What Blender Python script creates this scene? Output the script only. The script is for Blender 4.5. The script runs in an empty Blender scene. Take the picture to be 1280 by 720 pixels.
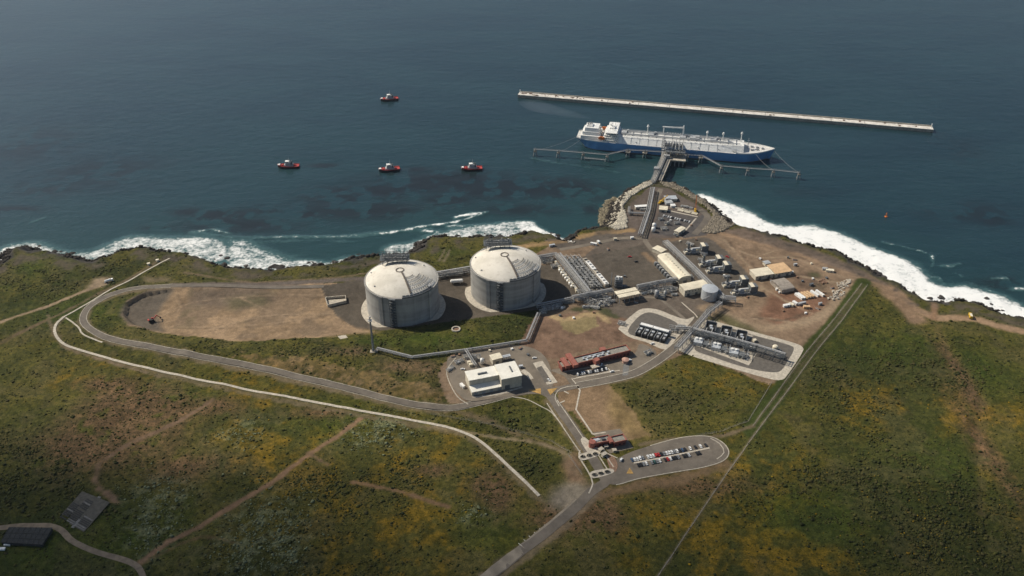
import bpy, bmesh, math, random
import numpy as np
from mathutils import Vector, Matrix
random.seed(7); rng = np.random.default_rng(7)
D = bpy.data; SC = bpy.context.scene; COL = SC.collection
PI = math.pi; R = math.radians
# ------------------------------------------------------------------ survey: camera and picture-to-ground helpers
FPX, PITCH, HC = 1132.0, R(33.0), 573.0
CP, SP = math.cos(PITCH), math.sin(PITCH)
SEA = -12.0
def W(u, v, z=0.0):
    dx, dy = (u-640)/FPX, (v-360)/FPX
    dz = -SP - dy*CP
    t = (z-HC)/dz
    return (t*dx, t*(CP-dy*SP), z)
def project(x, y, z):
    zc = y*CP - (z-HC)*SP
    yc = y*SP + (z-HC)*CP
    return 640 + FPX*x/zc, 360 - FPX*yc/zc
def sstep(t):
    t = np.clip(t, 0, 1); return t*t*(3-2*t)
_TAB = {}
def vnoise(x, y, scale, seed):
    n = 256
    if seed not in _TAB: _TAB[seed] = np.random.default_rng(seed).random((n, n))
    tab = _TAB[seed]
    fx, fy = np.asarray(x)/scale + 1000.3, np.asarray(y)/scale + 1000.7
    ix, iy = np.floor(fx).astype(int), np.floor(fy).astype(int)
    tx, ty = sstep(fx-ix), sstep(fy-iy)
    a = tab[ix % n, iy % n]; b = tab[(ix+1) % n, iy % n]; c = tab[ix % n, (iy+1) % n]; d = tab[(ix+1) % n, (iy+1) % n]
    return (a*(1-tx)+b*tx)*(1-ty) + (c*(1-tx)+d*tx)*ty
def fbm(x, y, scale, seed, octs=4):
    s = 0; a = 0.5; t = 0
    for o in range(octs):
        s = s + a*vnoise(x, y, scale/2**o, seed+o*17); t += a; a *= 0.55
    return s/t
def in_poly(x, y, poly):
    out = np.zeros(x.shape, bool)
    P = np.array(poly)
    x0, y0 = P.min(0); x1, y1 = P.max(0)
    m = (x >= x0) & (x <= x1) & (y >= y0) & (y <= y1)
    xs, ys = x[m], y[m]; c = np.zeros(xs.shape, bool)
    for (ax, ay), (bx, by) in zip(P, np.roll(P, -1, 0)):
        if ay == by: continue
        c ^= ((ay > ys) != (by > ys)) & (xs < (bx-ax)*(ys-ay)/(by-ay)+ax)
    out[m] = c
    return out
def seg_dist(x, y, pts):
    best = np.full(x.shape, 1e9)
    for (ax, ay), (bx, by) in zip(pts[:-1], pts[1:]):
        vx, vy = bx-ax, by-ay; L2 = vx*vx+vy*vy+1e-9
        t = np.clip(((x-ax)*vx+(y-ay)*vy)/L2, 0, 1)
        best = np.minimum(best, np.hypot(x-ax-t*vx, y-ay-t*vy))
    return best
def smooth_pts(pts, step=4.0):
    P = [np.array(p, float) for p in pts]
    if len(P) == 2:
        n = max(1, int(np.linalg.norm(P[1]-P[0])/step))
        return [tuple(P[0]+(P[1]-P[0])*i/n) for i in range(n+1)]
    Q = [2*P[0]-P[1]] + P + [2*P[-1]-P[-2]]; out = []
    for i in range(1, len(Q)-2):
        a, b, c, d = Q[i-1:i+3]
        n = max(1, int(np.linalg.norm(c-b)/step))
        for k in range(n):
            t = k/n
            out.append(tuple(0.5*((2*b)+(-a+c)*t+(2*a-5*b+4*c-d)*t*t+(-a+3*b-3*c+d)*t**3)))
    out.append(tuple(P[-1])); return out
def xy(px, z=0.0): return [W(u, v, z)[:2] for u, v in px]
# ------------------------------------------------------------------ coast line (waterline, surveyed)
COAST_PX = [(-160,420),(-60,362),(0,334),(8,318),(28,312),(60,319),(85,322),(105,328),(122,329),(150,320),(175,313),(200,316),(232,321),(262,330),
 (285,337),(320,340),(350,339),(372,336),(410,333),(440,328),(470,323),(500,323),(516,318),(524,307),(535,301),(560,300),(582,302),(605,299),(640,298),
 (665,294),(690,296),(706,304),(716,294),(738,289),(757,286),(764,270),(766,257),(776,246),(796,235),(812,230),(824,231),(845,235),(868,247),(888,258),
 (904,272),(916,285),(940,291),(970,298),(1000,309),(1040,317),(1070,331),(1090,341),(1105,351),(1130,358),(1143,371),(1158,379),(1185,381),(1215,383),
 (1235,389),(1260,397),(1285,402),(1400,436),(1600,500)]
COAST = xy(COAST_PX, SEA)
LAND = COAST + [(6000, COAST[-1][1]), (6000, -6000), (-6000, -6000), (-6000, COAST[0][1])]
# ------------------------------------------------------------------ terrain grid
GS = 2.0
gx = np.arange(-1000, 1000.1, GS); gy = np.arange(300, 1500.1, GS)
X, Y = np.meshgrid(gx, gy, indexing='ij')
wob = (fbm(X, Y, 30, 3)-.5)*14 + (fbm(X, Y, 9, 4, 2)-.5)*6
inside = in_poly(X, Y, LAND)
dc = seg_dist(X, Y, COAST); DC = np.where(inside, dc, -dc)          # signed distance to the waterline
fl0 = in_poly(X, Y, xy([(745,300),(745,225),(930,225),(925,292),(880,300)]))
DC = DC + np.where(fl0, 0, ((fbm(X, Y, 26, 131, 3)-.5)*16+(fbm(X, Y, 8, 132, 2)-.5)*6)*np.exp(-np.abs(DC)/40))
def blur(A, r_m):
    k = max(1, int(r_m/GS))
    for _ in range(2):
        for ax in (0, 1):
            B = np.pad(A, [(k, k) if i == ax else (0, 0) for i in (0, 1)], mode='edge')
            cs = np.cumsum(B, axis=ax); cs = np.concatenate([np.zeros_like(np.take(cs, [0], ax)), cs], ax)
            n = A.shape[ax]
            A = (np.take(cs, range(2*k+1, 2*k+1+n), ax)-np.take(cs, range(0, n), ax))/(2*k+1)
    return A
def pmask(px, z=0.0, jit=0.0, seed=11):
    P = xy(px, z)
    if jit:
        return in_poly(X+(fbm(X, Y, 12, seed, 3)-.5)*jit*2, Y+(fbm(X, Y, 12, seed+5, 3)-.5)*jit*2, P)
    return in_poly(X, Y, P)
PLANT = [(160,372),(215,358),(440,352),(540,350),(600,340),(690,318),(770,291),(800,288),(812,236),(835,236),(885,265),(900,290),(1000,318),(1060,345),(1068,362),(985,474),
 (940,520),(905,533),(930,548),(934,580),(880,602),(800,616),(760,634),(722,612),(715,570),(690,510),(600,512),(552,512),(546,460),(510,450),(470,440),(420,428),(300,430),(180,415)]
FORE = [(-500,420),(60,428),(110,424),(200,438),(300,458),(400,481),(480,500),(550,514),(610,512),(680,512),(706,560),(720,607),(715,640),(650,720),(560,860),(-900,860)]
PIT = [(168,408),(156,396),(160,381),(182,368),(215,364),(330,369),(420,368),(540,360),(590,353),(676,346),(694,355),(698,378),(676,388),(560,404),(470,416),(400,423),(300,429),(200,418)]
BERM = [(428,424),(476,420),(560,409),(656,397),(662,404),(652,420),(590,430),(515,441),(476,434),(446,436)]
BENCH = [(210,428),(330,436),(420,432),(520,449),(542,466),(550,498),(500,488),(390,462),(290,444)]
hmac = np.where(pmask(FORE, -4), -4.0, 0.0)
hmac = blur(hmac, 8)
hmac = np.where(pmask(BENCH, 2), 2.5, hmac); hmac = np.where(pmask(BERM, 2), 2.5, hmac)
hmac = blur(hmac, 4)
PM = pmask(PIT, -4).astype(float); wl = sstep((W(228,390,-4)[0]-X)/45)
pitm = (.6*PM+.4*blur(PM, 2))*wl + blur(PM, 8)*(1-wl)
pitd = 5.0*wl+4.2*(1-wl)
hmac = hmac*(1-pitm) - pitd*pitm
flat = blur(pmask(PLANT, 0).astype(float), 6)
rough = np.clip(1-flat*1.3, 0, 1)
rel = (fbm(X, Y, 120, 21)-.5)*7 + (fbm(X, Y, 28, 22, 3)-.5)*2.4
GULLY = [[(1150,405),(1185,440),(1222,490),(1222,560),(1228,640),(1232,760)], [(110,560),(160,520),(280,500)]]
for gl in GULLY:
    rel -= 1.3*np.exp(-(seg_dist(X, Y, smooth_pts(xy(gl, -2), 15))/7)**2)
H = hmac + rel*rough*np.clip((DC-15)/60, 0, 1)
shore_w = 17 + wob
prof = sstep((DC+2)/np.maximum(shore_w, 5))
lft = sstep((120-X)/80)
shelf = (fbm(X, Y, 11, 31, 4)-.45)*(8+4*lft)*np.exp(-((DC-4+10*lft)/(11+7*lft))**2)*np.clip(1-flat*2, 0.25, 1)
H = (SEA-1.2) + (H-SEA+1.2)*prof + shelf*(DC > -14)
H = np.where(DC < -2, np.minimum(H, SEA-0.6+(.25-.12*lft)*(DC+2)+np.maximum(shelf, 0)*1.25), H)
def hfun(x, y):
    i = min(max((x-gx[0])/GS, 0), len(gx)-1.001); j = min(max((y-gy[0])/GS, 0), len(gy)-1.001)
    a, b = int(i), int(j); s, t = i-a, j-b
    return float((H[a, b]*(1-s)+H[a+1, b]*s)*(1-t)+(H[a, b+1]*(1-s)+H[a+1, b+1]*s)*t)
def G(u, v, lift=0.0):                                                # point of the ground seen there in the survey photo
    z = 0.0
    for _ in range(6):
        p = W(u, v, z+lift); z = max(hfun(p[0], p[1]), SEA)
    p = W(u, v, z+lift); return (p[0], p[1], z)
# ------------------------------------------------------------------ ground colours (albedo)
C = np.zeros(X.shape+(3,))
def mixc(m, col, k=1.0):
    global C
    m = np.clip(np.asarray(m, float)*k, 0, 1)[..., None]
    C = C*(1-m) + np.array(col)*m
n1, n2, n3, n4 = fbm(X, Y, 90, 41), fbm(X, Y, 34, 42), fbm(X, Y, 13, 43, 3), fbm(X, Y, 6, 44, 2)
def blobs(lst):
    s = np.zeros(X.shape)
    for u, v, ru, rv in lst:
        x, y, _ = W(u, v, -2); k = 573/(SP*FPX)
        rx = ru*.85; ry = rv*1.3
        s += np.exp(-(((X-x)/rx)**2+((Y-y)/ry)**2))
    return np.clip(s, 0, 1)
C[:] = (0.072, 0.067, 0.017)
mixc(sstep((n1-.42)/.25), (0.088, 0.078, 0.018), .7)
mixc(sstep((n2-.5)/.2), (0.043, 0.054, 0.012), .8)
mixc(sstep((n3-.52)/.14), (0.026, 0.031, 0.011), .7)
mixc(sstep((.44-n3)/.14), (0.088, 0.076, 0.024), .4)
mixc(sstep((n4-.6)/.15), (0.095, 0.078, 0.030), .3)
n0 = fbm(X, Y, 160, 47, 5); mixc(sstep((n0-.52)/.1), (0.030, 0.040, 0.012), .55); mixc(sstep((.44-n0)/.1), (0.085, 0.078, 0.022), .4)
YEL = blobs([(860,640,70,50),(960,600,60,40),(1120,515,60,25),(1080,500,40,20),(1200,512,40,18),(900,690,70,40),(1050,690,60,30),(1150,640,40,40),(480,560,60,40),(400,600,70,50),
 (560,600,60,40),(500,680,90,40),(350,560,50,35),(310,480,60,25),(120,470,60,20),(300,545,40,30),(940,475,40,18),(880,470,60,20),(1250,520,40,30),(1270,640,30,60)])
mixc(YEL*sstep((.5*n3+.5*n2-.38)/.18), (0.105, 0.080, 0.017), .7)
mixc(YEL*sstep((n4*.3+n3*.35+n2*.35-.50)/.1), (0.19, 0.118, 0.013), .65)
GRN = blobs([(235,495,40,20),(150,665,55,28),(560,430,60,14),(480,430,40,10),(1000,640,60,25),(1080,640,60,30),(420,520,50,20),(60,560,40,40),(110,390,60,20),(1180,590,50,40),(620,660,40,20),(1240,470,40,30),(1130,440,60,25),(560,317,30,9),(50,330,50,25),(40,680,50,30)])
mixc(GRN*(.4+.6*n3), (0.044, 0.066, 0.011), .9)
DRK = blobs([(1085,607,70,14),(1060,600,40,12),(640,530,30,18),(650,580,40,16),(30,610,60,40),(60,640,50,25),(840,500,60,16),(1150,620,60,50),(1050,480,60,30),(1160,460,60,30),(580,325,20,5),(120,345,60,20),(1240,700,40,30),(460,600,50,20),(1120,680,40,25),(400,440,60,8)])
mixc(DRK*(.35+.65*n3), (0.029, 0.034, 0.012), .8)
PALE = blobs([(330,650,40,25),(200,610,30,15),(190,655,25,30),(330,690,40,18),(490,525,40,12),(460,545,30,12),(590,640,20,8),(300,540,25,15)])
DB = fbm(X*.8+Y*.3, Y*.8-X*.2, 26, 140, 5); mixc(sstep((DB-.57)/.08), (0.092, 0.076, 0.040), .3); mixc(sstep((.42-DB)/.07), (0.028, 0.036, 0.011), .4)
mixc(PALE*sstep((n4-.5)/.15), (0.16, 0.17, 0.10), .7)
BRN = blobs([(150,535,60,30),(110,555,55,22),(270,505,30,10),(190,510,45,22),(150,500,30,18),(230,580,40,12),(625,620,14,16),(610,605,20,12),(700,650,30,15),(400,512,30,6),(130,478,30,8),
 (540,585,20,6),(1230,560,12,60),(1195,460,10,40),(1215,500,10,14),(720,630,30,14),(870,610,60,9),(760,650,20,12)])
mixc(BRN*sstep((n3*.6+n4*.4-.27)/.2), (0.105, 0.066, 0.038), .9)
mixc(BRN*sstep((n4-.55)/.12), (0.17, 0.105, 0.06), .5)
CLP = blobs([(500,460,30,8),(440,442,25,6),(530,465,20,10)])
mixc(CLP*(.5+.5*n3), (0.13, 0.085, 0.055))
VEG = np.ones(X.shape)
def zone(px, col, var=.25, z=0.0, jit=3.0, veg=0.0, soft=0.0, k=1.0):
    global C, VEG
    m = pmask(px, z, jit, seed=int(abs(px[0][0]))+50).astype(float)
    if soft: m = blur(m, soft)
    m *= k
    vv = (1 + var*(n3-.5)*2.2 + var*.8*(n4-.5)*2)[..., None]
    C[:] = C*(1-m[..., None]) + np.array(col)*vv*m[..., None]
    VEG[:] = VEG*(1-m) + veg*m
def line(px, wid, col, var=.2, z=0.0, soft=1.0, k=1.0, jit=1.5):
    global C, VEG
    d = seg_dist(X, Y, smooth_pts(xy(px, z), 12)) + (n4-.5)*jit*2
    m = (1-sstep((d-wid/2+soft/2)/soft))*k
    vv = (1 + var*(n3-.5)*2.2)[..., None]
    C[:] = C*(1-m[..., None]) + np.array(col)*vv*m[..., None]; VEG[:] = VEG*(1-m)
SOIL, TAN, GRAV, DGRAV, RED = (0.175,0.124,0.082), (0.235,0.165,0.103), (0.108,0.090,0.070), (0.088,0.074,0.058), (0.165,0.106,0.072)
CONC = (0.42, 0.37, 0.30)
# the works
zone([(640,335),(690,306),(760,290),(800,286),(900,284),(925,292),(1000,312),(1060,338),(1082,352),(1010,430),(985,474),(960,480),(860,440),(800,462),(760,480),(690,490),(640,495),(560,505),(548,470),(560,445),(640,440),(660,425),(674,392),(690,380)], SOIL, .3)
zone([(700,340),(760,300),(800,290),(830,300),(900,372),(850,430),(790,405),(740,385)], (0.115,0.094,0.075), .22, jit=4)
zone([(200,359),(330,357),(425,357),(450,382),(466,400),(455,412),(400,423),(300,429),(200,418),(162,410),(153,396),(160,379),(182,366)], (0.255,0.178,0.108), .36, z=-4)
zm = pmask([(240,362),(420,360),(440,400),(400,420),(300,425),(215,410)], -4, 8).astype(float)
mixc(zm*sstep((n2-.5)/.12), (0.15, 0.112, 0.078), .55); mixc(zm*sstep((.42-n2)/.1), (0.29, 0.205, 0.13), .5); mixc(zm*sstep((n1-.55)/.08)*sstep((n3-.45)/.15), (0.115, 0.095, 0.055), .5)
zone([(150,398),(158,379),(185,364),(222,359),(205,378),(195,395),(208,417),(165,411)], GRAV, .15, z=-4, soft=2)
zone([(250,360),(330,362),(345,376),(300,386),(240,380)], (0.13,0.10,0.075), .3, z=-4, jit=8, soft=5, k=.75)
zone([(280,372),(335,370),(330,384),(290,386)], (0.09,0.085,0.04), .3, z=-4, jit=8, soft=4, k=.6)
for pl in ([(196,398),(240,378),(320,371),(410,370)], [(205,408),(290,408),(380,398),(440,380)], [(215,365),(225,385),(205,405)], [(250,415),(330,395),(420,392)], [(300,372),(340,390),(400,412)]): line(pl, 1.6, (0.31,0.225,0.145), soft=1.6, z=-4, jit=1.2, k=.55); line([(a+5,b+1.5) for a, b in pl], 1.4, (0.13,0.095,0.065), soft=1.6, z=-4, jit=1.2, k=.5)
zone([(402,362),(450,354),(540,350),(600,343),(690,334),(735,366),(716,374),(672,390),(640,394),(560,405),(480,415),(446,411),(420,396)], DGRAV, .18, z=-4.5, jit=2)
zone([(420,396),(446,411),(480,416),(440,420),(400,424)], TAN, .2, z=-4, jit=3, soft=3)
# dark grassed berm and brown eroded slope below it
zone([(300,446),(380,450),(450,463),(520,478),(556,492),(548,500),(480,490),(400,470),(300,449)], (0.20,0.125,0.065), .9, z=0, jit=9, k=.45)
bm_ = blur(pmask([(280,440),(380,444),(450,457),(520,472),(560,490),(550,505),(480,496),(400,476),(280,450)], 0, 6).astype(float), 3)
n5 = fbm(X, Y, 7, 46, 3); mixc(bm_*sstep((n5-.46)/.1)*sstep((n3-.42)/.2), (0.050, 0.047, 0.020), .8); mixc(bm_*sstep((n5-.6)/.1), (0.24, 0.16, 0.09), .45)
hmac = hmac
zone([(668,396),(745,388),(790,400),(800,424),(690,448),(655,440),(650,428)], RED, .28)
zone([(700,399),(745,394),(748,408),(722,418),(704,412)], (0.21,0.165,0.085), .15, jit=1.5)
line([(690,396),(705,400),(745,392),(760,400)], 7, (0.33,0.24,0.13), soft=6, jit=4)
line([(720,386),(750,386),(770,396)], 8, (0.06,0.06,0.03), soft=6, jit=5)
zone([(738,319),(803,306),(848,351),(765,364)], (0.092,0.078,0.062), .22, jit=1)
line([(806,317),(842,350)], 7, (0.21,0.145,0.09), soft=5)
zone([(838,302),(884,295),(908,314),(947,354),(942,368),(905,376),(868,340)], (0.100,0.085,0.069), .18, jit=1)
line([(850,296),(893,296),(925,322),(948,350),(943,368),(905,378),(880,384)], 9, (0.20,0.145,0.098), soft=6)
zone([(768,290),(786,258),(812,233),(835,235),(882,262),(893,275),(884,294),(860,297),(800,297)], (0.112,0.090,0.076), .15, jit=1, z=0)
zone([(826,262),(872,272),(884,265),(893,275),(880,294),(855,297),(812,292)], (0.088,0.080,0.076), .12, jit=1)
zone([(680,300),(760,291),(806,296),(800,300),(740,306),(700,312)], (0.10,0.085,0.07), .2, jit=1.5)
line([(640,310),(690,303),(750,291),(790,288)], 9, (0.27,0.18,0.09), soft=6, jit=3)
# contractor yard on the right
zone([(905,290),(1000,318),(1078,350),(1040,395),(1005,430),(960,425),(910,385),(950,360),(925,325)], (0.20,0.140,0.092), .3, jit=6)
zone([(960,365),(1000,360),(1040,372),(1020,395),(980,408),(950,395)], (0.175,0.098,0.063), .3, jit=6, soft=3)
zone([(990,345),(1020,340),(1024,358),(1000,362)], (0.13,0.088,0.06), .3, jit=4, soft=2)
line([(880,385),(905,392),(940,408),(985,408),(1030,392),(1060,365)], 12, (0.265,0.195,0.128), soft=8, jit=3)
line([(905,392),(960,425),(975,432)], 9, (0.24,0.18,0.12), soft=6)
zone([(868,395),(905,392),(940,410),(960,425),(900,408)], (0.07,0.07,0.03), .4, jit=6, soft=3, k=.8)
for pl in ([(905,300),(930,326),(950,348),(948,366),(905,379)], [(925,400),(960,398),(1000,404),(1030,395)], [(940,352),(965,366),(985,378),(1015,392)], [(915,310),(950,322),(990,322),(1030,338),(1065,350)], [(1000,345),(1035,352),(1062,352)], [(880,388),(920,414),(958,428)], [(955,318),(975,312),(1000,316)]):
    line(pl, 2.6, (0.30,0.225,0.15), soft=2.5, jit=2, k=.75)
for pl in ([(912,304),(940,330),(962,352)], [(935,396),(980,400),(1020,386)], [(1000,322),(1040,338)]): line(pl, 2.2, (0.10,0.07,0.048), soft=2, jit=3, k=.7)
zone([(1012,354),(1030,352),(1034,362),(1018,366)], (0.10,0.075,0.05), .3, jit=4, soft=2, k=.8)
zone([(1010,340),(1024,340),(1026,347),(1012,347)], (0.06,0.06,0.03), .3, jit=2, soft=2, k=.9)
# coast track right
line([(905,292),(985,312),(1060,338),(1090,350),(1125,368),(1145,388),(1170,397),(1215,398),(1250,408),(1300,420),(1400,440)], 12, (0.275,0.185,0.115), soft=6, jit=2)
zone([(1085,352),(1125,368),(1150,392),(1160,402),(1135,403),(1120,385)], (0.20,0.135,0.085), .3, jit=5, soft=3)
line([(1168,398),(1168,380)], 7, (0.24,0.15,0.09), soft=5)
line([(1170,405),(1190,450),(1220,495),(1228,560),(1225,640)], 6, (0.13,0.085,0.05), soft=6, jit=6, k=.3)
zone([(890,286),(930,286),(1000,306),(1060,328),(1120,362),(1090,352),(1000,318)], (0.14,0.105,0.08), .3, jit=5, soft=2)
# gravel shoulders
for pl, wd in (([(555,510),(500,502),(440,487),(380,473),(300,455),(200,436),(140,424),(114,412),(104,400),(110,385),(132,371),(165,361),(215,357)], 11), ([(690,502),(703,521),(720,546),(733,565)], 14), ([(740,614),(716,638),(690,660),(650,690),(606,724)], 16), ([(722,482),(760,475),(792,467),(815,455),(835,441),(855,424)], 13)):
    line(pl, wd, (0.16,0.122,0.080), soft=4, jit=3, k=.75)
line([(80,396),(70,406),(69,417),(80,430),(108,440),(150,452),(200,464),(260,477),(330,491),(400,504),(470,517),(540,530),(580,541),(606,556),(640,587),(674,620)], 6.5, (0.14,0.108,0.066), soft=3, jit=3, k=.7)
# gate soil
zone([(693,489),(728,483),(762,481),(790,512),(812,546),(772,553),(742,541),(700,505)], (0.20,0.135,0.08), .28, jit=4)
zone([(762,481),(800,520),(815,545),(790,550),(760,520)], (0.19,0.135,0.055), .4, jit=7, soft=5, k=.7)
zone([(690,610),(712,596),(735,605),(745,618),(720,634),(690,628)], (0.19,0.163,0.125), .3, jit=5, soft=4)
zone([(718,560),(735,606),(712,600),(700,575)], (0.16,0.105,0.065), .3, jit=4, soft=3)
line([(755,620),(800,606),(860,596),(905,580)], 12, (0.15,0.10,0.06), soft=8, jit=5, k=.8)
line([(540,505),(600,520),(660,545),(700,560),(720,590)], 6, (0.13,0.095,0.06), soft=6, jit=4, k=.7)
line([(540,528),(600,540),(680,552),(715,570)], 3, (0.22,0.17,0.11), soft=3, k=.8)
# tracks in the scrub
line([(450,522),(420,545),(385,568),(350,595),(300,625),(250,655),(210,675),(176,700)], 5.5, (0.20,0.125,0.075), soft=3, z=-4)
line([(440,602),(500,615),(560,635)], 3.5, (0.17,0.105,0.06), soft=3, z=-4)
line([(385,565),(410,580)], 2.5, (0.15,0.10,0.06), soft=2, z=-4)
line([(265,500),(215,530),(160,555),(125,580),(118,600),(135,618),(148,628)], 5, (0.16,0.105,0.066), soft=4, z=-4, jit=3)
line([(175,705),(200,690),(250,668),(300,680)], 2.5, (0.14,0.09,0.05), soft=3, z=-4, k=.7)
line([(0,403),(60,381),(100,366),(133,352)], 5, (0.24,0.175,0.115), soft=3)
line([(20,418),(80,390),(150,352),(200,325)], 4, (0.13,0.095,0.06), soft=3, k=.8)
line([(0,330+96),(60,400)], 6, (0.12,0.085,0.05), soft=5, k=.6)
zone([(120,345),(138,345),(135,356),(110,362)], (0.24,0.18,0.12), .3, jit=4, soft=2)
line([(60,395),(75,428),(140,452),(200,470)], 2.2, (0.17,0.125,0.085), soft=2, k=.8, z=-2)
line([(215,356),(330,356),(440,350),(540,343),(640,334),(690,318)], 9, (0.115,0.095,0.08), soft=4, z=-1)
line([(230,340),(300,352),(340,352),(420,347),(500,335)], 3, (0.15,0.11,0.07), soft=2, k=.8)
for a, b in (((549,326),(556,312)), ((555,327),(562,313))): line([a, b], 2.5, (0.16,0.13,0.09), soft=2, k=.7)
zone([(178,345),(205,345),(225,352),(190,352)], (0.17,0.13,0.085), .3, jit=4, soft=3, k=.7)
# right boundary strips
line([(1080,353),(1044,402),(1010,440),(975,488),(938,540)], 17, (0.040,0.052,0.013), soft=4)
for pl in ([(1077,355),(1042,400),(1008,440),(985,472),(941,533)], [(1083,358),(1052,400),(1019,440),(975,500),(915,582),(840,693),(800,752)]): line(pl, 1.8, (0.17,0.135,0.085), soft=1.5, jit=.6, k=.8)
line([(1080,356),(1047,400),(1014,440),(980,486)], 1.6, (0.10,0.075,0.045), soft=2, jit=1, k=.7)
line([(941,533),(900,545),(840,549),(800,556)], 4, (0.13,0.10,0.06), soft=3)
# shore: dark rock, with the pale wrack above
rock = sstep((19+wob*1.5-DC)/8)*np.clip(1-flat*1.6, 0, 1)
rk = (0.030+0.035*n4)[..., None]*np.array((1.0, .92, .85))
C = C*(1-rock[..., None]) + rk*rock[..., None]; VEG *= 1-rock
upl = np.exp(-((DC-27-wob)/9)**2)*np.clip(1-flat*1.6, 0, 1)*sstep((.5*n2+.5*n3-.45)/.15)
mixc(upl, (0.10, 0.080, 0.062), .8)
mixc(upl*sstep((n4-.52)/.1), (0.05, 0.042, 0.035), .6); VEG *= 1-upl*.7
# revetments: quarry rock
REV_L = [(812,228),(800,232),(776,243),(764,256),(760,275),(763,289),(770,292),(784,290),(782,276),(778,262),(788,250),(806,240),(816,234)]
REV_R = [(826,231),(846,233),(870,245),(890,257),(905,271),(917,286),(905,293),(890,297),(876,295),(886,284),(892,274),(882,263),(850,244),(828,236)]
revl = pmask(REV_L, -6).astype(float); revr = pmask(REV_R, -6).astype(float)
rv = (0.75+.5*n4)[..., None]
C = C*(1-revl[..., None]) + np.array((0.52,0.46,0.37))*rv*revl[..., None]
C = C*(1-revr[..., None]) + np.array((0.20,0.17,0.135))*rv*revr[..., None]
VEG *= (1-revl)*(1-revr)
C = np.clip(C, 0.008, .6)
# ------------------------------------------------------------------ materials
def nodes(name):
    m = D.materials.new(name); m.use_nodes = True
    nt = m.node_tree; return m, nt, nt.nodes['Principled BSDF']
def N(nt, typ, **kw):
    n = nt.nodes.new(typ)
    for k, v in kw.items():
        if k in n.inputs: n.inputs[k].default_value = v
        else: setattr(n, k, v)
    return n
def mixnode(nt, fac, a, b, blend='MIX'):
    n = nt.nodes.new('ShaderNodeMix'); n.data_type = 'RGBA'; n.blend_type = blend
    for sock, val in ((n.inputs[0], fac), (n.inputs[6], a), (n.inputs[7], b)):
        if hasattr(val, 'is_linked'): nt.links.new(val, sock)
        elif isinstance(val, (int, float)): sock.default_value = val
        else: sock.default_value = (*val, 1)
    return n.outputs[2]
def ramp(nt, src, lo, hi):
    n = nt.nodes.new('ShaderNodeMapRange'); n.interpolation_type = 'SMOOTHSTEP'
    n.inputs[1].default_value = lo; n.inputs[2].default_value = hi
    nt.links.new(src, n.inputs[0]); return n.outputs[0]
def math_(nt, op, a, b):
    n = nt.nodes.new('ShaderNodeMath'); n.operation = op
    for i, v in enumerate((a, b)):
        if hasattr(v, 'is_linked'): nt.links.new(v, n.inputs[i])
        else: n.inputs[i].default_value = v
    return n.outputs[0]
def noise(nt, scale, detail=3, vec=None, stretch=None, rough=.55):
    n = N(nt, 'ShaderNodeTexNoise', Scale=scale, Detail=detail, Roughness=rough)
    if vec is None:
        g = nt.nodes.new('ShaderNodeNewGeometry'); vec = g.outputs['Position']
    if stretch:
        mp = nt.nodes.new('ShaderNodeMapping'); mp.inputs['Scale'].default_value = stretch
        nt.links.new(vec, mp.inputs[0]); vec = mp.outputs[0]
    nt.links.new(vec, n.inputs['Vector']); return n.outputs['Fac']
MATS = {}
def mat(name, col, rough=.7, metal=0.0, var=.35, scale=.35, dirt=None, streak=False):
    if name in MATS: return MATS[name]
    m, nt, b = nodes(name)
    f = noise(nt, scale, 5)
    dk = tuple(c*(1-var) for c in col); lt = tuple(min(1, c*(1+var*.5)) for c in col)
    c = mixnode(nt, ramp(nt, f, .3, .7), dk, lt)
    if streak:
        s = noise(nt, 1.0, 4, stretch=(.6, .6, .04))
        c = mixnode(nt, math_(nt, 'MULTIPLY', ramp(nt, s, .5, .75), .55), c, tuple(x*.55 for x in col))
    if dirt:
        s = noise(nt, scale*4, 6)
        c = mixnode(nt, math_(nt, 'MULTIPLY', ramp(nt, s, .52, .72), .7), c, dirt)
    nt.links.new(c, b.inputs['Base Color'])
    b.inputs['Roughness'].default_value = rough; b.inputs['Metallic'].default_value = metal
    MATS[name] = m; return m
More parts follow.
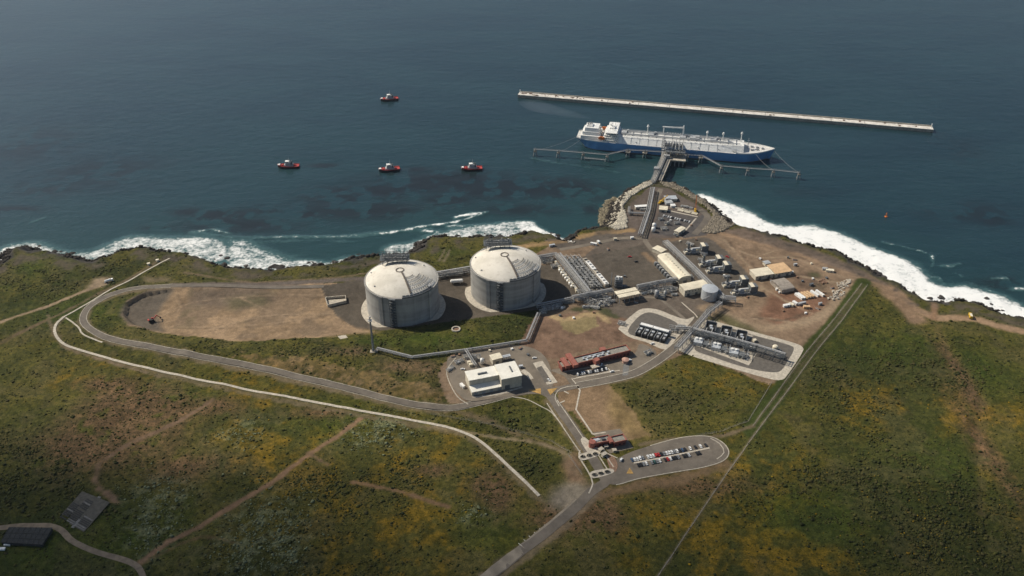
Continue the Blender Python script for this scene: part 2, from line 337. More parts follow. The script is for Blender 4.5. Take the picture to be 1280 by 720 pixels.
M = dict(
 conc=mat('concrete', (.36,.32,.26), .9, dirt=(.2,.17,.13)), pale=mat('pale_concrete', (.46,.41,.33), .9, var=.25, dirt=(.27,.22,.16)),
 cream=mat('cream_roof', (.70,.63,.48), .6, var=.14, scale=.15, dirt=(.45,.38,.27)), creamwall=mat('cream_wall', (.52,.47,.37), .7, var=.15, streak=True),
 white=mat('white_paint', (.76,.75,.71), .5, var=.1, dirt=(.5,.47,.42)), steel=mat('galvanised_steel', (.33,.33,.325), .65, .1, var=.4, scale=1.2),
 dsteel=mat('dark_steel', (.13,.14,.145), .6, .2, var=.4, scale=1.0), pipe=mat('pale_pipe_lagging', (.44,.43,.40), .6, .1, var=.45, scale=1.4),
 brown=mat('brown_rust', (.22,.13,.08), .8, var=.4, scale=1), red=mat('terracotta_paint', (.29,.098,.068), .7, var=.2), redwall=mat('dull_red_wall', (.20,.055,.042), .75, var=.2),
 roofgrey=mat('grey_roof_felt', (.24,.225,.19), .9, var=.25), glass=mat('dark_glass', (.02,.025,.03), .15, var=.2), asph=mat('asphalt', (.135,.113,.088), .92, var=.25, scale=.08, dirt=(.15,.13,.105)),
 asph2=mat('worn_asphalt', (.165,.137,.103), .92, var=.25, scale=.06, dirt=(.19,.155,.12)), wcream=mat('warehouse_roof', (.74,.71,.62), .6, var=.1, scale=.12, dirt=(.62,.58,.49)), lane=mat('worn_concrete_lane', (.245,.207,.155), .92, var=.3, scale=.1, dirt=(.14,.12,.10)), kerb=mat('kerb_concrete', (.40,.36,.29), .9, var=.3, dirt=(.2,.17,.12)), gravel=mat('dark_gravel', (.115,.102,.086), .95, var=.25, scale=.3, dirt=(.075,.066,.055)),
 mark=mat('yellow_marking', (.42,.25,.07), .8, var=.3), wmark=mat('white_marking', (.6,.57,.5), .8, var=.3), blue=mat('hull_blue', (.095,.265,.50), .4, var=.12, scale=.05, dirt=(.10,.28,.50)),
 tug=mat('tug_red', (.45,.055,.045), .5, var=.2), hullblk=mat('black_hull', (.018,.02,.024), .5), orange=mat('orange_paint', (.62,.17,.03), .5), yellow=mat('machine_yellow', (.62,.38,.03), .5),
 machred=mat('machine_red', (.42,.05,.03), .5), rubber=mat('black_rubber', (.015,.015,.015), .8), tanroof=mat('weathered_tan_roof', (.60,.40,.22), .7, var=.2, dirt=(.42,.24,.12)), greyroof=mat('weathered_grey_roof', (.30,.26,.215), .7, var=.3, dirt=(.2,.15,.11)),
 rock=mat('quarry_rock', (.36,.31,.245), .95, var=.5, scale=.25), drock=mat('dark_sea_rock', (.045,.038,.034), .9, var=.5, scale=.4), deck=mat('ship_deck', (.60,.585,.55), .6, var=.12, dirt=(.5,.42,.34)), deckgrey=mat('ship_grey_deck', (.36,.37,.37), .6, var=.15),
 shade=mat('black_shade_net', (.028,.030,.030), .9, var=.5, scale=1.5), bed=mat('nursery_bed', (.05,.052,.045), .9, var=.4, scale=1), pathgrey=mat('grey_path', (.17,.165,.155), .9, var=.3, scale=.5), silver=mat('aluminium_roof', (.52,.54,.55), .45, .3, var=.12), chalk=mat('bleached_concrete', (.66,.62,.55), .9, var=.25, scale=.12, dirt=(.40,.36,.30)), trough=mat('dark_trough', (.15,.125,.10), .8, var=.3), dirtroad=mat('dirt_road', (.215,.165,.112), .95, var=.3, scale=.25, dirt=(.15,.115,.075)), bedground=mat('nursery_gravel', (.085,.078,.062), .95, var=.3, scale=.4), pink=mat('pink_render', (.42,.25,.19), .8, var=.2))
def carpaint(name, col):
    return mat(name, col, .35, var=.05, scale=.5)
# tank wall: cast lifts, prestress buttresses, stains
m, nt, b = nodes('tank_concrete'); MATS['tank'] = m
g = nt.nodes.new('ShaderNodeNewGeometry'); pos = g.outputs['Position']
sx = nt.nodes.new('ShaderNodeSeparateXYZ'); nt.links.new(pos, sx.inputs[0])
lift = math_(nt, 'FRACT', math_(nt, 'MULTIPLY', sx.outputs['Z'], 1/3.9), 0)
joint = ramp(nt, lift, .06, .0)
stain = noise(nt, .22, 5, stretch=(1, 1, .10)); big = noise(nt, .05, 4, stretch=(1, 1, 2.2)); fine = noise(nt, .9, 4)
liftn = noise(nt, .255, 0, stretch=(.05, .05, 1))
c = mixnode(nt, ramp(nt, big, .3, .7), (.235,.228,.208), (.355,.34,.315))
c = mixnode(nt, math_(nt, 'MULTIPLY', ramp(nt, stain, .42, .68), .75), c, (.20,.192,.18))
c = mixnode(nt, math_(nt, 'MULTIPLY', ramp(nt, liftn, .35, .65), .3), c, (.52,.50,.46))
c = mixnode(nt, math_(nt, 'MULTIPLY', joint, .4), c, (.20,.19,.175))
c = mixnode(nt, math_(nt, 'MULTIPLY', fine, .35), c, (.29,.28,.255))
nt.links.new(c, b.inputs['Base Color']); b.inputs['Roughness'].default_value = .9
m, nt, b = nodes('tank_roof_concrete'); MATS['dome'] = m
big = noise(nt, .06, 5); st = noise(nt, .25, 5); fi = noise(nt, 1.1, 4)
c = mixnode(nt, ramp(nt, big, .3, .7), (.55,.51,.43), (.68,.635,.55))
c = mixnode(nt, math_(nt, 'MULTIPLY', ramp(nt, st, .5, .75), .5), c, (.42,.37,.29))
c = mixnode(nt, math_(nt, 'MULTIPLY', ramp(nt, fi, .55, .7), .35), c, (.70,.65,.56))
nt.links.new(c, b.inputs['Base Color']); b.inputs['Roughness'].default_value = .92
# ground
m, nt, b = nodes('ground_cover'); MATS['ground'] = m
at = N(nt, 'ShaderNodeAttribute', attribute_name='col'); av = N(nt, 'ShaderNodeAttribute', attribute_name='veg')
f1, f2, f3 = noise(nt, .22, 5), noise(nt, .75, 3), noise(nt, .09, 4)
c = at.outputs['Color']
v1 = mixnode(nt, ramp(nt, f1, .35, .7), (.66,.71,.66), (1.32,1.25,1.18))
v2 = mixnode(nt, ramp(nt, f2, .3, .7), (.68,.72,.68), (1.32,1.28,1.24))
vg = mixnode(nt, 1.0, v1, v2, 'MULTIPLY')
s1 = mixnode(nt, ramp(nt, f1, .3, .7), (.84,.84,.84), (1.14,1.13,1.12))
s2 = mixnode(nt, ramp(nt, f2, .3, .7), (.88,.88,.87), (1.1,1.1,1.1))
sg = mixnode(nt, 1.0, s1, s2, 'MULTIPLY')
mod = mixnode(nt, av.outputs['Fac'], sg, vg)
c = mixnode(nt, 1.0, c, mod, 'MULTIPLY')
nt.links.new(c, b.inputs['Base Color']); b.inputs['Roughness'].default_value = 1.0
b.inputs['Specular IOR Level'].default_value = .1
bp = N(nt, 'ShaderNodeBump', Strength=.5, Distance=.8); nt.links.new(f2, bp.inputs['Height']); nt.links.new(bp.outputs[0], b.inputs['Normal'])
# ------------------------------------------------------------------ mesh helpers
class MB:
    def __init__(s): s.v = []; s.f = []; s.mi = []; s.cur = 0
    def add(s, vs, fs):
        k = len(s.v); s.v += [tuple(p) for p in vs]; s.f += [tuple(k+i for i in f) for f in fs]; s.mi += [s.cur]*len(fs); return s
    def box(s, x, y, z, lx, ly, lz, rot=0.0, top=1.0):
        c, n = math.cos(rot), math.sin(rot); vs = []
        for k, zz in ((1.0, z), (top, z+lz)):
            for sx, sy in ((-1,-1),(1,-1),(1,1),(-1,1)):
                a, b_ = sx*lx/2*k, sy*ly/2*k; vs.append((x+a*c-b_*n, y+a*n+b_*c, zz))
        return s.add(vs, [(3,2,1,0),(4,5,6,7),(0,1,5,4),(1,2,6,5),(2,3,7,6),(3,0,4,7)])
    def bar(s, p, q, w, h=None):
        h = h or w; p, q = Vector(p), Vector(q); d = (q-p)
        if d.length < 1e-6: return s
        d.normalize(); up = Vector((0,0,1)) if abs(d.z) < .95 else Vector((1,0,0))
        r = d.cross(up).normalized()*w/2; u = r.cross(d).normalized()*h/2
        return s.add([p-r-u, p+r-u, p+r+u, p-r+u, q-r-u, q+r-u, q+r+u, q-r+u], [(0,1,2,3),(7,6,5,4),(0,4,5,1),(1,5,6,2),(2,6,7,3),(3,7,4,0)])
    def cyl(s, p, q, r, n=10, r2=None, cap=True):
        r2 = r if r2 is None else r2; p, q = Vector(p), Vector(q); d = (q-p).normalized()
        up = Vector((0,0,1)) if abs(d.z) < .95 else Vector((1,0,0)); a = d.cross(up).normalized(); b_ = a.cross(d)
        vs = []
        for c0, rr in ((p, r), (q, r2)):
            for i in range(n):
                t = 2*PI*i/n; vs.append(c0+a*math.cos(t)*rr+b_*math.sin(t)*rr)
        fs = [(i, (i+1) % n, n+(i+1) % n, n+i) for i in range(n)]
        if cap: fs += [tuple(range(n))[::-1], tuple(range(n, 2*n))]
        return s.add(vs, fs)
    def prism(s, poly, z0, z1):
        n = len(poly); a = sum(poly[i][0]*poly[(i+1) % n][1]-poly[(i+1) % n][0]*poly[i][1] for i in range(n))
        if a < 0: poly = poly[::-1]
        z0 = z0 if hasattr(z0, '__len__') else [z0]*n; z1 = z1 if hasattr(z1, '__len__') else [z1]*n
        vs = [(p[0], p[1], z0[i]) for i, p in enumerate(poly)]+[(p[0], p[1], z1[i]) for i, p in enumerate(poly)]
        return s.add(vs, [tuple(range(n))[::-1], tuple(range(n, 2*n))]+[(i, (i+1) % n, n+(i+1) % n, n+i) for i in range(n)])
    def lathe(s, prof, n=32, cx=0, cy=0):
        vs = []
        for r, z in prof:
            vs += [(cx+r*math.cos(2*PI*i/n), cy+r*math.sin(2*PI*i/n), z) for i in range(n)]
        fs = []
        for k in range(len(prof)-1):
            fs += [(k*n+i, k*n+(i+1) % n, (k+1)*n+(i+1) % n, (k+1)*n+i) for i in range(n)]
        return s.add(vs, fs)
    def gable(s, L, Wd, z0, ze, zr, over=0.0):                       # ridge along x
        l, w = L/2+over, Wd/2+over
        return s.add([(-l,-w,z0),(l,-w,z0),(l,w,z0),(-l,w,z0),(-l,-w,ze),(l,-w,ze),(l,w,ze),(-l,w,ze),(-l,0,zr),(l,0,zr)],
                     [(3,2,1,0),(0,1,5,4),(2,3,7,6),(1,2,6,9,5),(3,0,4,8,7),(4,5,9,8),(6,7,8,9)])
    def build(s, name, mt, parent=None, loc=None, rz=0.0, smooth=False, stuff=False):
        me = D.meshes.new(name); me.from_pydata(s.v, [], s.f)
        ms = mt if isinstance(mt, (list, tuple)) else [mt]
        for q in ms: me.materials.append(M.get(q, MATS.get(q)) if isinstance(q, str) else q)
        if any(s.mi): me.polygons.foreach_set('material_index', s.mi)
        if smooth: me.polygons.foreach_set('use_smooth', [True]*len(s.f))
        me.update(); o = D.objects.new(name, me); COL.objects.link(o)
        if parent: o.parent = parent
        if loc is not None: o.location = loc; o.rotation_euler.z = rz
        if stuff: o['kind'] = 'stuff'
        return o
def tag(o, label=None, cat=None, group=None, kind=None):
    if label: o['label'] = label
    if cat: o['category'] = cat
    if group: o['group'] = group
    if kind: o['kind'] = kind
    return o
def thing(name, label, cat, loc=(0,0,0), rz=0.0, group=None):
    o = D.objects.new(name, None); COL.objects.link(o); o.location = loc; o.rotation_euler.z = rz; o.empty_display_size = 1
    return tag(o, label, cat, group)
def copy_tree(o, loc=None, rz=None, label=None, parent=None):
    c = o.copy(); COL.objects.link(c)
    if parent: c.parent = parent
    if loc is not None: c.location = loc
    if rz is not None: c.rotation_euler.z = rz
    if label: c['label'] = label
    for ch in list(o.children): copy_tree(ch, parent=c)
    return c
ORD = ['first','second','third','fourth','fifth','sixth','seventh','eighth','ninth','tenth','eleventh','twelfth','thirteenth','fourteenth','fifteenth','sixteenth','seventeenth','eighteenth','nineteenth','twentieth',
 'twenty-first','twenty-second','twenty-third','twenty-fourth','twenty-fifth','twenty-sixth','twenty-seventh','twenty-eighth']
# ------------------------------------------------------------------ ground sheet, sea
def grid_mesh(name, xs, ys, Z, mt, attrs):
    nx, ny = len(xs), len(ys)
    XX, YY = np.meshgrid(xs, ys, indexing='ij')
    co = np.stack([XX, YY, Z], -1).reshape(-1, 3).astype(np.float32)
    idx = np.arange(nx*ny).reshape(nx, ny)
    q = np.stack([idx[:-1,:-1], idx[1:,:-1], idx[1:,1:], idx[:-1,1:]], -1).reshape(-1, 4)
    me = D.meshes.new(name); me.vertices.add(nx*ny); me.vertices.foreach_set('co', co.ravel())
    me.loops.add(q.size); me.loops.foreach_set('vertex_index', q.ravel().astype(np.int32))
    me.polygons.add(len(q)); me.polygons.foreach_set('loop_start', np.arange(0, q.size, 4, dtype=np.int32))
    me.polygons.foreach_set('loop_total', np.full(len(q), 4, np.int32)); me.polygons.foreach_set('use_smooth', np.ones(len(q), bool))
    for an, A in attrs.items():
        if A.ndim == 3:
            at = me.attributes.new(an, 'FLOAT_COLOR', 'POINT')
            at.data.foreach_set('color', np.concatenate([A, np.ones(A.shape[:2]+(1,))], -1).reshape(-1).astype(np.float32))
        else:
            at = me.attributes.new(an, 'FLOAT', 'POINT'); at.data.foreach_set('value', A.reshape(-1).astype(np.float32))
    me.materials.append(MATS[mt]); me.update(calc_edges=True)
    o = D.objects.new(name, me); COL.objects.link(o); o['kind'] = 'structure'; return o
def ext(vals, lo, hi): return np.concatenate([lo, vals, hi])
pad2 = lambda A: np.pad(A, ((3,3),(4,0))+((0,0),)*(A.ndim-2), mode='edge')
grid_mesh('ground', ext(gx, [-7000,-3500,-1600], [1600,3500,7000]), ext(gy, [-4000,-1500,-300,150], []), pad2(H), 'ground', dict(col=pad2(C), veg=pad2(VEG)))
# sea attributes
ss = 3.0
sgx = np.arange(-1500, 1500.1, ss); sgy = np.arange(700, 2300.1, ss)
SX, SY = np.meshgrid(sgx, sgy, indexing='ij')
def near_coast(cap=260):
    best = np.full(SX.shape, 1e9)
    for i in range(0, len(COAST)-1):
        best = np.minimum(best, seg_dist(SX, SY, COAST[i:i+2]))
    return best
SD = near_coast()
s1, s2, s3 = fbm(SX, SY, 60, 71), fbm(SX, SY, 22, 72), fbm(SX, SY, 9, 73, 3)
FOAM = np.zeros(SX.shape)
def sxy(px): return xy(px, SEA)
def foam_poly(px, k, jit=14, soft=0, seed=5):
    global FOAM
    P = sxy(px)
    m = in_poly(SX+(fbm(SX, SY, 26, seed, 4)-.5)*jit*2.4, SY+(fbm(SX, SY, 26, seed+9, 4)-.5)*jit*2.4, P).astype(float)
    if soft:
        kk = max(1, int(soft/ss))
        for _ in range(2):
            for ax in (0, 1):
                m = sum(np.roll(m, s_, ax) for s_ in range(-kk, kk+1))/(2*kk+1)
        m = np.clip(m*1.25, 0, 1)
    FOAM = np.maximum(FOAM, m*k)
def foam_line(px, wid, k, jit=3):
    global FOAM
    d = seg_dist(SX, SY, smooth_pts(sxy(px), 10)) + (s3-.5)*jit*2.5
    FOAM = np.maximum(FOAM, np.clip(1.15-np.maximum(d, 0)/wid, 0, 1)*k)
foam_poly([(860,240),(885,244),(908,253),(935,264),(962,278),(990,284),(1012,281),(1042,289),(1072,301),(1100,313),(1130,322),(1152,336),(1162,352),(1178,358),(1208,356),(1238,364),(1265,376),(1300,390),(1300,412),
 (1260,400),(1215,388),(1160,384),(1130,362),(1090,345),(1040,321),(980,303),(935,292),(905,278),(885,260)], 1.0, 7, 9, 5)
foam_poly([(-40,345),(0,312),(25,303),(60,303),(90,316),(112,318),(128,308),(160,296),(200,294),(250,292),(290,300),(285,322),(265,334),(230,324),(175,316),(110,332),(60,322),(10,322),(-20,350)], .80, 14, 11, 6)
foam_poly([(262,334),(300,318),(330,328),(372,324),(410,330),(440,322),(470,316),(470,328),(410,338),(330,345),(290,342)], .78, 14, 8, 7)
foam_poly([(470,318),(520,300),(560,288),(600,281),(640,276),(672,278),(668,296),(620,302),(540,304),(500,326)], .74, 14, 8, 8)
foam_poly([(640,277),(668,276),(672,284),(690,290),(712,304),(700,303),(672,294),(645,288)], .9, 4, 3, 9)
foam_poly([(268,330),(285,300),(310,300),(335,312),(372,322),(372,333),(330,338),(290,336)], .72, 12, 12, 17)
foam_poly([(500,318),(520,297),(545,292),(600,288),(640,284),(690,292),(660,296),(600,300),(540,302),(520,320)], .78, 12, 6, 18)
foam_line([(664,281),(676,290),(695,296),(714,306)], 6, 1.0, 2)
foam_line([(478,292),(500,289),(530,283),(560,279),(580,275),(607,266)], 5, .85); foam_line([(570,272),(590,268),(606,266)], 6, .95)
foam_line([(240,290),(300,297),(370,296),(440,296),(480,291)], 7, .56, 1.5); foam_line([(370,296),(420,296),(480,290),(540,286)], 6, .52, 1.5); foam_line([(300,303),(380,301),(440,302)], 5, .4)
foam_line([(560,283),(610,281),(650,278)], 6, .75); foam_line([(525,290),(545,289),(552,296)], 5, .7); foam_line([(530,288),(538,290)], 5, .95)
foam_line([(250,289),(265,287),(285,292)], 5, .8)
foam_line([(1104,303),(1130,309),(1150,314),(1164,319),(1166,327)], 3.2, .82); foam_line([(1166,327),(1165,334),(1190,333)], 3, .66); foam_line([(1165,333),(1200,330)], 3, .55); foam_line([(1150,346),(1175,347),(1176,352)], 3, .6)
foam_line([(1240,348),(1258,348)], 4, .62); foam_line([(1265,361),(1285,361)], 5, .75); foam_line([(1232,362),(1240,366)], 5, .7); foam_line([(1195,341),(1204,347)], 3, .5)
foam_line([(832,228),(845,231),(860,239)], 3, .7); foam_line([(866,240),(892,251),(905,262)], 4, .6)
foam_line([(660,197),(700,204),(760,213),(815,224)], 2.5, .42); foam_line([(672,255),(655,262)], 2, .3); foam_line([(38,278),(60,271)], 3, .45)
wash = np.exp(-(SD/9)**2)*sstep((s2-.35)/.25)*.8
far_rev = np.exp(-((SX-W(790,250,SEA)[0])/110)**4)
FOAM = np.maximum(FOAM, wash*(1-.75*far_rev))
FOAM = np.clip(FOAM, 0, 1)
KELP = np.zeros(SX.shape)
for u, v, ru, rv, k in [(560,228,120,20,.8),(450,262,110,16,.7),(300,282,90,12,.7),(720,240,60,16,.8),(630,235,90,18,1),(700,232,50,14,.9),(430,245,60,14,1),(380,268,25,5,1),(480,240,40,14,.9),(500,262,20,5,.8),(280,270,50,9,.95),(235,265,25,6,.7),(200,285,30,4,.6),(130,215,70,22,.55),(40,180,60,30,.5),(60,235,60,14,.55),(20,262,40,6,.7),
 (1210,265,60,14,.6),(1190,185,40,20,.35),(1240,275,30,10,.6),(650,262,70,10,.6),(560,250,40,12,.8),(850,262,1,1,0),(405,207,20,3,.8),(520,212,20,4,.7),(600,228,40,8,.9),(740,262,20,8,.6),(330,262,40,8,.6),(1260,355,40,8,.6),(1000,240,60,8,.2),(900,215,60,8,.25)]:
    x, y, _ = W(u, v, SEA); sc = 1132*SP/573*(.76 if v < 220 else .95)
    KELP = np.maximum(KELP, k*np.exp(-(((SX-x)/(ru/sc*.95))**2+((SY-y)/(rv/sc/.47*.95))**2)))
kn = .6*s2+.4*s1
KELP = np.clip(KELP*1.6, 0, 1)*sstep((.5*kn+.5*(.5*s3+.5*s2)-.42)/.13)
SHAL = np.clip(1.2-SD/130, 0, 1)*.8+.3*np.exp(-((SX+300)/500)**2)*np.exp(-((SY-1150)/250)**2)
pad3 = lambda A: np.pad(A, ((4,4),(3,4)), mode='edge')
far0 = lambda A: A
# sea material
m, nt, b = nodes('sea_water'); MATS['sea'] = m
af, ak, as_ = [N(nt, 'ShaderNodeAttribute', attribute_name=n).outputs['Fac'] for n in ('foam', 'kelp', 'shallow')]
sx = nt.nodes.new('ShaderNodeNewGeometry').outputs['Position']
w1, w2 = noise(nt, .012, 4), noise(nt, .004, 4, stretch=(1, 2.5, 1))
deep = mixnode(nt, ramp(nt, w2, .35, .65), (.0105,.030,.039), (.014,.038,.046))
c = mixnode(nt, as_, deep, (.015,.045,.046))
c = mixnode(nt, math_(nt, 'MULTIPLY', ak, .8), c, (.010,.010,.0095))
fa, fb = noise(nt, .24, 7, rough=.72), noise(nt, .05, 6, stretch=(1, 1.4, 1), rough=.65)
fn = math_(nt, 'ADD', math_(nt, 'MULTIPLY', fa, .62), math_(nt, 'MULTIPLY', fb, .5))
thr = math_(nt, 'ADD', fn, math_(nt, 'MULTIPLY', af, .62))
fm = ramp(nt, thr, .92, 1.17)
aer = ramp(nt, thr, .62, 1.04)
c = mixnode(nt, math_(nt, 'MULTIPLY', aer, .6), c, (.085,.17,.165))
c = mixnode(nt, fm, c, (.80,.80,.77))
nt.links.new(c, b.inputs['Base Color'])
rg = nt.nodes.new('ShaderNodeMapRange'); nt.links.new(fm, rg.inputs[0]); rg.inputs[3].default_value = .20; rg.inputs[4].default_value = .9; nt.links.new(rg.outputs[0], b.inputs['Roughness'])
b.inputs['IOR'].default_value = 1.33; b.inputs['Specular IOR Level'].default_value = .5
wa, wb, wc = noise(nt, .06, 5, stretch=(.8, 1.4, 1)), noise(nt, .3, 4, stretch=(.8, 1.3, 1)), noise(nt, .012, 2, stretch=(.5, 2, 1))
hgt = math_(nt, 'ADD', math_(nt, 'ADD', math_(nt, 'MULTIPLY', wa, 1.4), math_(nt, 'MULTIPLY', wb, .42)), math_(nt, 'ADD', math_(nt, 'MULTIPLY', wc, .9), math_(nt, 'MULTIPLY', fm, .8)))
bp = N(nt, 'ShaderNodeBump', Strength=.55, Distance=1.0); nt.links.new(hgt, bp.inputs['Height']); nt.links.new(bp.outputs[0], b.inputs['Normal'])
sea_z = np.full((len(sgx)+8, len(sgy)+7), SEA) 
zf = np.zeros(SX.shape); zf += FOAM*(.3+1.3*s3)*(FOAM > .3)*np.clip(SD/6, .2, 1)
zpad = np.pad(zf, ((4,4),(3,4)), mode='constant')
grid_mesh('sea', ext(sgx, [-60000,-15000,-5000,-2200], [2200,5000,15000,60000]), ext(sgy, [-3000,0,450], [3200,6000,15000,60000]), sea_z+zpad, 'sea', dict(foam=pad3(FOAM), kelp=pad3(KELP), shallow=pad3(np.clip(SHAL, 0, 1))))
# ------------------------------------------------------------------ roads, kerbs, pads
def frame_of(P):
    P = [np.array(p) for p in P]; T = []
    for i in range(len(P)):
        t = P[min(i+1, len(P)-1)]-P[max(i-1, 0)]; T.append(t/(np.linalg.norm(t)+1e-9))
    return P, T
ROADM = np.zeros(X.shape, bool)
def strip(name, px, wid, mt, zoff=.12, off=0.0, z=0.0, thick=0.0, smooth=True, world=None, label=None, cat=None, kind='structure', step=4.0):
    P = world or [G(u, v)[:2] for u, v in px]
    P = smooth_pts(P, step) if smooth else smooth_straight(P, step)
    P, T = frame_of(P); mb = MB(); vs = []; fs = []
    mark_line([p+np.array((-t[1], t[0]))*off for p, t in zip(P, T)], wid/2+1.6)
    for p, t in zip(P, T):
        nrm = np.array((-t[1], t[0]))
        wv = 1+(.16*(float(vnoise(p[0], p[1], 9, 61))-.5) if name in ('road', 'path', 'worn_lane') else 0)
        for s_ in (1, -1):
            q = p + nrm*(off+s_*wid*wv/2); qz = hfun(*(p+nrm*off)); vs.append((q[0], q[1], max(qz, hfun(*q))+zoff))
    for i in range(len(P)-1): fs.append((2*i+1, 2*i+3, 2*i+2, 2*i))
    if thick:
        k = len(vs); vs += [(a, b_, c_-thick-.3) for a, b_, c_ in vs]
        for i in range(len(P)-1):
            fs.append((2*i, 2*i+2, k+2*i+2, k+2*i)); fs.append((2*i+3, 2*i+1, k+2*i+1, k+2*i+3))
    mb.add(vs, fs); o = mb.build(name, mt); return tag(o, label, cat, kind=kind)
def mark_line(P, d):
    Q = np.array(P); i0 = np.clip(((Q.min(0)-[gx[0], gy[0]])/GS-4).astype(int), 0, None); i1 = ((Q.max(0)-[gx[0], gy[0]])/GS+5).astype(int)
    sl = (slice(i0[0], max(i1[0], 0)), slice(i0[1], max(i1[1], 0)))
    if X[sl].size: ROADM[sl] |= seg_dist(X[sl], Y[sl], [tuple(q) for q in Q]) < d
def smooth_straight(P, step):
    out = []
    for a, b_ in zip(P[:-1], P[1:]):
        a, b_ = np.array(a), np.array(b_); n = max(1, int(np.linalg.norm(b_-a)/step))
        out += [tuple(a+(b_-a)*i/n) for i in range(n)]
    out.append(tuple(P[-1])); return out
def sheet(name, px, mt, zoff=.06, rnd=True, world=None, z=None):
    P = world or [G(u, v)[:2] for u, v in px]
    global ROADM
    ROADM |= in_poly(X, Y, P)
    if rnd:
        Q = P+P[:1]; Pc = [P[-1]]+P+P[:2]
        P = []
        for i in range(1, len(Pc)-2):
            a, b_, c_, d_ = [np.array(p) for p in Pc[i-1:i+3]]
            for k in range(5):
                t = k/5; P.append(tuple(0.5*((2*b_)+(-a+c_)*t+(2*a-5*b_+4*c_-d_)*t*t+(-a+3*b_-3*c_+d_)*t**3)))
    bm = bmesh.new(); zz = (float(np.median([hfun(*p) for p in P]))+.02 if z is None else z)+zoff
    f = bm.faces.new([bm.verts.new((p[0], p[1], zz)) for p in P]); bm.normal_update()
    if f.normal.z < 0: f.normal_flip()
    bmesh.ops.triangulate(bm, faces=bm.faces[:])
    me = D.meshes.new(name); bm.to_mesh(me); bm.free(); me.materials.append(M[mt]); o = D.objects.new(name, me); COL.objects.link(o); o['kind'] = 'structure'; return o, P
def outline(name, P, wid, mt, zoff=.12):
    return strip(name, None, wid, mt, zoff, world=[tuple(p) for p in P]+[tuple(P[0])], thick=.1, smooth=False)
RING = [(690,497),(672,490),(640,493),(600,503),(555,510),(500,502),(440,487),(380,473),(300,455),(200,436),(140,424),(114,412),(104,400),(110,385),(132,371),(165,361),(215,357),(280,357),(340,359),(405,358)]
strip('road', RING, 6.4, 'asph', .14); 
for s_ in (1, -1): strip('kerb', RING[2:17], .6, 'kerb', .24, off=s_*3.6, thick=.2)
strip('road', [(672,488),(695,487),(722,482),(760,475),(792,467),(815,455),(835,441),(855,424),(878,398),(893,380)], 8.5, 'asph', .16)
for s_ in (1, -1): strip('kerb', [(722,482),(760,475),(792,467),(815,455),(835,441),(855,424),(868,409)], .8, 'kerb', .26, off=s_*4.9, thick=.2)
strip('road', [(684,489),(700,512),(722,543),(737,566),(752,592),(757,602),(740,614),(716,638),(690,660),(650,690),(606,724),(560,760)], 9.5, 'asph', .18)
strip('worn_lane', [(724,627),(700,648),(676,668),(640,696),(600,728)], 9.0, 'lane', .22)
for a, o_ in (([(690,502),(703,521),(720,546),(733,565)], 5.4), ([(690,502),(703,521),(720,546),(733,565)], -5.4),):
    strip('kerb', a, .9, 'kerb', .28, off=o_, thick=.2)
for k in range(9):
    u0, v0 = 703-k*6.5, 645+k*4.6
    strip('road_marking', [(u0-3, v0-2.6), (u0+3.2, v0+2.6)], .5, 'wmark', .30, smooth=False)
# plant roads behind
strip('road', [(898,378),(850,349),(815,312),(806,297),(812,275),(820,252),(826,236)], 7, 'asph2', .10)
strip('road', [(806,298),(775,298),(740,305),(700,312)], 6.5, 'asph2', .13)
# warehouse yard
wy, _ = sheet('paved_yard', [(560,448),(585,437),(625,430),(662,434),(682,447),(690,470),(686,488),(640,494),(592,502),(574,494),(562,474)], 'asph2', .08)
strip('kerb', [(586,506),(572,496),(561,476),(559,462),(570,447)], 1.0, 'kerb', .26, thick=.2)
strip('pavement', [(590,497),(620,493),(653,484)], 2.2, 'pale', .24, thick=.2)
strip('pavement', [(653,463),(660,468),(664,474)], 5, 'pale', .22, thick=.1)
sheet('pavement', [(666,454),(678,451),(697,478),(684,481)], 'pale', .15, rnd=False)
sheet('sunken_garden', [(670.5,460),(677,457.5),(689,476),(681,478.5)], 'gravel', .21, rnd=False)
sheet('paved_yard', [(690,462),(705,470),(718,481),(760,474),(792,466),(812,455),(820,440),(800,430),(790,444),(740,457)], 'asph2', .10)
strip('kerb', [(720,480),(715,474),(735,470),(775,463)], 1.2, 'pale', .27, smooth=False, thick=.2)
strip('kerb', [(703,465),(740,459),(760,456)], 1.0, 'pale', .27, smooth=False, thick=.2)
strip('pavement', [(722,472),(748,468),(763,464),(760,460.5)], 1.4, 'pale', .25, smooth=False, thick=.1)
sheet('driveway', [(779.5,453),(787,453),(785,469),(778,470)], 'pathgrey', .2, rnd=False)
strip('kerb', [(640,496),(660,500),(684,512),(690,516),(703,532)], 1.0, 'kerb', .28, thick=.2)
strip('kerb', [(724,482),(707,484),(697,489),(694,498),(699,508)], 1.0, 'kerb', .28, thick=.2)
strip('footpath', [(722,483),(725,488),(720,512),(741,543)], 1.6, 'pale', .16, smooth=False)
strip('footpath', [(741,543),(757,540.5)], 1.6, 'pale', .18, smooth=False)
for a in ([(697,505),(706,501)], [(705,489),(711,492)]): strip('footpath', a, 1.4, 'pale', .16, smooth=False)
for tri in ([(660,488),(676,485.5),(676,493)], [(684,487),(697,485),(688,494)], [(783,592),(787,585),(792,592.5)]):
    sheet('road_marking', tri, 'mark', .30, rnd=False)
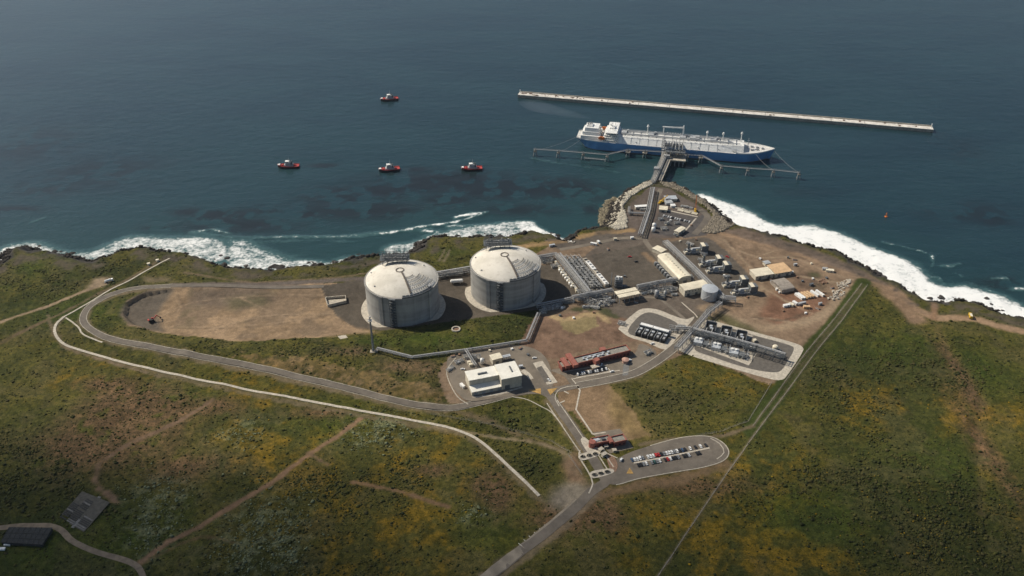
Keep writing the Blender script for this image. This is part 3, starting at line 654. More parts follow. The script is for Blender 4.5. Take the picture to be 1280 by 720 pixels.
# gate car park
CPK = [(757,600),(765,580),(784,567),(820,555),(855,546.5),(885,545.5),(903,553),(911,565),(904,576),(880,584),(845,590),(800,598),(770,606)]
cp, P = sheet('car_park', CPK, 'asph', .11)
strip('kerb', None, .9, 'kerb', .24, world=P[14:61], smooth=False, thick=.2)
strip('kerb', [(888,548),(900,555),(905,566),(896,574)], .9, 'kerb', .26, thick=.2)
strip('traffic_island', [(792,579),(840,570),(887,560)], 1.8, 'pale', .30, smooth=False, thick=.2)
sheet('pavement', [(726,551),(731,547),(741,556),(748,561),(745,567),(735,566)], 'pale', .28)
for q in ([(724,569),(746,563.5),(749,569),(728,576)], [(739,590),(763,586),(766,591.5),(742,598)]): sheet('traffic_island', q, 'pale', .33)
strip('kerb', [(725,563),(724,571),(733,586),(739,597),(741,605),(736,617)], 1.2, 'pale', .32, thick=.2)
for a in ([(748,569),(760,588)], [(755,566),(767,584)], [(754,560),(757,566),(772,573)], [(751,571),(758,566)]): strip('kerb', a, 1.0, 'pale', .34, smooth=False, thick=.2)
sheet('paved_yard', [(740,541),(775,536),(792,560),(762,567)], 'asph2', .14, rnd=False)
sheet('planted_island', [(758,569),(768,572),(772,582),(769,590),(762,585)], 'brown', .25)
# perimeter channel and old road to the cliff
CH = [(212,323),(180,340),(140,361),(105,382),(80,396),(70,406),(69,417),(80,430),(108,440),(150,452),(200,464),(260,477),(330,491),(400,504),(470,517),(540,530),(580,541),(606,556),(640,587),(674,620)]
strip('drainage_channel', CH[4:], 2.9, 'pale', .35, thick=.5)
strip('drainage_channel', CH[:5], 2.0, 'pale', .3, thick=.4)
strip('footpath', [(82,397),(98,409),(104,418),(128,428)], 1.8, 'pale', .2)
strip('path', [(-30,662),(0,660),(30,657),(60,657),(77,663),(90,676),(115,688),(145,697),(165,704),(176,714),(182,735)], 5.2, 'dirtroad', .15)
# process pads
def pad(loop, inner, wid):
    o, P = sheet('concrete_pad', loop, 'pale', .12); sheet('gravel_pad', inner, 'gravel', .20); return o
pad([(774,409),(790,394),(803,386),(822,387),(840,394),(857,399),(868,396),(860,407),(845,424),(832,437),(808,428),(788,422),(776,414)], [(785,415),(795,399),(808,391),(822,393),(846,404),(842,414),(833,424),(822,427),(800,422)], 5)
pad([(846,434),(862,424),(872,410),(884,400),(906,405),(950,417),(990,428),(1003,434),(1002,442),(985,468),(976,475),(955,472),(900,456),(862,444)], [(868,436),(880,416),(905,409),(945,420),(985,431),(992,437),(984,452),(975,464),(960,465),(930,459),(890,446)], 6)
o_, _ = sheet('concrete_apron', [(866,431),(876,424),(946,442),(936,457)], 'pale', .27, rnd=False)
sheet('concrete_apron', [(880,414),(888,408),(942,420),(934,426)], 'pale', .27, rnd=False)
strip('road', [(790,372),(815,372),(828,376),(856,399)], 4, 'asph2', .1)
strip('kerb', [(852,378),(868,392),(872,397)], 1.2, 'pale', .24, smooth=False, thick=.1)
# rock head pad
strip('kerb', [(830,262),(848,266),(872,271)], 2.5, 'pale', .2, smooth=False, thick=.1)
strip('kerb', [(870,273),(857,288)], 2.0, 'pale', .2, smooth=False, thick=.1)
strip('road', [(874,262),(884,270),(880,280),(868,293)], 9, 'asph', .13)
# bench slab and others on the soil platform
sheet('concrete_slab', [(422,421),(432,419.5),(436,423),(427,425.5)], 'pale', .25, rnd=False)
# ------------------------------------------------------------------ things
def fr(A, B, Cc, z=0.0):
    a, b_, c_ = [np.array(W(*p, z)[:2]) for p in (A, B, Cc)]
    t = (b_-a); L = np.linalg.norm(t); t = t/L; n = np.array((-t[1], t[0])); w = float(np.dot(c_-a, n))
    ctr = a + t*L/2 + n*w/2
    return (float(ctr[0]), float(ctr[1])), float(L), abs(w), math.atan2(t[1], t[0])
def at(u, v, z=None):
    p = G(u, v); return p
def ground(c): return (c[0], c[1], max(hfun(c[0], c[1]), SEA))
# ---- storage tanks
def storage_tank(cpx, rad, label, side_word):
    x, y, z = W(*cpx, -4.4); z = hfun(x, y)
    t = thing('storage_tank', label, 'storage tank', (x, y, z-.1), 0, 'concrete gas storage tanks')
    hw, rd = 38.0, rad; Rs = rd*2.0; sag = Rs-math.sqrt(Rs*Rs-rd*rd)
    MB().lathe([(rd, -1), (rd, hw)], 96).build('wall', 'tank', t, smooth=True)
    mb = MB().lathe([(rd+.01, hw-1.2), (rd+.7, hw-1.2), (rd+.7, hw+.5), (rd-.8, hw+.5), (rd-.8, hw+.2)], 96); mb.build('ring_beam', 'tank', t)
    prof = []
    for k in range(25):
        r = (rd-1.0)*(1-k/24); r = max(r, .01)
        prof.append((r, hw+.1+math.sqrt(Rs*Rs-r*r)-(Rs-sag)))
    dome = MB().lathe(prof, 96).build('dome_roof', 'dome', t, smooth=True)
    dz = lambda r: hw+.1+math.sqrt(Rs*Rs-r*r)-(Rs-sag)
    for a in (-118, -36, 54, 142):
        c, s = math.cos(R(a)), math.sin(R(a)); mb = MB().box(c*(rd+.35), s*(rd+.35), -1, 1.7, 4.6, hw+1.0, R(a)); mb.build('buttress', 'tank', t)
    # apron slab: tapered ring on the ground
    MB().lathe([(rd+.05, .9), (rd+6.8, .55), (rd+7.6, -.6)], 96).build('apron', 'pale', t)
    # inner pump ring with the trough that leads to the rim platform
    mb = MB().lathe([(3.6, dz(4)+.5), (4.8, dz(4)+.5), (4.8, dz(4)-.4), (3.6, dz(4)-.4), (3.6, dz(4)+.5)], 32, -1, 1); mb.build('pump_ring', 'trough', t)
    pr = MB(); ang = R(-68); c, s = math.cos(ang), math.sin(ang)
    pts = [(c*r, s*r, dz(r)+.5) for r in (5, 12, 19, 26, 33, rd-4)]
    for p, q in zip(pts[:-1], pts[1:]): pr.bar(p, q, 1.7, .9)
    pr.build('roof_pipe_trough', 'trough', t)
    # railing posts in a quarter of the dome (small studs with rails)
    rl = MB()
    for r in (16, 21, 26, 31, 35.5):
        prev = None
        for a in range(-66, -6, 5):
            if r < 20 and a > -30: continue
            p = (math.cos(R(a))*r, math.sin(R(a))*r, dz(r)); rl.bar((p[0], p[1], p[2]-.1), (p[0], p[1], p[2]+1.7), .5)
            if prev and r in (16, 21, 26, 31, 35.5): rl.bar((prev[0], prev[1], prev[2]+1.3), (p[0], p[1], p[2]+1.3), .16)
            prev = p
    for a in (-66, -31, -26):
        for r0, r1 in ((16, 21), (21, 26), (26, 31), (31, 35.5)):
            if r0 < 20 and a > -30: continue
            rl.bar((math.cos(R(a))*r0, math.sin(R(a))*r0, dz(r0)+1.3), (math.cos(R(a))*r1, math.sin(R(a))*r1, dz(r1)+1.3), .16)
    rl.build('roof_railing', 'dsteel', t)
    # rim platform at the front right
    rp = MB()
    for a in range(-80, -26, 6):
        c, s = math.cos(R(a)), math.sin(R(a)); rr = rd-1.4
        rp.box(c*rr, s*rr, hw+.6, 5.2, 4.6, .5, R(a))
        rp.box(c*(rr+2.4), s*(rr+2.4), hw+1, .25, 4.4, 1.3, R(a))
        rp.box(c*(rr-1.2), s*(rr-1.2), hw+1, 1.0, 3.2, 1.2+.6*(a % 12 == 0), R(a))
    rp.build('rim_platform', 'dsteel', t)
    ps = MB(); a = R(-30); c, s = math.cos(a)*(rd-3.5), math.sin(a)*(rd-3.5); ps.box(c, s, hw, 4, 4, 3.6, a); ps.build('rim_cabin', 'steel', t)
    # stair tower on the front of the wall
    st = MB(); a = R(-98)
    for k in range(11):
        z0 = k*3.5
        for (ra, ta) in ((.9, -3.4), (.9, 3.4), (3.1, -3.4), (3.1, 3.4)):
            ca, sa = math.cos(a), math.sin(a); px_, py_ = ca*(rd+ra)-sa*ta, sa*(rd+ra)+ca*ta
            st.bar((px_, py_, z0), (px_, py_, z0+3.5), .28)
        px0, py0 = math.cos(a)*(rd+2)-math.sin(a)*(-3.2), math.sin(a)*(rd+2)+math.cos(a)*(-3.2)
        px1, py1 = math.cos(a)*(rd+2)-math.sin(a)*(3.2), math.sin(a)*(rd+2)+math.cos(a)*(3.2)
        s_ = 1 if k % 2 else -1
        st.bar((px0, py0, z0+(0 if s_ > 0 else 3.4)), (px1, py1, z0+(3.4 if s_ > 0 else 0)), 1.3, .3)
        st.box(math.cos(a)*(rd+2), math.sin(a)*(rd+2), z0+3.3, 2.4, 7.0, .18, a)
    st.build('stair_tower', 'dsteel', t)
    # big roof platform at the back of the dome
    pz = hw+12.2; cx, cy = -9.0, 24.5; Lx, Ly = 33, 13
    mb = MB().box(cx, cy, pz, Lx, Ly, .9, R(4))
    for i in range(6):
        for j in (-1, 1):
            px_, py_ = cx+(i-2.5)*5.4, cy+j*5
            mb.bar((px_, py_, hw-1), (px_, py_, pz), .5)
        mb.bar((cx+(i-2.5)*5.4, cy-5, hw+3), (cx+(i-2.5)*5.4, cy+5, pz), .3)
    pl = mb.build('roof_platform', 'dsteel', t)
    rnd = random.Random(3 if side_word == 'l' else 8)
    mb = MB()
    for i in range(8):
        for j in (-1, 0, 1):
            px_, py_ = cx+(i-3.5)*3.9, cy+j*5.2
            mb.bar((px_, py_, pz+.9), (px_, py_, pz+5.2+rnd.random()*2.2), .36)
    for j in (-1, 0, 1):
        for zz in (3.2, 5.4): mb.bar((cx-Lx/2, cy+j*5.2, pz+zz), (cx+Lx/2, cy+j*5.2, pz+zz), .34)
    for i in range(8):
        mb.bar((cx+(i-3.5)*3.9, cy-5.6, pz+5.4), (cx+(i-3.5)*3.9, cy+5.6, pz+5.4), .34)
    for s_ in (-1, 1):
        mb.box(cx, cy+s_*5.9, pz+1.9, Lx, .14, .2); mb.box(cx, cy+s_*5.9, pz+1.3, Lx, .14, .14)
    mb.build('platform_frame', 'dsteel', pl)
    mb = MB()
    for k in range(7):
        px_, py_ = cx-12+k*4+rnd.random(), cy+rnd.uniform(-3.5, 3.5); h = rnd.uniform(2.2, 5.5)
        mb.cyl((px_, py_, pz+.9), (px_, py_, pz+.9+h), rnd.uniform(.5, .9), 8)
    for k in range(4):
        mb.cyl((cx-14, cy-3+k*2, pz+2.2+k*.4), (cx+14, cy-3+k*2, pz+2.2+k*.4), .38, 8)
    mb.build('platform_pipework', 'pipe', pl)
    for k in range(3):
        px_ = cx-11+k*11; MB().bar((px_, cy+5, pz+.9), (px_, cy+5, pz+9.5+k), .3).bar((px_-1.2, cy+5, pz+9), (px_+2.6, cy+5, pz+9), .25).build('hoist_mast', 'steel', pl)
    # pipe riser from platform down the back-left flank
    mb = MB()
    for k in range(4):
        a = R(116+k*2.2); c, s = math.cos(a), math.sin(a)
        mb.cyl((c*(rd+1.2), s*(rd+1.2), -.3), (c*(rd+1.2), s*(rd+1.2), hw+3), .45, 8); mb.cyl((c*(rd+1.2), s*(rd+1.2), hw+3), (cx-8+k*2, cy+2, pz+2), .45, 8)
    mb.build('riser_pipe', 'pipe', t)
    mb = MB(); a = R(127); c, s = math.cos(a), math.sin(a)
    for k in range(5):
        mb.box(c*(rd-2)-s*(k-2)*2.6, s*(rd-2)+c*(k-2)*2.6, hw+.4, 2.2, 1.8, 1.6+.5*(k % 2), a)
    mb.build('valve_skid', 'steel', t)
    for (r_, a_) in ((34, -142), (31, 40), (35, 168)): MB().cyl((r_*math.cos(R(a_)), r_*math.sin(R(a_)), dz(r_)-.2), (r_*math.cos(R(a_)), r_*math.sin(R(a_)), dz(r_)+1.1), .8, 8).build('roof_vent', 'steel', t)
    return t
storage_tank((504.5,384), 40.5, 'huge round concrete tank with domed roof, left of the pair beside the mast', 'l')
storage_tank((632,364), 40.2, 'huge round concrete tank with domed roof, right of the pair nearest the pipe racks', 'r')
# ---- ship
def carrier():
    a = np.array(W(745,189.0,SEA)[:2]); b_ = np.array(W(905,203.2,SEA)[:2]); rz = math.atan2(b_[1]-a[1], b_[0]-a[0])
    t_ = np.array((math.cos(rz), math.sin(rz))); n_ = np.array((-t_[1], t_[0]))
    mid = np.array(W(840.5,196.0,SEA)[:2]) + n_*22.5
    t = thing('gas_carrier', 'long blue hulled gas carrier with white decks moored at the jetty head', 'ship', (float(mid[0]), float(mid[1]), SEA), rz)
    Lh, Bm, Fb = 150.0, 22.5, 14.0
    def half(x, z):                                                   # half breadth of the hull along its length
        u = x/Lh
        bow = 1.0 if u < .62 else max(0, 1-((u-.62)/(.38 if z > .5 else .345))**2.2)
        st = 1.0 if u > -.78 else 1-.42*((-.78-u)/.22)**1.6*(1.0 if z > .5 else 2.0)
        return Bm*bow*max(st, .03)
    xs = [-150,-148,-144,-138,-130,-118,-100,-70,0,60,93,104,114,122,130,136,141,145,148,149.7,150]
    mb = MB(); levels = (-4, .9, 7.0, Fb)
    ring = []
    for li, z in enumerate(levels):
        zz = 0.0 if li < 2 else 1.0
        row = []
        for x in xs:
            xx = x if li >= 2 else x*(1.0 if x < 0 else .965)
            if li < 2 and x < -135: xx = x+(-135-x)*.6
            h = half(min(x, 149.95), zz); sheer = 3.0*max(0, (x-105)/45)**1.6 if li == 3 else 0
            row.append((xx, h, z+sheer))
        ring.append(row)
    def skin(l0, l1, nm, mtl):
        mb = MB(); A, B = ring[l0], ring[l1]; n = len(xs)
        vs = [(x, -h, z) for x, h, z in A]+[(x, -h, z) for x, h, z in B]+[(x, h, z) for x, h, z in A]+[(x, h, z) for x, h, z in B]
        fs = [(i, i+1, n+i+1, n+i) for i in range(n-1)]+[(2*n+i+1, 2*n+i, 3*n+i, 3*n+i+1) for i in range(n-1)]
        fs += [(0, n, 3*n, 2*n)]
        mb.add(vs, fs); return mb.build(nm, mtl, t)
    hull = skin(1, 3, 'hull', 'blue'); skin(0, 1, 'boot_top', 'dsteel')
    mb = MB(); n = len(xs); T = ring[3]
    mb.add([(x, -h+.05, z-.02) for x, h, z in T]+[(x, h-.05, z-.02) for x, h, z in T], [(i, i+1, n+i+1, n+i) for i in range(n-1)]); mb.build('main_deck', 'deck', t)
    # bulwark along bow and stern in white
    mb = MB()
    for s_ in (-1, 1):
        for (x0, h0, z0), (x1, h1, z1) in zip(T[:-1], T[1:]):
            if x0 >= 93 or x1 <= -100: mb.bar((x0, s_*(h0-.2), z0+.5), (x1, s_*(h1-.2), z1+.5), .4, 1.7)
    mb.build('bulwark', 'white', t)
    # trunk deck: long box with sloped flanks, cut in four tank lengths
    tr = MB(); x0, x1 = -84, 104
    prof = [(-21.6, 14.1), (-13.6, 22.2), (0, 23.0), (13.6, 22.2), (21.6, 14.1)]
    segs = [(x0, x1-14, 1.0), (x1-14, x1, .80)]
    vs = []; 
    for x, k in ((x0, 1), (x1-34, 1), (x1, .80)):
        vs += [(x, yy*k, zz) for yy, zz in prof]
    fs = []
    for r_ in range(2): fs += [(r_*5+i, r_*5+5+i, r_*5+6+i, r_*5+1+i)[::-1] for i in range(4)]
    fs += [(0,1,2,3,4), (14,13,12,11,10)]
    trunk = tr.add(vs, fs).build('trunk_deck', 'white', t)
    mb = MB()
    for x in range(-80, 96, 8): mb.box(x, -14.2, 22.0, .5, .5, 1.2); mb.box(x, 14.2, 22.0, .5, .5, 1.2)
    for y in (-14.2, 14.2): mb.box(8, y, 23.2, 180, .22, .22)
    for x in (-78, -36, 12, 58): mb.box(x, 0, 22.6, 9, 10, 2.6); mb.cyl((x+6, 4, 22.5), (x+6, 4, 27), 1.6, 10)
    mb.build('tank_dome', 'deckgrey', trunk)
    mb = MB()
    for k, y in enumerate((-8, -6.2, -4.4, 4.4, 6.2, 8)):
        mb.cyl((-82, y, 24.2+.3*(k % 2)), (98-10*(k % 3), y, 24.2+.3*(k % 2)), .55, 8)
    for x in range(-76, 96, 12): mb.box(x, 0, 22.8, .6, 18, 1.2)
    mb.build('deck_pipework', 'deckgrey', trunk)
    for x in (-60, -20, 34, 64, 90): MB().box(x, -18.2, 16.5, 7, 1.2, .5).box(x+3, -19.2, 15, 1, .8, 3).build('deck_walkway', 'deckgrey', trunk)
    for x in np.arange(-78, 78, 13): MB().bar((x, -21.2, 14.6), (x, -13.9, 22.3), .4).build('deck_rib', 'deckgrey', trunk)
    # vent masts
    for x, h in ((-42, 15), (48, 13), (72, 13), (99, 16)):
        mb = MB(); mb.cyl((x, 3, 22), (x, 3, 22+h), .8, 8, .55); mb.box(x, 3, 22+h-2.2, 3.4, 3.4, .4); mb.cyl((x, 3, 22+h-1.0), (x, 3, 22+h+.6), 1.5, 8, 1.2)
        for s_ in (-1, 1): mb.bar((x+s_*2.4, 3, 22.5), (x, 3, 22+h*.6), .3)
        mb.build('vent_mast', 'white', t)
    # manifold and cargo crane frame amidships
    mb = MB()
    for x in range(-12, 14, 4): mb.cyl((x, -21, 20.5), (x, 21, 20.5), .8, 8); mb.box(x, -20.5, 14, 1.2, 1.4, 7)
    mb.box(0, -18.8, 18.4, 30, 6, .5); mb.box(0, 18.8, 18.4, 30, 6, .5); mb.build('manifold', 'steel', t)
    mb = MB()
    mb.cyl((12, 6, 22), (12, 6, 36), 1.3, 10); mb.bar((12, 6, 36), (-20, 8, 34.5), 1.4, 1.6); mb.cyl((-18, 8, 22.5), (-18, 8, 34), .7, 8); mb.bar((12, 6, 38), (-6, 7, 35.6), .4); mb.cyl((12, 6, 36), (12, 6, 40), .9, 8)
    mb.build('deck_crane', 'white', t)
    mb = MB(); mb.box(30, 0, 22.8, 14, 12, 3.2); mb.box(34, 1, 26, 6, 6, 1.2); mb.build('compressor_house', 'deckgrey', t)
    # forecastle fittings
    mb = MB()
    for x, y in ((116,-6),(116,6),(124,-4),(124,4),(132,0)): mb.box(x, y, 14.6+max(0,(x-112)*.06), 3, 2.6, 1.8); mb.cyl((x+2, y-1, 15.6), (x+2, y+1, 15.6), 1.2, 10)
    mb.cyl((110, 0, 14), (110, 0, 31), .6, 8, .4); mb.box(110, 0, 27, 3.2, 3.2, .4); mb.build('windlass', 'deckgrey', t)
    # aft: engine casing, funnel, accommodation with bridge wings
    mb = MB(); mb.box(-128, 0, 14, 30, 34, 6.0); mb.box(-128, 0, 20, 26, 26, 5.0); mb.build('engine_casing', 'white', t)
    mb = MB(); mb.box(-127, 0, 25, 22, 22, 5.6, top=.94); mb.box(-131, 0, 30.6, 9, 10, 1.8); fn = mb.build('funnel', 'white', t)
    mb = MB()
    for k in range(3): mb.cyl((-133+k*2.4, -2+k*2, 32), (-134.4+k*2.4, -2+k*2, 35.4), .9, 8)
    mb.build('exhaust_pipe', 'dsteel', fn)
    mb = MB(); z = 14
    for k, (lx, ly) in enumerate(((25, 40), (24, 36), (22, 32), (20, 29))):
        mb.box(-96+k*.3, 0, z, lx, ly, 2.9); mb.box(-96+k*.3, 0, z+2.9, lx+1.2, ly+1.4, .25); z += 3.15
    acc = mb.build('accommodation', 'white', t)
    mb = MB(); z = 14
    for k, (lx, ly) in enumerate(((25, 40), (24, 36), (22, 32), (20, 29))):
        for yy in np.arange(-ly/2+2, ly/2-1, 2.8): mb.box(-96+k*.3+lx/2+.03, yy, z+1.3, .08, 1.1, 1.0)
        for xx in np.arange(-lx/2+2, lx/2-1, 2.8):
            for s_ in (-1, 1): mb.box(-96+k*.3+xx, s_*(ly/2+.03), z+1.3, 1.1, .08, 1.0)
        z += 3.15
    mb.build('window', 'glass', acc)
    mb = MB(); mb.box(-94, 0, 26.65, 15, 45, 3.0); mb.box(-95, 0, 29.66, 16, 43, .3); mb.box(-96, 0, 29.97, 8, 12, 1.6); br = mb.build('bridge', 'white', t)
    mb = MB(); mb.box(-86.45, 0, 27.8, .12, 43, 1.3); mb.box(-94, -22.55, 27.8, 13, .12, 1.3); mb.box(-94, 22.55, 27.8, 13, .12, 1.3); mb.build('window', 'glass', br)
    mb = MB(); mb.cyl((-97, 0, 31.5), (-97, 0, 38), .7, 8, .35); mb.box(-97, 0, 34.5, .5, 7, .4); mb.box(-96.4, 0, 36, .5, 5, .6); mb.cyl((-99, 4, 31.5), (-99, 4, 34), 1.2, 10); mb.cyl((-93, -10, 29.9), (-93, -10, 34), .3, 6); mb.cyl((-93, 10, 29.9), (-93, 10, 34), .3, 6)
    mb.build('radar_mast', 'white', br)
    for s_ in (-1, 1):
        mb = MB(); y = s_*19.8; mb.box(-110, y, 18.3, 10, 3.4, 1.6, top=.9); mb.box(-110, y, 19.8, 9, 3.0, 1.8, top=.7); mb.box(-110, y, 17.2, 8, 2, 1.1, top=.9); mb.build('lifeboat', 'orange', t)
        mb = MB()
        for xx in (-115, -105): mb.bar((xx, s_*18, 14), (xx, s_*20.8, 21.6), .5); mb.bar((xx, s_*20.8, 21.6), (xx, s_*18.3, 22.4), .4)
        mb.build('davit', 'white', t)
    mb = MB(); 
    for x, y in ((-142,-8),(-142,8),(-139,0)): mb.box(x, y, 14, 4, 3, 1.8); mb.cyl((x, y-2, 15.4), (x, y+2, 15.4), 1.1, 8)
    mb.box(-142, 0, 14, .5, .5, 6); mb.build('mooring_winch', 'deckgrey', t)
    return t
ship = carrier()
# ---- caisson breakwater
def breakwater():
    zt = SEA+5.5
    a = np.array(W(648,116.6,zt)[:2]); b_ = np.array(W(1166.5,160.0,zt)[:2]); L = float(np.linalg.norm(b_-a)); rz = math.atan2(b_[1]-a[1], b_[0]-a[0]); mid = (a+b_)/2
    t = thing('breakwater', 'long straight concrete caisson breakwater standing alone seaward of the ship', 'breakwater', (float(mid[0]), float(mid[1]), SEA), rz)
    n = 13; l = L/n
    for k in range(n):
        mb = MB(); mb.box(-L/2+l*(k+.5), 0, -3, l-.35, 12.5, 7.7); mb.build('caisson', 'conc', t)
        mb = MB(); mb.box(-L/2+l*(k+.5), 0, 4.71, l-.7, 13.2, .85); mb.build('deck_slab', 'chalk', t)
    mb = MB(); mb.box(0, 6.1, 5.57, L-2, 1.0, 1.8); mb.build('parapet', 'pale', t)
    rr = random.Random(4)
    for k in range(34):
        x = rr.choice([rr.uniform(-L/2, -L/2+120), rr.uniform(-L/2, L/2)]); MB().box(x, rr.uniform(-4.5, 3), 5.57, rr.uniform(1, 5), rr.uniform(1, 3), rr.uniform(.4, 1.6)).build('deck_fitting', 'brown', t)
    for s_ in (-1, 1):
        mb = MB(); mb.cyl((s_*(L/2-3), 0, 5.4), (s_*(L/2-3), 0, 11), .5, 8); mb.cyl((s_*(L/2-3), 0, 11), (s_*(L/2-3), 0, 12.6), 1.0, 8, .7); mb.build('beacon', 'white', t)
breakwater()
# ---- tug boats
def tug():
    t = thing('tug_boat', '', 'tug boat', (0,0,SEA), 0, 'tug boats waiting off the terminal')
    xs = [-15.5,-15,-12,-4,4,9,12.5,15,16.2]; hb = [4.2,5.0,5.5,5.6,5.6,5.0,3.8,1.9,.2]; sh = [2.5,2.5,2.4,2.4,2.7,3.3,3.9,4.4,4.6]
    mb = MB(); n = len(xs)
    vs = [(x*.96, -h*.82, -1) for x, h in zip(xs, hb)]+[(x, -h, z) for x, h, z in zip(xs, hb, sh)]+[(x*.96, h*.82, -1) for x, h in zip(xs, hb)]+[(x, h, z) for x, h, z in zip(xs, hb, sh)]
    fs = [(i, i+1, n+i+1, n+i) for i in range(n-1)]+[(2*n+i+1, 2*n+i, 3*n+i, 3*n+i+1) for i in range(n-1)]+[(0, n, 3*n, 2*n)]
    mb.add(vs, fs).build('hull', 'hullblk', t)
    mb = MB(); mb.add([(x*.985, -h+.35, z-.05) for x, h, z in zip(xs, hb, sh)]+[(x*.985, h-.35, z-.05) for x, h, z in zip(xs, hb, sh)], [(i, i+1, n+i+1, n+i) for i in range(n-1)]); mb.build('deck', 'tug', t)
    mb = MB()
    for s_ in (-1, 1):
        for i in range(n-1): mb.bar((xs[i], s_*(hb[i]-.1), sh[i]+.4), (xs[i+1], s_*(hb[i+1]-.1), sh[i+1]+.4), .3, .9)
    mb.build('bulwark', 'tug', t)
    mb = MB(); mb.box(14.6, 0, 3.2, 2.8, 3.6, 2.0); mb.box(13, 0, 4.2, 1.8, 4.6, 1.2); mb.build('bow_fender', 'white', t)
    mb = MB(); mb.box(-.5, 0, 2.3, 13, 7.2, 2.8); mb.box(-.2, 0, 5.1, 9, 5.8, 2.4); mb.build('deckhouse', 'deckgrey', t)
    mb = MB(); mb.box(1.2, 0, 7.5, 5.2, 5.0, 2.4, top=1.06); mb.box(1.2, 0, 9.9, 5.8, 5.6, .3); wh = mb.build('wheelhouse', 'white', t)
    mb = MB(); mb.box(3.88, 0, 8.3, .1, 4.4, 1.1); mb.box(1.2, -2.6, 8.3, 4.2, .1, 1.1); mb.box(1.2, 2.6, 8.3, 4.2, .1, 1.1); mb.build('window', 'glass', wh)
    for s_ in (-1, 1): MB().box(-4.8, s_*2.3, 5, 1.9, 1.6, 4.6).build('funnel', 'dsteel', t)
    mb = MB(); mb.cyl((-.6, 0, 10), (-1.4, 0, 17.5), .35, 6, .15); mb.bar((-1, -1.6, 14), (-1, 1.6, 14), .22); mb.bar((-3.2, 0, 10), (-1.2, 0, 14), .22); mb.build('mast', 'steel', t)
    mb = MB(); mb.box(8.6, 0, 3.0, 2.8, 3.2, 1.6); mb.cyl((8.6, -1.9, 4), (8.6, 1.9, 4), 1.1, 8); mb.box(-9.5, 0, 2.3, 2.2, 2.6, 1.4); mb.build('towing_winch', 'tug', t)
    return t
tg = tug(); first = True
for px, rz, lab in (((361,209), 184, 'small red decked tug boat floating farthest left off the coast'), ((487,125), 199, 'small red decked tug boat farthest out to sea'),
                    ((487,213), 196, 'small red decked tug boat in the middle of the inshore three'), ((590,212), 188, 'small red decked tug boat floating nearest the jetty and ship')):
    o = tg if first else copy_tree(tg); first = False
    o.location = W(*px, SEA); o.rotation_euler.z = R(rz); o['label'] = lab
# ---- buoy
bx_, by_, _ = W(1107.5, 271, SEA)
t = thing('buoy', 'small orange navigation buoy floating alone off the right hand shore', 'buoy', (bx_, by_, SEA))
MB().lathe([(.1,-.6),(2.0,-.5),(2.0,.7),(.6,1.1),(.1,1.1)], 14).build('float', 'orange', t)
mb = MB()
for a in range(4): mb.bar((1.1*math.cos(a*PI/2), 1.1*math.sin(a*PI/2), 1), (.3*math.cos(a*PI/2), .3*math.sin(a*PI/2), 5), .25)
mb.cyl((0,0,4.6), (0,0,6.6), .9, 8, .2); mb.build('tower', 'orange', t)
# ---- jetty: trestle, loading platform, arms, dolphins, catwalks
DK = SEA+10.5
jA = np.array(W(818.5,231,DK-1)[:2]); jB = np.array(W(836,190,DK)[:2]); jt = jB-jA; jL = float(np.linalg.norm(jt)); jrz = math.atan2(jt[1], jt[0])
t = thing('jetty_trestle', 'grey approach trestle with road and pipes running out to the ship', 'jetty', (float(jA[0]), float(jA[1]), SEA), jrz)
MB().box(jL/2, -4.6, 9.2, jL+6, 5.2, 1.2).build('roadway', 'pale', t)
MB().box(jL/2, 3.0, 9.0, jL+6, 8.6, 1.0).build('pipe_deck', 'conc', t)
for k in range(8):
    x = 6+k*(jL-8)/7
    for y in (-6, 0, 6): MB().cyl((x, y, -4), (x, y, 9.2), .7, 8).build('pile', 'steel', t)
    MB().box(x, 0, 8.2, 1.8, 15, .8).build('pile_cap', 'conc', t)
mb = MB()
for k in range(18):
    x = 2+k*(jL-2)/17
    for y in (-.6, 6.8): mb.bar((x, y, 10), (x, y, 15), .4)
    mb.box(x, 3.1, 12.2, .4, 7.8, .4); mb.box(x, 3.1, 14.8, .4, 7.8, .4)
for y in (-.6, 6.8): mb.bar((0, y, 14.8), (jL, y, 14.8), .4)
mb.build('pipe_rack', 'steel', t)
for y, z_, r_ in ((.6,12.9,.5),(2.2,13.0,.6),(4.0,12.9,.55),(5.8,12.8,.4),(1.2,15.3,.45),(3.4,15.3,.5),(5.4,15.2,.35)):
    MB().cyl((-2, y, z_), (jL+2, y, z_), r_, 8).build('pipe', 'pipe', t)
mb = MB().box(jL*.34, 5.5, 10, 7, 7, 8); mb.build('expansion_loop', 'steel', t)
P0 = np.array(W(842,196,DK)[:2]); prz = ship.rotation_euler.z
t = thing('loading_platform', 'concrete loading platform on piles between trestle head and ship side', 'jetty', (float(P0[0]), float(P0[1]), SEA), prz)
MB().box(0, 0, 8.6, 37, 24, 1.9).build('deck', 'pale', t)
for x in (-15,-9,-3,3,9,15):
    for y in (-10, 0, 10): MB().cyl((x, y, -4), (x, y, 8.6), .75, 8).build('pile', 'steel', t)
MB().box(-10, -6, 10.5, 9, 6, 5).build('control_cabin', 'steel', t)
mb = MB()
for i in range(6):
    for j in range(3):
        x, y = -12+i*5.4, -3+j*5.5; mb.bar((x, y, 10.5), (x, y, 20+(i+j) % 3*2), .4)
for z_ in (14, 18.5): 
    for j in range(3): mb.bar((-13, -3+j*5.5, z_), (16, -3+j*5.5, z_), .4)
    for i in range(6): mb.bar((-12+i*5.4, -4, z_), (-12+i*5.4, 9, z_), .4)
mb.box(2, 3, 18.7, 29, 12, .25); mb.build('process_frame', 'dsteel', t)
mb = MB()
for k in range(9): mb.cyl((-13+k*3.4, -5, 12+k % 3), (-13+k*3.4, 9, 12+k % 3), .5, 8)
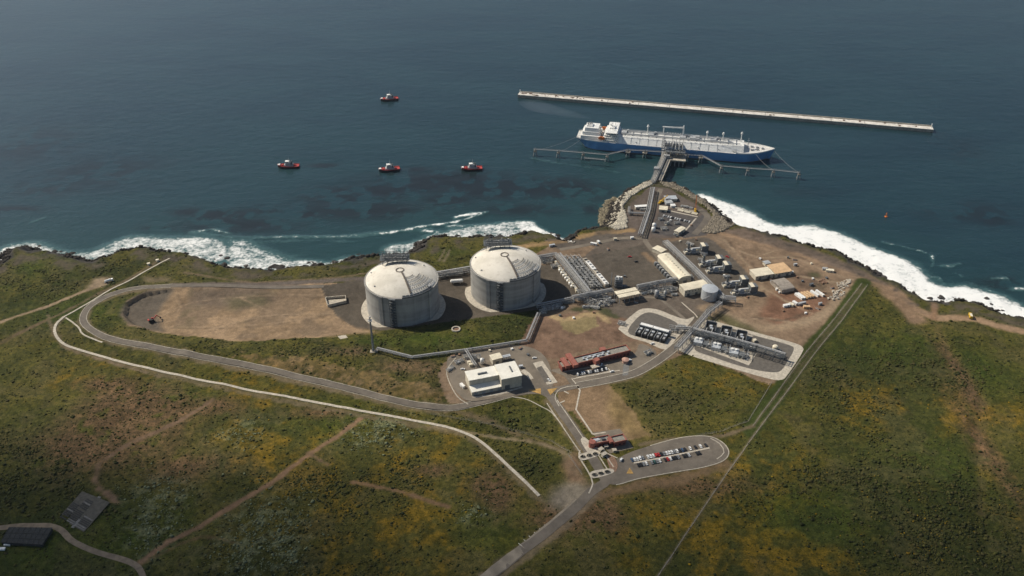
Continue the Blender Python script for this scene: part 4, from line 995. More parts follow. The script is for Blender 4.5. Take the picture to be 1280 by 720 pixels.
for k in range(5): mb.cyl((-10+k*6, 2, 10.5), (-10+k*6, 2, 17+k % 2*3), .7, 8)
mb.build('process_pipework', 'pipe', t)
mb = MB()
for s_ in (-1, 1): 
    for yy in (6, 11): mb.bar((-17+s_*2.2, yy, 10.5), (-17+s_*2.2, yy, 34), .45)
for z_ in range(13, 34, 4):
    mb.box(-17, 8.5, z_, 5, 5.6, .25); mb.bar((-19.2, 6, z_-3), (-14.8, 6, z_), .3); mb.bar((-19.2, 11, z_), (-14.8, 11, z_-3), .3)
mb.bar((-17, 8.5, 24), (-17, 22, 26), 1.6, 1.2); mb.build('gangway_tower', 'steel', t)
arm = thing('marine_loader', '', 'loader', (0,0,0), 0, 'cargo loading arms on the platform')
MB().cyl((0,0,0), (0,0,13), .75, 8).build('riser', 'steel', arm)
MB().bar((0,-4.5,10), (0,9,22), 1.0).build('inboard_arm', 'pipe', arm)
MB().bar((0,9,22), (0,13.5,10.5), .8).build('outboard_arm', 'pipe', arm)
MB().box(0,-5,8.2,2.4,2.4,2.4).build('counterweight', 'dsteel', arm)
c_, s_ = math.cos(prz), math.sin(prz)
for k in range(4):
    o = arm if k == 0 else copy_tree(arm); lx, ly = -4+k*5.2, 9.5
    o.location = (P0[0]+lx*c_-ly*s_, P0[1]+lx*s_+ly*c_, SEA+10.5); o.rotation_euler.z = prz
    o['label'] = ORD[k]+' jointed loading arm from the gangway tower, reaching toward the ship manifold'
def dolphin(px, label, big):
    x, y, _ = W(*px, SEA+8)
    d = thing('mooring_dolphin', label, 'mooring dolphin', (x, y, SEA), prz, 'concrete dolphins along the berth')
    MB().box(0, 0, 6.4, 7 if big else 4.2, 6 if big else 4.2, 1.8).build('cap', 'conc', d)
    for sx in (-1, 1):
        for sy in (-1, 1): MB().cyl((sx*3.0, sy*3.0, -4), (sx*1.4, sy*1.4, 6.4), .55, 8).build('pile', 'steel', d)
    mb = MB(); mb.box(0, 0, 8.2, 1.6, 2.6, 1.8); mb.bar((-1.5,-1,8.2),(.8,1,13),.35); mb.bar((1.5,-1,8.2),(-.8,1,13),.35); mb.build('mooring_hook', 'dsteel', d)
    if big: MB().box(0, 5.0, 2.5, 7, 2.0, 5.4).build('fender_panel', 'rubber', d)
DOL = [((669,188.5),0,'mooring dolphin at the far left end of the left catwalk'), ((698,190.5),0,'mooring dolphin second from the left end of the left catwalk'), ((729,193),0,'mooring dolphin third from left, below the ship stern'), ((759,195.5),0,'mooring dolphin where the left catwalk bends to the ship'),
 ((785,189.5),1,'fender dolphin farther left of the platform, against the blue hull'), ((806,190.5),1,'fender dolphin nearer left of the platform, against the blue hull'), ((858,195),1,'fender dolphin just right of the loading platform'), ((876,196.5),1,'fender dolphin where the right catwalk starts at the hull'),
 ((902,209.5),0,'mooring dolphin at the bend of the right catwalk'), ((935,212.5),0,'mooring dolphin midway along the right catwalk'), ((967,214.5),0,'mooring dolphin second from the right end of the right catwalk'), ((999,217.5),0,'mooring dolphin at the far right end of the right catwalk')]
for p, b_, l in DOL: dolphin(p, l, b_)
def catwalk(pts, label):
    z_ = SEA+9.2; P = [W(u, v, z_) for u, v in pts]
    t = thing('catwalk', label, 'catwalk', (P[0][0], P[0][1], SEA)); o = Vector((P[0][0], P[0][1], SEA))
    d, rl = MB(), MB()
    for a, b_ in zip(P[:-1], P[1:]):
        a, b_ = Vector(a)-o, Vector(b_)-o; d.bar(a, b_, 1.5, .7)
        n = Vector((-(b_-a).y, (b_-a).x, 0)).normalized()
        for s_ in (-1, 1):
            for zz in (1.0, 1.7): rl.bar(a+n*s_*.8+Vector((0,0,zz)), b_+n*s_*.8+Vector((0,0,zz)), .12)
            k = int((b_-a).length/3)
            for i in range(k+1): q = a+(b_-a)*i/max(k,1)+n*s_*.8; rl.bar(q, q+Vector((0,0,1.7)), .12)
    d.build('walkway', 'steel', t); rl.build('handrail', 'steel', t)
catwalk([(667,186.5),(698,188.5),(729,191),(759,193.5),(785,187.5),(806,188.7),(826,190)], 'thin steel catwalk linking dolphins left of the jetty platform')
catwalk([(730,197.5),(757,200)], 'short steel catwalk stub below the ship stern')
catwalk([(856,193.5),(878,195),(901,207.5),(935,210.5),(967,212.5),(1000,216)], 'thin steel catwalk linking dolphins right of the jetty platform')
for (lx, ly, lz, px, lab) in ((148, 0, 16, (999,216), 'mooring rope from the ship bow to the far right dolphin'), (120, -14, 15.5, (967,213), 'mooring rope from the ship foredeck to a right hand dolphin'), (-146, -6, 15, (669,188), 'mooring rope from the ship stern to the far left dolphin'), (-140, -14, 15, (698,190), 'mooring rope from the stern quarter to a left dolphin')):
    a = Vector((ship.location.x+lx*c_-ly*s_, ship.location.y+lx*s_+ly*c_, SEA+lz)); b_ = Vector(W(*px, SEA+9.4)); mb = MB(); prev = None
    for i in range(9):
        u = i/8; p = a.lerp(b_, u)-Vector((0,0,4*u*(1-u)*3)); 
        if prev is not None: mb.bar(prev, p, .22)
        prev = p
    tag(mb.build('mooring_rope', 'steel'), lab, 'rope', 'mooring ropes of the ship')
# ------------------------------------------------------------------ plant
def local(pts, o): return [Vector(p)-Vector(o) for p in pts]
def rack(px, z, wid, label, npipe=5, name='pipe_rack', low=False, bent=8.0, group=None, mt='steel', pm_=('pipe','dsteel','steel','pipe','steel')):
    P = [W(u, v, z) for u, v in px]; o = (P[0][0], P[0][1], 0); P = local(P, o)
    t = thing(name, label, 'pipe rack', o, 0, group); fr_ = MB(); pipes = [MB() for _ in range(npipe)]; levels = [z-.6] if low else [z-.6, z-3.0]
    for i, (a, b_) in enumerate(zip(P[:-1], P[1:])):
        d = (b_-a); L = d.length; d.normalize(); n = Vector((-d.y, d.x, 0)); k = max(1, int(L/bent))
        for j in range(k+1):
            q = a+d*(L*j/k)
            for s_ in (-1, 1): fr_.bar((q.x+n.x*s_*wid/2, q.y+n.y*s_*wid/2, -.3), (q.x+n.x*s_*wid/2, q.y+n.y*s_*wid/2, z), .45)
            for zz in levels: 
                c0, c1 = q+n*wid/2, q-n*wid/2; fr_.bar((c0.x, c0.y, zz), (c1.x, c1.y, zz), .4)
        for s_ in (-1, 1):
            for zz in levels: fr_.bar((a.x+n.x*s_*wid/2, a.y+n.y*s_*wid/2, zz), (b_.x+n.x*s_*wid/2, b_.y+n.y*s_*wid/2, zz), .4)
        for j, mb in enumerate(pipes):
            up = j % 2 == 0 or low; off = (-.42+.84*j/max(1, npipe-1))*wid; zz = (levels[0] if up else levels[-1])+.75
            ext_ = wid*.45 if i < len(P)-2 else 0
            mb.cyl((a.x+n.x*off, a.y+n.y*off, zz), (b_.x+n.x*off+d.x*ext_, b_.y+n.y*off+d.y*ext_, zz), .19+.10*((j*7) % 3), 6)
    fr_.build('steel_frame', mt, t)
    for j, mb in enumerate(pipes): mb.build('pipe', pm_[j % len(pm_)], t)
    tr = MB()
    for a, b_ in zip(P[:-1], P[1:]):
        d = (b_-a).normalized(); n = Vector((-d.y, d.x, 0))*wid*.38; tr.bar((a.x+n.x, a.y+n.y, z+.3), (b_.x+n.x, b_.y+n.y, z+.3), wid*.22, .16)
    tr.build('cable_tray', 'steel', t)
    return t
rack([(697,316.5),(735,364)], 9, 8, 'wide double deck pipe rack running beside the rows of vaporisers', 8)
rack([(716,371),(735,367.2),(766,361.5)], 8, 5.5, 'grey pipe rack between the vaporiser rows and the cream canopy', 6)
rack([(797,357.5),(822,352.5),(866,344.5)], 8, 5.5, 'grey pipe rack from the cream canopy to the long curved roof hall', 6)
rack([(831.5,300.5),(868,335),(904,371),(920,372.5)], 8, 7, 'long grey pipe rack beside the turbine packages ending in a short elbow', 7)
rack([(901,377),(886,388),(866,411),(846,433)], 8, 5, 'straight pipe rack crossing beside the road between the two concrete pads', 5)
rack([(866,412),(905,422),(945,433),(981,444)], 9, 9, 'heavy dark pipe rack along the middle of the right hand concrete pad', 7, mt='dsteel', pm_=('dsteel','steel','dsteel'))
rack([(816,234),(810.5,262),(800.5,292)], 6, 6, 'straight pipe rack crossing the rock ringed jetty pad', 6)
rack([(786.5,265.5),(806,266.5)], 4, 3, 'short low pipe rack branching off on the jetty pad', 4, low=True)
rack([(786.5,258),(786.5,265.5)], 4, 2.5, 'little pipe rack stub closing the pipe loop on the jetty pad', 3, low=True)
rack([(544,342),(586,335),(600,333)], 6, 8, 'grey pipe rack behind and between the two concrete tanks', 6)
rack([(664,322),(697,317)], 6, 6, 'pipe rack between the right tank and the vaporiser rack', 5)
rack([(671,381),(716,372)], 5, 4, 'low pipe rack in the shadow right of the right tank', 4)
rack([(471,435),(515,446),(590,436),(659,425)], 3.0, 3.4, 'long low pipeway from the mast along the grass berm', 4, 'pipeway', True, 9)
rack([(659.5,424),(673.5,390.5)], 4.0, 4, 'short steep pipeway down the grass bank to the right tank', 4, 'pipeway', True, 7)
rack([(582,436),(594.5,456)], 7, 2.4, 'narrow pipe bridge from the pipeway to the white warehouse', 3, 'pipe_bridge', True, 9)
rack([(845,409),(866,410)], 6, 4, 'short pipe rack linking the left pad to the straight road rack', 4)
# ---- mast
x, y, z = G(466.5, 439)
t = thing('vent_mast', 'tall slender grey mast at the corner of the grass berm', 'mast', (x, y, z))
hm = 40; mb = MB()
for a in range(3):
    c0, s0 = math.cos(a*2*PI/3), math.sin(a*2*PI/3); mb.bar((c0*1.5, s0*1.5, 0), (c0*.7, s0*.7, hm), .32)
for k in range(13):
    for a in range(3):
        r0, r1 = 1.5-.8*k/13, 1.5-.8*(k+1)/13; a0, a1 = a*2*PI/3, (a+1)*2*PI/3
        mb.bar((math.cos(a0)*r0, math.sin(a0)*r0, k*hm/13), (math.cos(a1)*r1, math.sin(a1)*r1, (k+1)*hm/13), .2)
mb.build('lattice', 'steel', t)
MB().cyl((0,0,0), (0,0,hm+3), .75, 8, .55).build('stack_pipe', 'steel', t)
mb = MB(); mb.box(0,0,hm-1,4.2,4.2,.4); mb.box(0,0,hm+.6,4.4,.3,.5); mb.cyl((0,0,hm+2.6),(0,0,hm+4),1.0,8); mb.build('head_platform', 'steel', t)
mb = MB(); mb.box(0,0,-.5,6,6,1.0); mb.box(3.8,-1,0,3,2.4,2); mb.build('base_skid', 'conc', t)
# ---- warehouse
(cx, cy), L, Wd, rz = fr((585.5,475.3),(651.1,470),(640.2,451.4), 13)
a = np.array(W(590,495,0)[:2]); b_ = np.array(W(652,482.5,0)[:2]); wrz = math.atan2(b_[1]-a[1], b_[0]-a[0])
wt = thing('warehouse', 'big cream warehouse with stepped roofs and a lower lean-to at the front', 'warehouse', (float(a[0]), float(a[1]), 0), wrz)
ca, sa = math.cos(wrz), math.sin(wrz)
def wl(u, v, z):
    p = W(u, v, z); dx, dy = p[0]-a[0], p[1]-a[1]; return (dx*ca+dy*sa, -dx*sa+dy*ca)
LW = float(np.linalg.norm(b_-a)); split = wl(627, 488, 0)[0]; back = wl(640.2, 452, 13)[1]; lean = wl(623.5, 469, 12)[1]
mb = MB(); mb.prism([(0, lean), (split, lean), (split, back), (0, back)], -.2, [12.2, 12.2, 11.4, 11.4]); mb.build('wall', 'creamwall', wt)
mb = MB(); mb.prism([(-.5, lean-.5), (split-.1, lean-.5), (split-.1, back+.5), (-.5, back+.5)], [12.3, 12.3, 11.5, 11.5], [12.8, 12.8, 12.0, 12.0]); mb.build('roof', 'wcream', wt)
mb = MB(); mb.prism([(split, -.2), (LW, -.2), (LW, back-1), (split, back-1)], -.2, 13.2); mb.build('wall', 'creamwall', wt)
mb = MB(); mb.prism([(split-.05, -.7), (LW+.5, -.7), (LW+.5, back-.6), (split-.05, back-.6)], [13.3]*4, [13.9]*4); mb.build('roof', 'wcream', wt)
mb = MB(); mb.prism([(0, 0), (split-.05, 0), (split-.05, lean-.05), (0, lean-.05)], -.2, [4.6, 4.6, 5.6, 5.6]); mb.build('lean_to_wall', 'creamwall', wt)
mb = MB(); mb.prism([(-.4, -.6), (split-.1, -.6), (split-.1, lean-.06), (-.4, lean-.06)], [4.7, 4.7, 5.7, 5.7], [5.0, 5.0, 6.0, 6.0]); mb.build('lean_to_roof', 'wcream', wt)
mb = MB(); mb.box(split*.5, (lean+back)/2-1, 12.4, 9.5, 1.6, 1.3, 0); mb.build('ridge_vent', 'dsteel', wt)
mb = MB(); mb.box((split+LW)/2+3, back*.5, 13.85, 1.2, 9.5, .8); mb.build('ridge_vent', 'dsteel', wt)
for x0 in (4, 12, 20, 28): MB().box(x0, -.06, 0, 3.6, .1, 3.4).build('roller_door', 'steel', wt)
MB().box(split+6, -.3, 0, 5, .12, 5).build('roller_door', 'dsteel', wt); MB().box(LW+.06, back*.4, 0, .12, 5, 5).build('roller_door', 'steel', wt)
mb = MB()
for x0 in (.5, split-.6, LW-.4): mb.cyl((x0, -.9, 0), (x0, -.9, 4.4), .16, 6)
mb.build('downpipe', 'steel', wt)
def shed(cpx, h, label, cat='shed', name='shed', roof='cream', wall='creamwall', rise=1.0, over=.4, door=1, kind='gable', rzz=None):
    """cpx: roof front-left, front-right and back-right corners"""
    (cx, cy), L, Wd, rz = fr(*cpx, h)
    z = hfun(cx, cy); t = thing(name, label, cat, (cx, cy, z), rz)
    long_x = True
    if kind == 'arch':
        mb = MB(); n = 9; pts = [(-Wd/2*math.cos(PI*i/(n-1)), h*.78+h*.26*math.sin(PI*i/(n-1))) for i in range(n)]
        vs = [(-L/2, y_, z_) for y_, z_ in pts]+[(L/2, y_, z_) for y_, z_ in pts]+[(-L/2, y_, z_-.3) for y_, z_ in pts]+[(L/2, y_, z_-.3) for y_, z_ in pts]
        fs = [(i, n+i, n+i+1, i+1) for i in range(n-1)]+[(2*n+i, 2*n+i+1, 3*n+i+1, 3*n+i) for i in range(n-1)]
        mb.add(vs, fs).build('roof', roof, t)
        w_ = MB(); 
        for s_ in (-1, 1): w_.box(0, s_*(Wd/2-.3), 0, L-.4, .3, h*.77)
        w_.box(-L/2+.4, 0, 0, .3, Wd-.8, h*.78); w_.build('wall', wall, t)
    elif kind == 'canopy':
        mb = MB(); mb.box(0, Wd*.26, h-.5, L, Wd*.46, .5); mb.box(0, -Wd*.26, h-.7, L, Wd*.46, .5); mb.build('roof', roof, t)
        mb = MB()
        for i in range(5):
            for j in (-1, 0, 1): mb.bar((-L/2+.8+i*(L-1.6)/4, j*(Wd/2-.8), 0), (-L/2+.8+i*(L-1.6)/4, j*(Wd/2-.8), h-.6), .5)
        for i in range(5): mb.box(-L/2+.8+i*(L-1.6)/4, 0, h-1.3, .35, Wd-1, .5)
        mb.build('post', 'steel', t)
    else:
        MB().gable(L-.3, Wd-.3, -.2, h-.3-(.01), h+rise-.3).build('wall', wall, t)
        l, w = L/2+over, Wd/2+over; zr = h+rise; ze = h-rise*over/(Wd/2)
        rf = MB().add([(-l,-w,ze),(l,-w,ze),(l,0,zr),(-l,0,zr),(l,w,ze),(-l,w,ze),(-l,-w,ze-.25),(l,-w,ze-.25),(l,w,ze-.25),(-l,w,ze-.25),(l,0,zr-.25),(-l,0,zr-.25)],
           [(0,1,2,3),(3,2,4,5),(6,7,1,0),(8,9,5,4),(7,10,2,1),(10,8,4,2),(11,6,0,3),(9,11,3,5),(7,6,11,10),(10,11,9,8)]).build('roof', roof, t)
        for k in range(door): MB().box(-L/2+(k+.5)*L/door, -Wd/2+.1, 0, min(3.4, L/door*.6), .14, min(3.4, h*.7)).build('door', 'dsteel', t)
        if L > 14:
            mb = MB()
            for k in range(int(L/4)): mb.box(-L/2+2+k*4, -Wd/2+.11, h*.62, 1.6, .1, .8)
            mb.build('window', 'glass', t)
    return t
shed([(615.7,449.8),(628,446.7),(623.5,441)], 7, 'small cream block just behind the big cream warehouse', 'building', 'plant_building', rise=.4)
shed([(628.3,447),(638.7,444.6),(637.6,442)], 5, 'small open carport with bright silver roof behind the warehouse', 'carport', 'carport', 'silver', kind='canopy')
# compressor hall (curved roof), hall 2, canopy, small houses
def hall():
    (cx, cy), L, Wd, rz = fr((849.3,347.8),(822.2,319.3),(836.8,315.8), 10)
    t = thing('compressor_hall', 'long hall with curved cream roof between the dark coolers and pipe rack', 'industrial hall', (cx, cy, 0), rz)
    n = 13; pts = [(-(Wd/2+.3)*math.cos(PI*i/(n-1)), 8.4+3.2*math.sin(PI*i/(n-1))**.8) for i in range(n)]; l = L/2+.5
    vs = [(-l, y_, z_) for y_, z_ in pts]+[(l, y_, z_) for y_, z_ in pts]
    MB().add(vs, [(i, n+i, n+i+1, i+1)[::-1] for i in range(n-1)]).build('roof', 'cream', t)
    pp = [(-l+.6, y_*.97, z_-.15) for y_, z_ in pts]; pq = [(l-.6, y_*.97, z_-.15) for y_, z_ in pts]
    mb = MB(); mb.box(0, 0, -.2, L-.6, Wd-.8, 8.5); mb.add(pp, [tuple(range(n))]); mb.add(pq, [tuple(range(n))[::-1]]); mb.build('wall', 'creamwall', t)
    for k in range(10): MB().box(-L/2+4+k*(L-8)/9, 0, 11.3, 1.6, 1.6, 1.0).build('ridge_vent', 'cream', t)
    MB().box(-L/2+.2, 0, 0, .2, 5, 5.5).build('roller_door', 'dsteel', t)
    s_ = 1 if W(830,335,0)[0]*0 == 0 else -1
    return t, L, Wd, rz, (cx, cy)
ht, hL, hW, hrz, hc = hall()
c0, s0 = math.cos(hrz), math.sin(hrz)
def cooler():
    t = thing('air_cooler', '', 'air cooler', (0,0,0), 0, 'dark coolers along the curved roof hall')
    MB().box(0, 0, 0, 3.8, 5.6, 3.2).build('casing', 'dsteel', t)
    MB().cyl((0, 1.2, 3.2), (0, 1.2, 4.6), 1.5, 10).build('fan_ring', 'steel', t)
    MB().cyl((0, -2.9, 1.6), (0, -4.5, 1.6), .5, 6).build('duct', 'pipe', t); return t
side = 1.0
_p = W(828, 334, 0); side = 1.0 if (-(_p[0]-hc[0])*s0+(_p[1]-hc[1])*c0) > 0 else -1.0
ck = cooler()
for k in range(8):
    o = ck if k == 0 else copy_tree(ck); lx, ly = hL/2-5-k*(hL-11)/7, side*(hW/2+3.6)
    o.location = (hc[0]+lx*c0-ly*s0, hc[1]+lx*s0+ly*c0, 0); o.rotation_euler.z = hrz+(PI if side < 0 else 0)
    o['label'] = ORD[k]+' dark cooler from the sea end of the row beside the curved roof hall'
shed([(856.3,363),(886,356.8),(879.9,349.2)], 9, 'cream flat roofed hall next to the steel cylinder tank', 'industrial hall', 'pump_hall', rise=.7, door=3)
shed([(826.4,315.5),(833,312),(825.7,304.7)], 5, 'small cream house at the sea end of the curved roof hall', 'building', 'plant_building', rise=.3)
shed([(774.4,372.2),(800.8,366.7),(794.6,358.6)], 9, 'open cream canopy in two long roof strips over the pump shelter', 'canopy', 'pump_shelter', kind='canopy')
# steel cylinder tank
x, y, z = W(886, 372, 0)
t = thing('water_tank', 'silver grey cylindrical steel tank beside the cream flat roofed hall', 'tank', (x, y, 0))
MB().lathe([(9.2, -.2), (9.2, 12.5)], 40).build('shell', 'silver', t, smooth=True)
MB().lathe([(9.35, 12.5), (9.35, 12.7), (5, 13.6), (.05, 14.1)], 40).build('roof', 'silver', t)
mb = MB()
for k in range(13): mb.box(math.cos(R(-150+k*6))*9.6, math.sin(R(-150+k*6))*9.6, .8+k*.95, 1.2, 1.1, .2, R(-150+k*6))
for k in range(12): mb.bar((math.cos(R(-150+k*6))*9.6, math.sin(R(-150+k*6))*9.6, .9+k*.95), (math.cos(R(-144+k*6))*9.6, math.sin(R(-144+k*6))*9.6, 1.85+k*.95), .25)
mb.build('stair', 'steel', t); mb = MB(); mb.cyl((6,-9,1.2),(12,-12,1.2),.5,6); mb.box(12,-12,0,3,2,2); mb.build('pipe', 'pipe', t)
# contractor yard
shed([(945,345.4),(967.2,342),(957.5,333.9)], 6, 'cream roofed shed farther left in the contractor yard', rise=.6, door=2)
shed([(969.3,342),(990,338.5),(979,328)], 6, 'tan orange roofed shed touching the cream shed in the contractor yard', roof='tanroof', rise=.6, door=2)
shed([(977.6,362),(994,358.6),(979.7,346)], 6, 'weathered grey arched shed with an open dark mouth in the contractor yard', roof='greyroof', wall='greyroof', kind='arch')
shed([(957,329.8),(963.5,328.5),(961,325)], 4, 'tiny pale hut behind the cream and tan sheds', 'hut', 'hut', roof='deckgrey', rise=.3)
# pad buildings on the rock head
shed([(848.5,290.5),(857,285),(854,281)], 5, 'cream square shed at the landward end of the jetty pad', rise=.5)
shed([(832,249),(846.5,248.5),(845,244.2)], 4, 'long pale grey roofed shelter nearest the sea on the jetty pad', 'shelter', 'shelter', roof='silver', rise=.3)
shed([(833,254),(841.5,253),(840,249.8)], 3.5, 'blue grey container hut behind the jetty pad shelter', 'hut', 'container_hut', roof='deckgrey', wall='deckgrey', rise=.15, door=0)
shed([(824,261.5),(834,262.5),(835,258)], 4, 'cream hut beside the trestle end on the jetty pad', 'hut', 'hut', rise=.4)
shed([(839,257.2),(844.5,257),(844,254.6)], 3, 'small white cabin in the middle of the jetty pad', 'cabin', 'cabin', roof='white', wall='white', rise=.1, door=0)
shed([(794.5,259.2),(809.5,258.2),(809.5,256)], 4, 'long narrow white roofed pipe shelter left of the pad rack', 'shelter', 'shelter', roof='white', rise=.2, door=0)
def vessel(px, r, h, label, m='white', name='vertical_vessel', cat='vessel', group=None):
    x, y, z = G(*px); t = thing(name, label, cat, (x, y, z), 0, group)
    MB().lathe([(.05, h+r*.5), (r*.6, h+r*.35), (r, h), (r, 1.0), (r*.7, .6), (.05, .6)][::-1], 16).build('shell', m, t, smooth=True)
    mb = MB()
    for k in range(3): mb.bar((math.cos(k*2.1)*r*.9, math.sin(k*2.1)*r*.9, -.2), (math.cos(k*2.1)*r*.9, math.sin(k*2.1)*r*.9, 1.2), .35)
    mb.build('leg', 'steel', t); mb = MB(); mb.cyl((r, 0, h*.6), (r+1.4, 0, h*.6), .2, 6); mb.cyl((r+1.4, 0, h*.6), (r+1.4, 0, 0), .2, 6); mb.cyl((0,0,h+r*.4),(0,0,h+r*.4+1.2),.25,6); mb.build('pipe', 'pipe', t); return t
vessel((817.5,284.5), 2.6, 5.5, 'short white vertical vessel at the sea side of a pair on the jetty pad'); vessel((816.5,289.5), 2.6, 5.5, 'short white vertical vessel at the land side of a pair on the jetty pad')
vessel((602.8,455), 2.0, 6.5, 'white vertical vessel beside the pipe bridge behind the warehouse')
vessel((820.5,372), 2.6, 9, 'grey vertical vessel in front of the central pipe rack', 'steel'); vessel((831,370), 1.7, 6.5, 'slim pale vessel among pipework in front of the central rack', 'pipe')
for k, (px, lab) in enumerate((((586.5,454.5),'tan equipment box farther from the warehouse beside the pipe bridge'), ((588.5,457.5),'tan equipment box nearer the warehouse beside the pipe bridge'))):
    x, y, z = G(*px); t = thing('equipment_box', lab, 'equipment box', (x, y, z), wrz); MB().box(0,0,0,3.6,2.6,2.8).build('casing', 'cream', t); MB().box(0,0,2.8,3.9,2.9,.2).build('lid', 'cream', t); MB().box(-.6,-1.33,.3,1.2,.06,2).build('door', 'creamwall', t)
# horizontal white bullet between tanks
x, y, z = G(571, 354); t = thing('bullet_tank', 'white horizontal cylinder tank lying between the two concrete tanks', 'tank', (x, y, z), R(8))
MB().cyl((-6.5,0,3.2),(6.5,0,3.2),2.2,16).build('shell', 'white', t); mb = MB()
for s_ in (-1,1): mb.cyl((s_*6.5,0,3.2),(s_*7.5,0,3.2),2.2,16,1.1)
mb.build('end_cap', 'white', t); mb = MB(); mb.box(-4,0,0,1,3.6,1.8); mb.box(4,0,0,1,3.6,1.8); mb.build('saddle', 'conc', t)
# walled sump and concrete ring
def basin(px4, label, hgt, floor):
    P = [G(*p) for p in px4]; o = P[0]; t = thing('walled_basin', label, 'basin', (o[0], o[1], o[2])); Q = local(P, o); mb = MB()
    for a, b_ in zip(Q, Q[1:]+Q[:1]): mb.bar((a.x, a.y, hgt/2), (b_.x, b_.y, hgt/2), .6, hgt)
    mb.build('wall', 'pale', t); MB().prism([(q.x, q.y) for q in Q], -.1, .35).build('floor', floor, t)
basin([(410,384),(433,378.5),(432,371.5),(407,374)], 'rectangular walled concrete basin with pale floor left of the tanks', 3.4, 'pale')
x, y, z = G(570, 412); t = thing('concrete_ring', 'round concrete ring basin on the grass berm between the tanks', 'basin', (x, y, z)); MB().lathe([(3.6,-.5),(4.9,-.5),(4.9,1.4),(3.6,1.4),(3.6,-.5)], 24).build('wall', 'pale', t); MB().lathe([(3.55,.2),(.01,.25)], 24).build('floor', 'brown', t)
# ---- admin building and gatehouse (flat roofs behind red parapets)
def parapet_house(corners, h, label, name, cat, band=1.6, blocks=()):
    (cx, cy), L, Wd, rz = fr(*corners, h); z = hfun(cx, cy); t = thing(name, label, cat, (cx, cy, z), rz)
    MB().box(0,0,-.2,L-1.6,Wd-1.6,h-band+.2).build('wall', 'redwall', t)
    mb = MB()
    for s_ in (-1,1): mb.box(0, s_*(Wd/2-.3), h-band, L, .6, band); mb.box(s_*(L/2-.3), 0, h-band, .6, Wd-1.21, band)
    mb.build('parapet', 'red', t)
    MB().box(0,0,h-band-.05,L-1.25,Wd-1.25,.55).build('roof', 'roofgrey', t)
    mb = MB()
    n = int(L/4)
    for k in range(n): 
        for s_ in (-1,1): mb.box(-L/2+2.5+k*(L-5)/max(1,n-1), s_*(Wd/2-.78), 1.1, 1.8, .1, 1.5)
    mb.build('window', 'glass', t); return t, L, Wd
at_, aL, aW = parapet_house([(702.4,459.0),(788.5,437.5),(780,431.0)], 7, 'long low dark red office building with flat grey roof and parapets', 'office_building', 'office')
mb = MB(); rr = random.Random(9)
for k in range(12):
    mb.box(-aL*.16+k*2.6, rr.uniform(-2.5,2.5), 6.0, rr.uniform(1.6,2.8), rr.uniform(1.5,3.5), rr.uniform(.6,1.5))
mb.box(0, 2.5, 6.0, 26, .8, .6); mb.build('roof_unit', 'silver', at_)
MB().box(-aL/2+6, 0, 5.4, 5, aW+4, 3.2).build('porch_block', 'red', at_); MB().box(-aL/2+14, aW*.1, 5.4, 5.5, aW+10, 3.4).build('porch_block', 'red', at_)
MB().box(-aL*.02, -aW/2-2.2, 0, 6, 5, 8.0, .3).build('entrance_block', 'red', at_); MB().box(aL*.16, aW/2+1, 0, 6, 5, 8.2).build('stair_block', 'red', at_)
MB().box(-aL*.06, -aW/2-6.5, 3.0, 9, 5, .4).build('entrance_canopy', 'pale', at_); mb = MB()
for sx in (-4,4): 
    for sy in (-2,2): mb.bar((-aL*.06+sx, -aW/2-6.5+sy, 0), (-aL*.06+sx, -aW/2-6.5+sy, 3), .3)
mb.build('canopy_post', 'pale', at_)
x, y, z = G(781.5, 453); t = thing('round_pavilion', 'small round pinkish pavilion standing before the red office building', 'pavilion', (x, y, z)); MB().lathe([(3.2,-.2),(3.2,3.6)], 20).build('wall', 'pink', t, smooth=True); MB().lathe([(3.8,3.5),(3.8,3.9),(.05,4.6)], 20).build('roof', 'pink', t)
g1, L1, W1 = parapet_house([(741.7,554.6),(764.5,550.2),(759.4,543.3)], 6, 'dark red gatehouse block with grey roof, left half beside the entrance road', 'gatehouse', 'gatehouse')
MB().box(2, 0, 5.0, 3.5, 2.2, 1.4).build('roof_unit', 'dsteel', g1); MB().box(-4, 1, 5.0, 6, 3, .5).build('roof_unit', 'silver', g1); MB().cyl((-L1/2, -1, 0), (-L1/2, -1, 6.1), 3.2, 14).build('corner_drum', 'red', g1)
g2, L2, W2 = parapet_house([(767.4,553.3),(783.8,549.5),(778.3,541.9)], 6.5, 'dark red gatehouse block with plain grey roof, right half by the car park', 'gatehouse', 'gatehouse')
MB().box(-L2/2-1.5, 0, 5, 3.6, W2-2, 2.0).build('link_block', 'red', g2)
# gate: low dark planters on the islands, booths
for k, (u, v, lab) in enumerate(((728.5,571.6,'left one on the upper gate island'),(736.5,569.8,'middle one on the upper gate island'),(744,568,'right one on the upper gate island'),(743,594,'left one on the lower gate island'),(751,592.3,'middle one on the lower gate island'),(759,590.4,'right one on the lower gate island'))):
    x, y, z = G(u, v); t = thing('planter', 'dark oval planter, the '+lab, 'planter', (x, y, z+.3), R(12), 'planters on the gate islands')
    mb = MB().lathe([(1,0),(1,.7),(.9,.7),(.9,.2)], 18); mb.v = [(a*2.7, b_*1.9, c_) for a, b_, c_ in mb.v]; mb.build('rim', 'conc', t)
    mb = MB(); rr = random.Random(k)
    for q in range(14):
        a_ = rr.uniform(0, 6.28); d_ = rr.random()**.5; mb.box(math.cos(a_)*d_*2.0, math.sin(a_)*d_*1.3, .2, .9, .9, rr.uniform(.5, 1.3), rr.uniform(0, 1.5), .5)
    mb.build('shrub', 'bed', t)
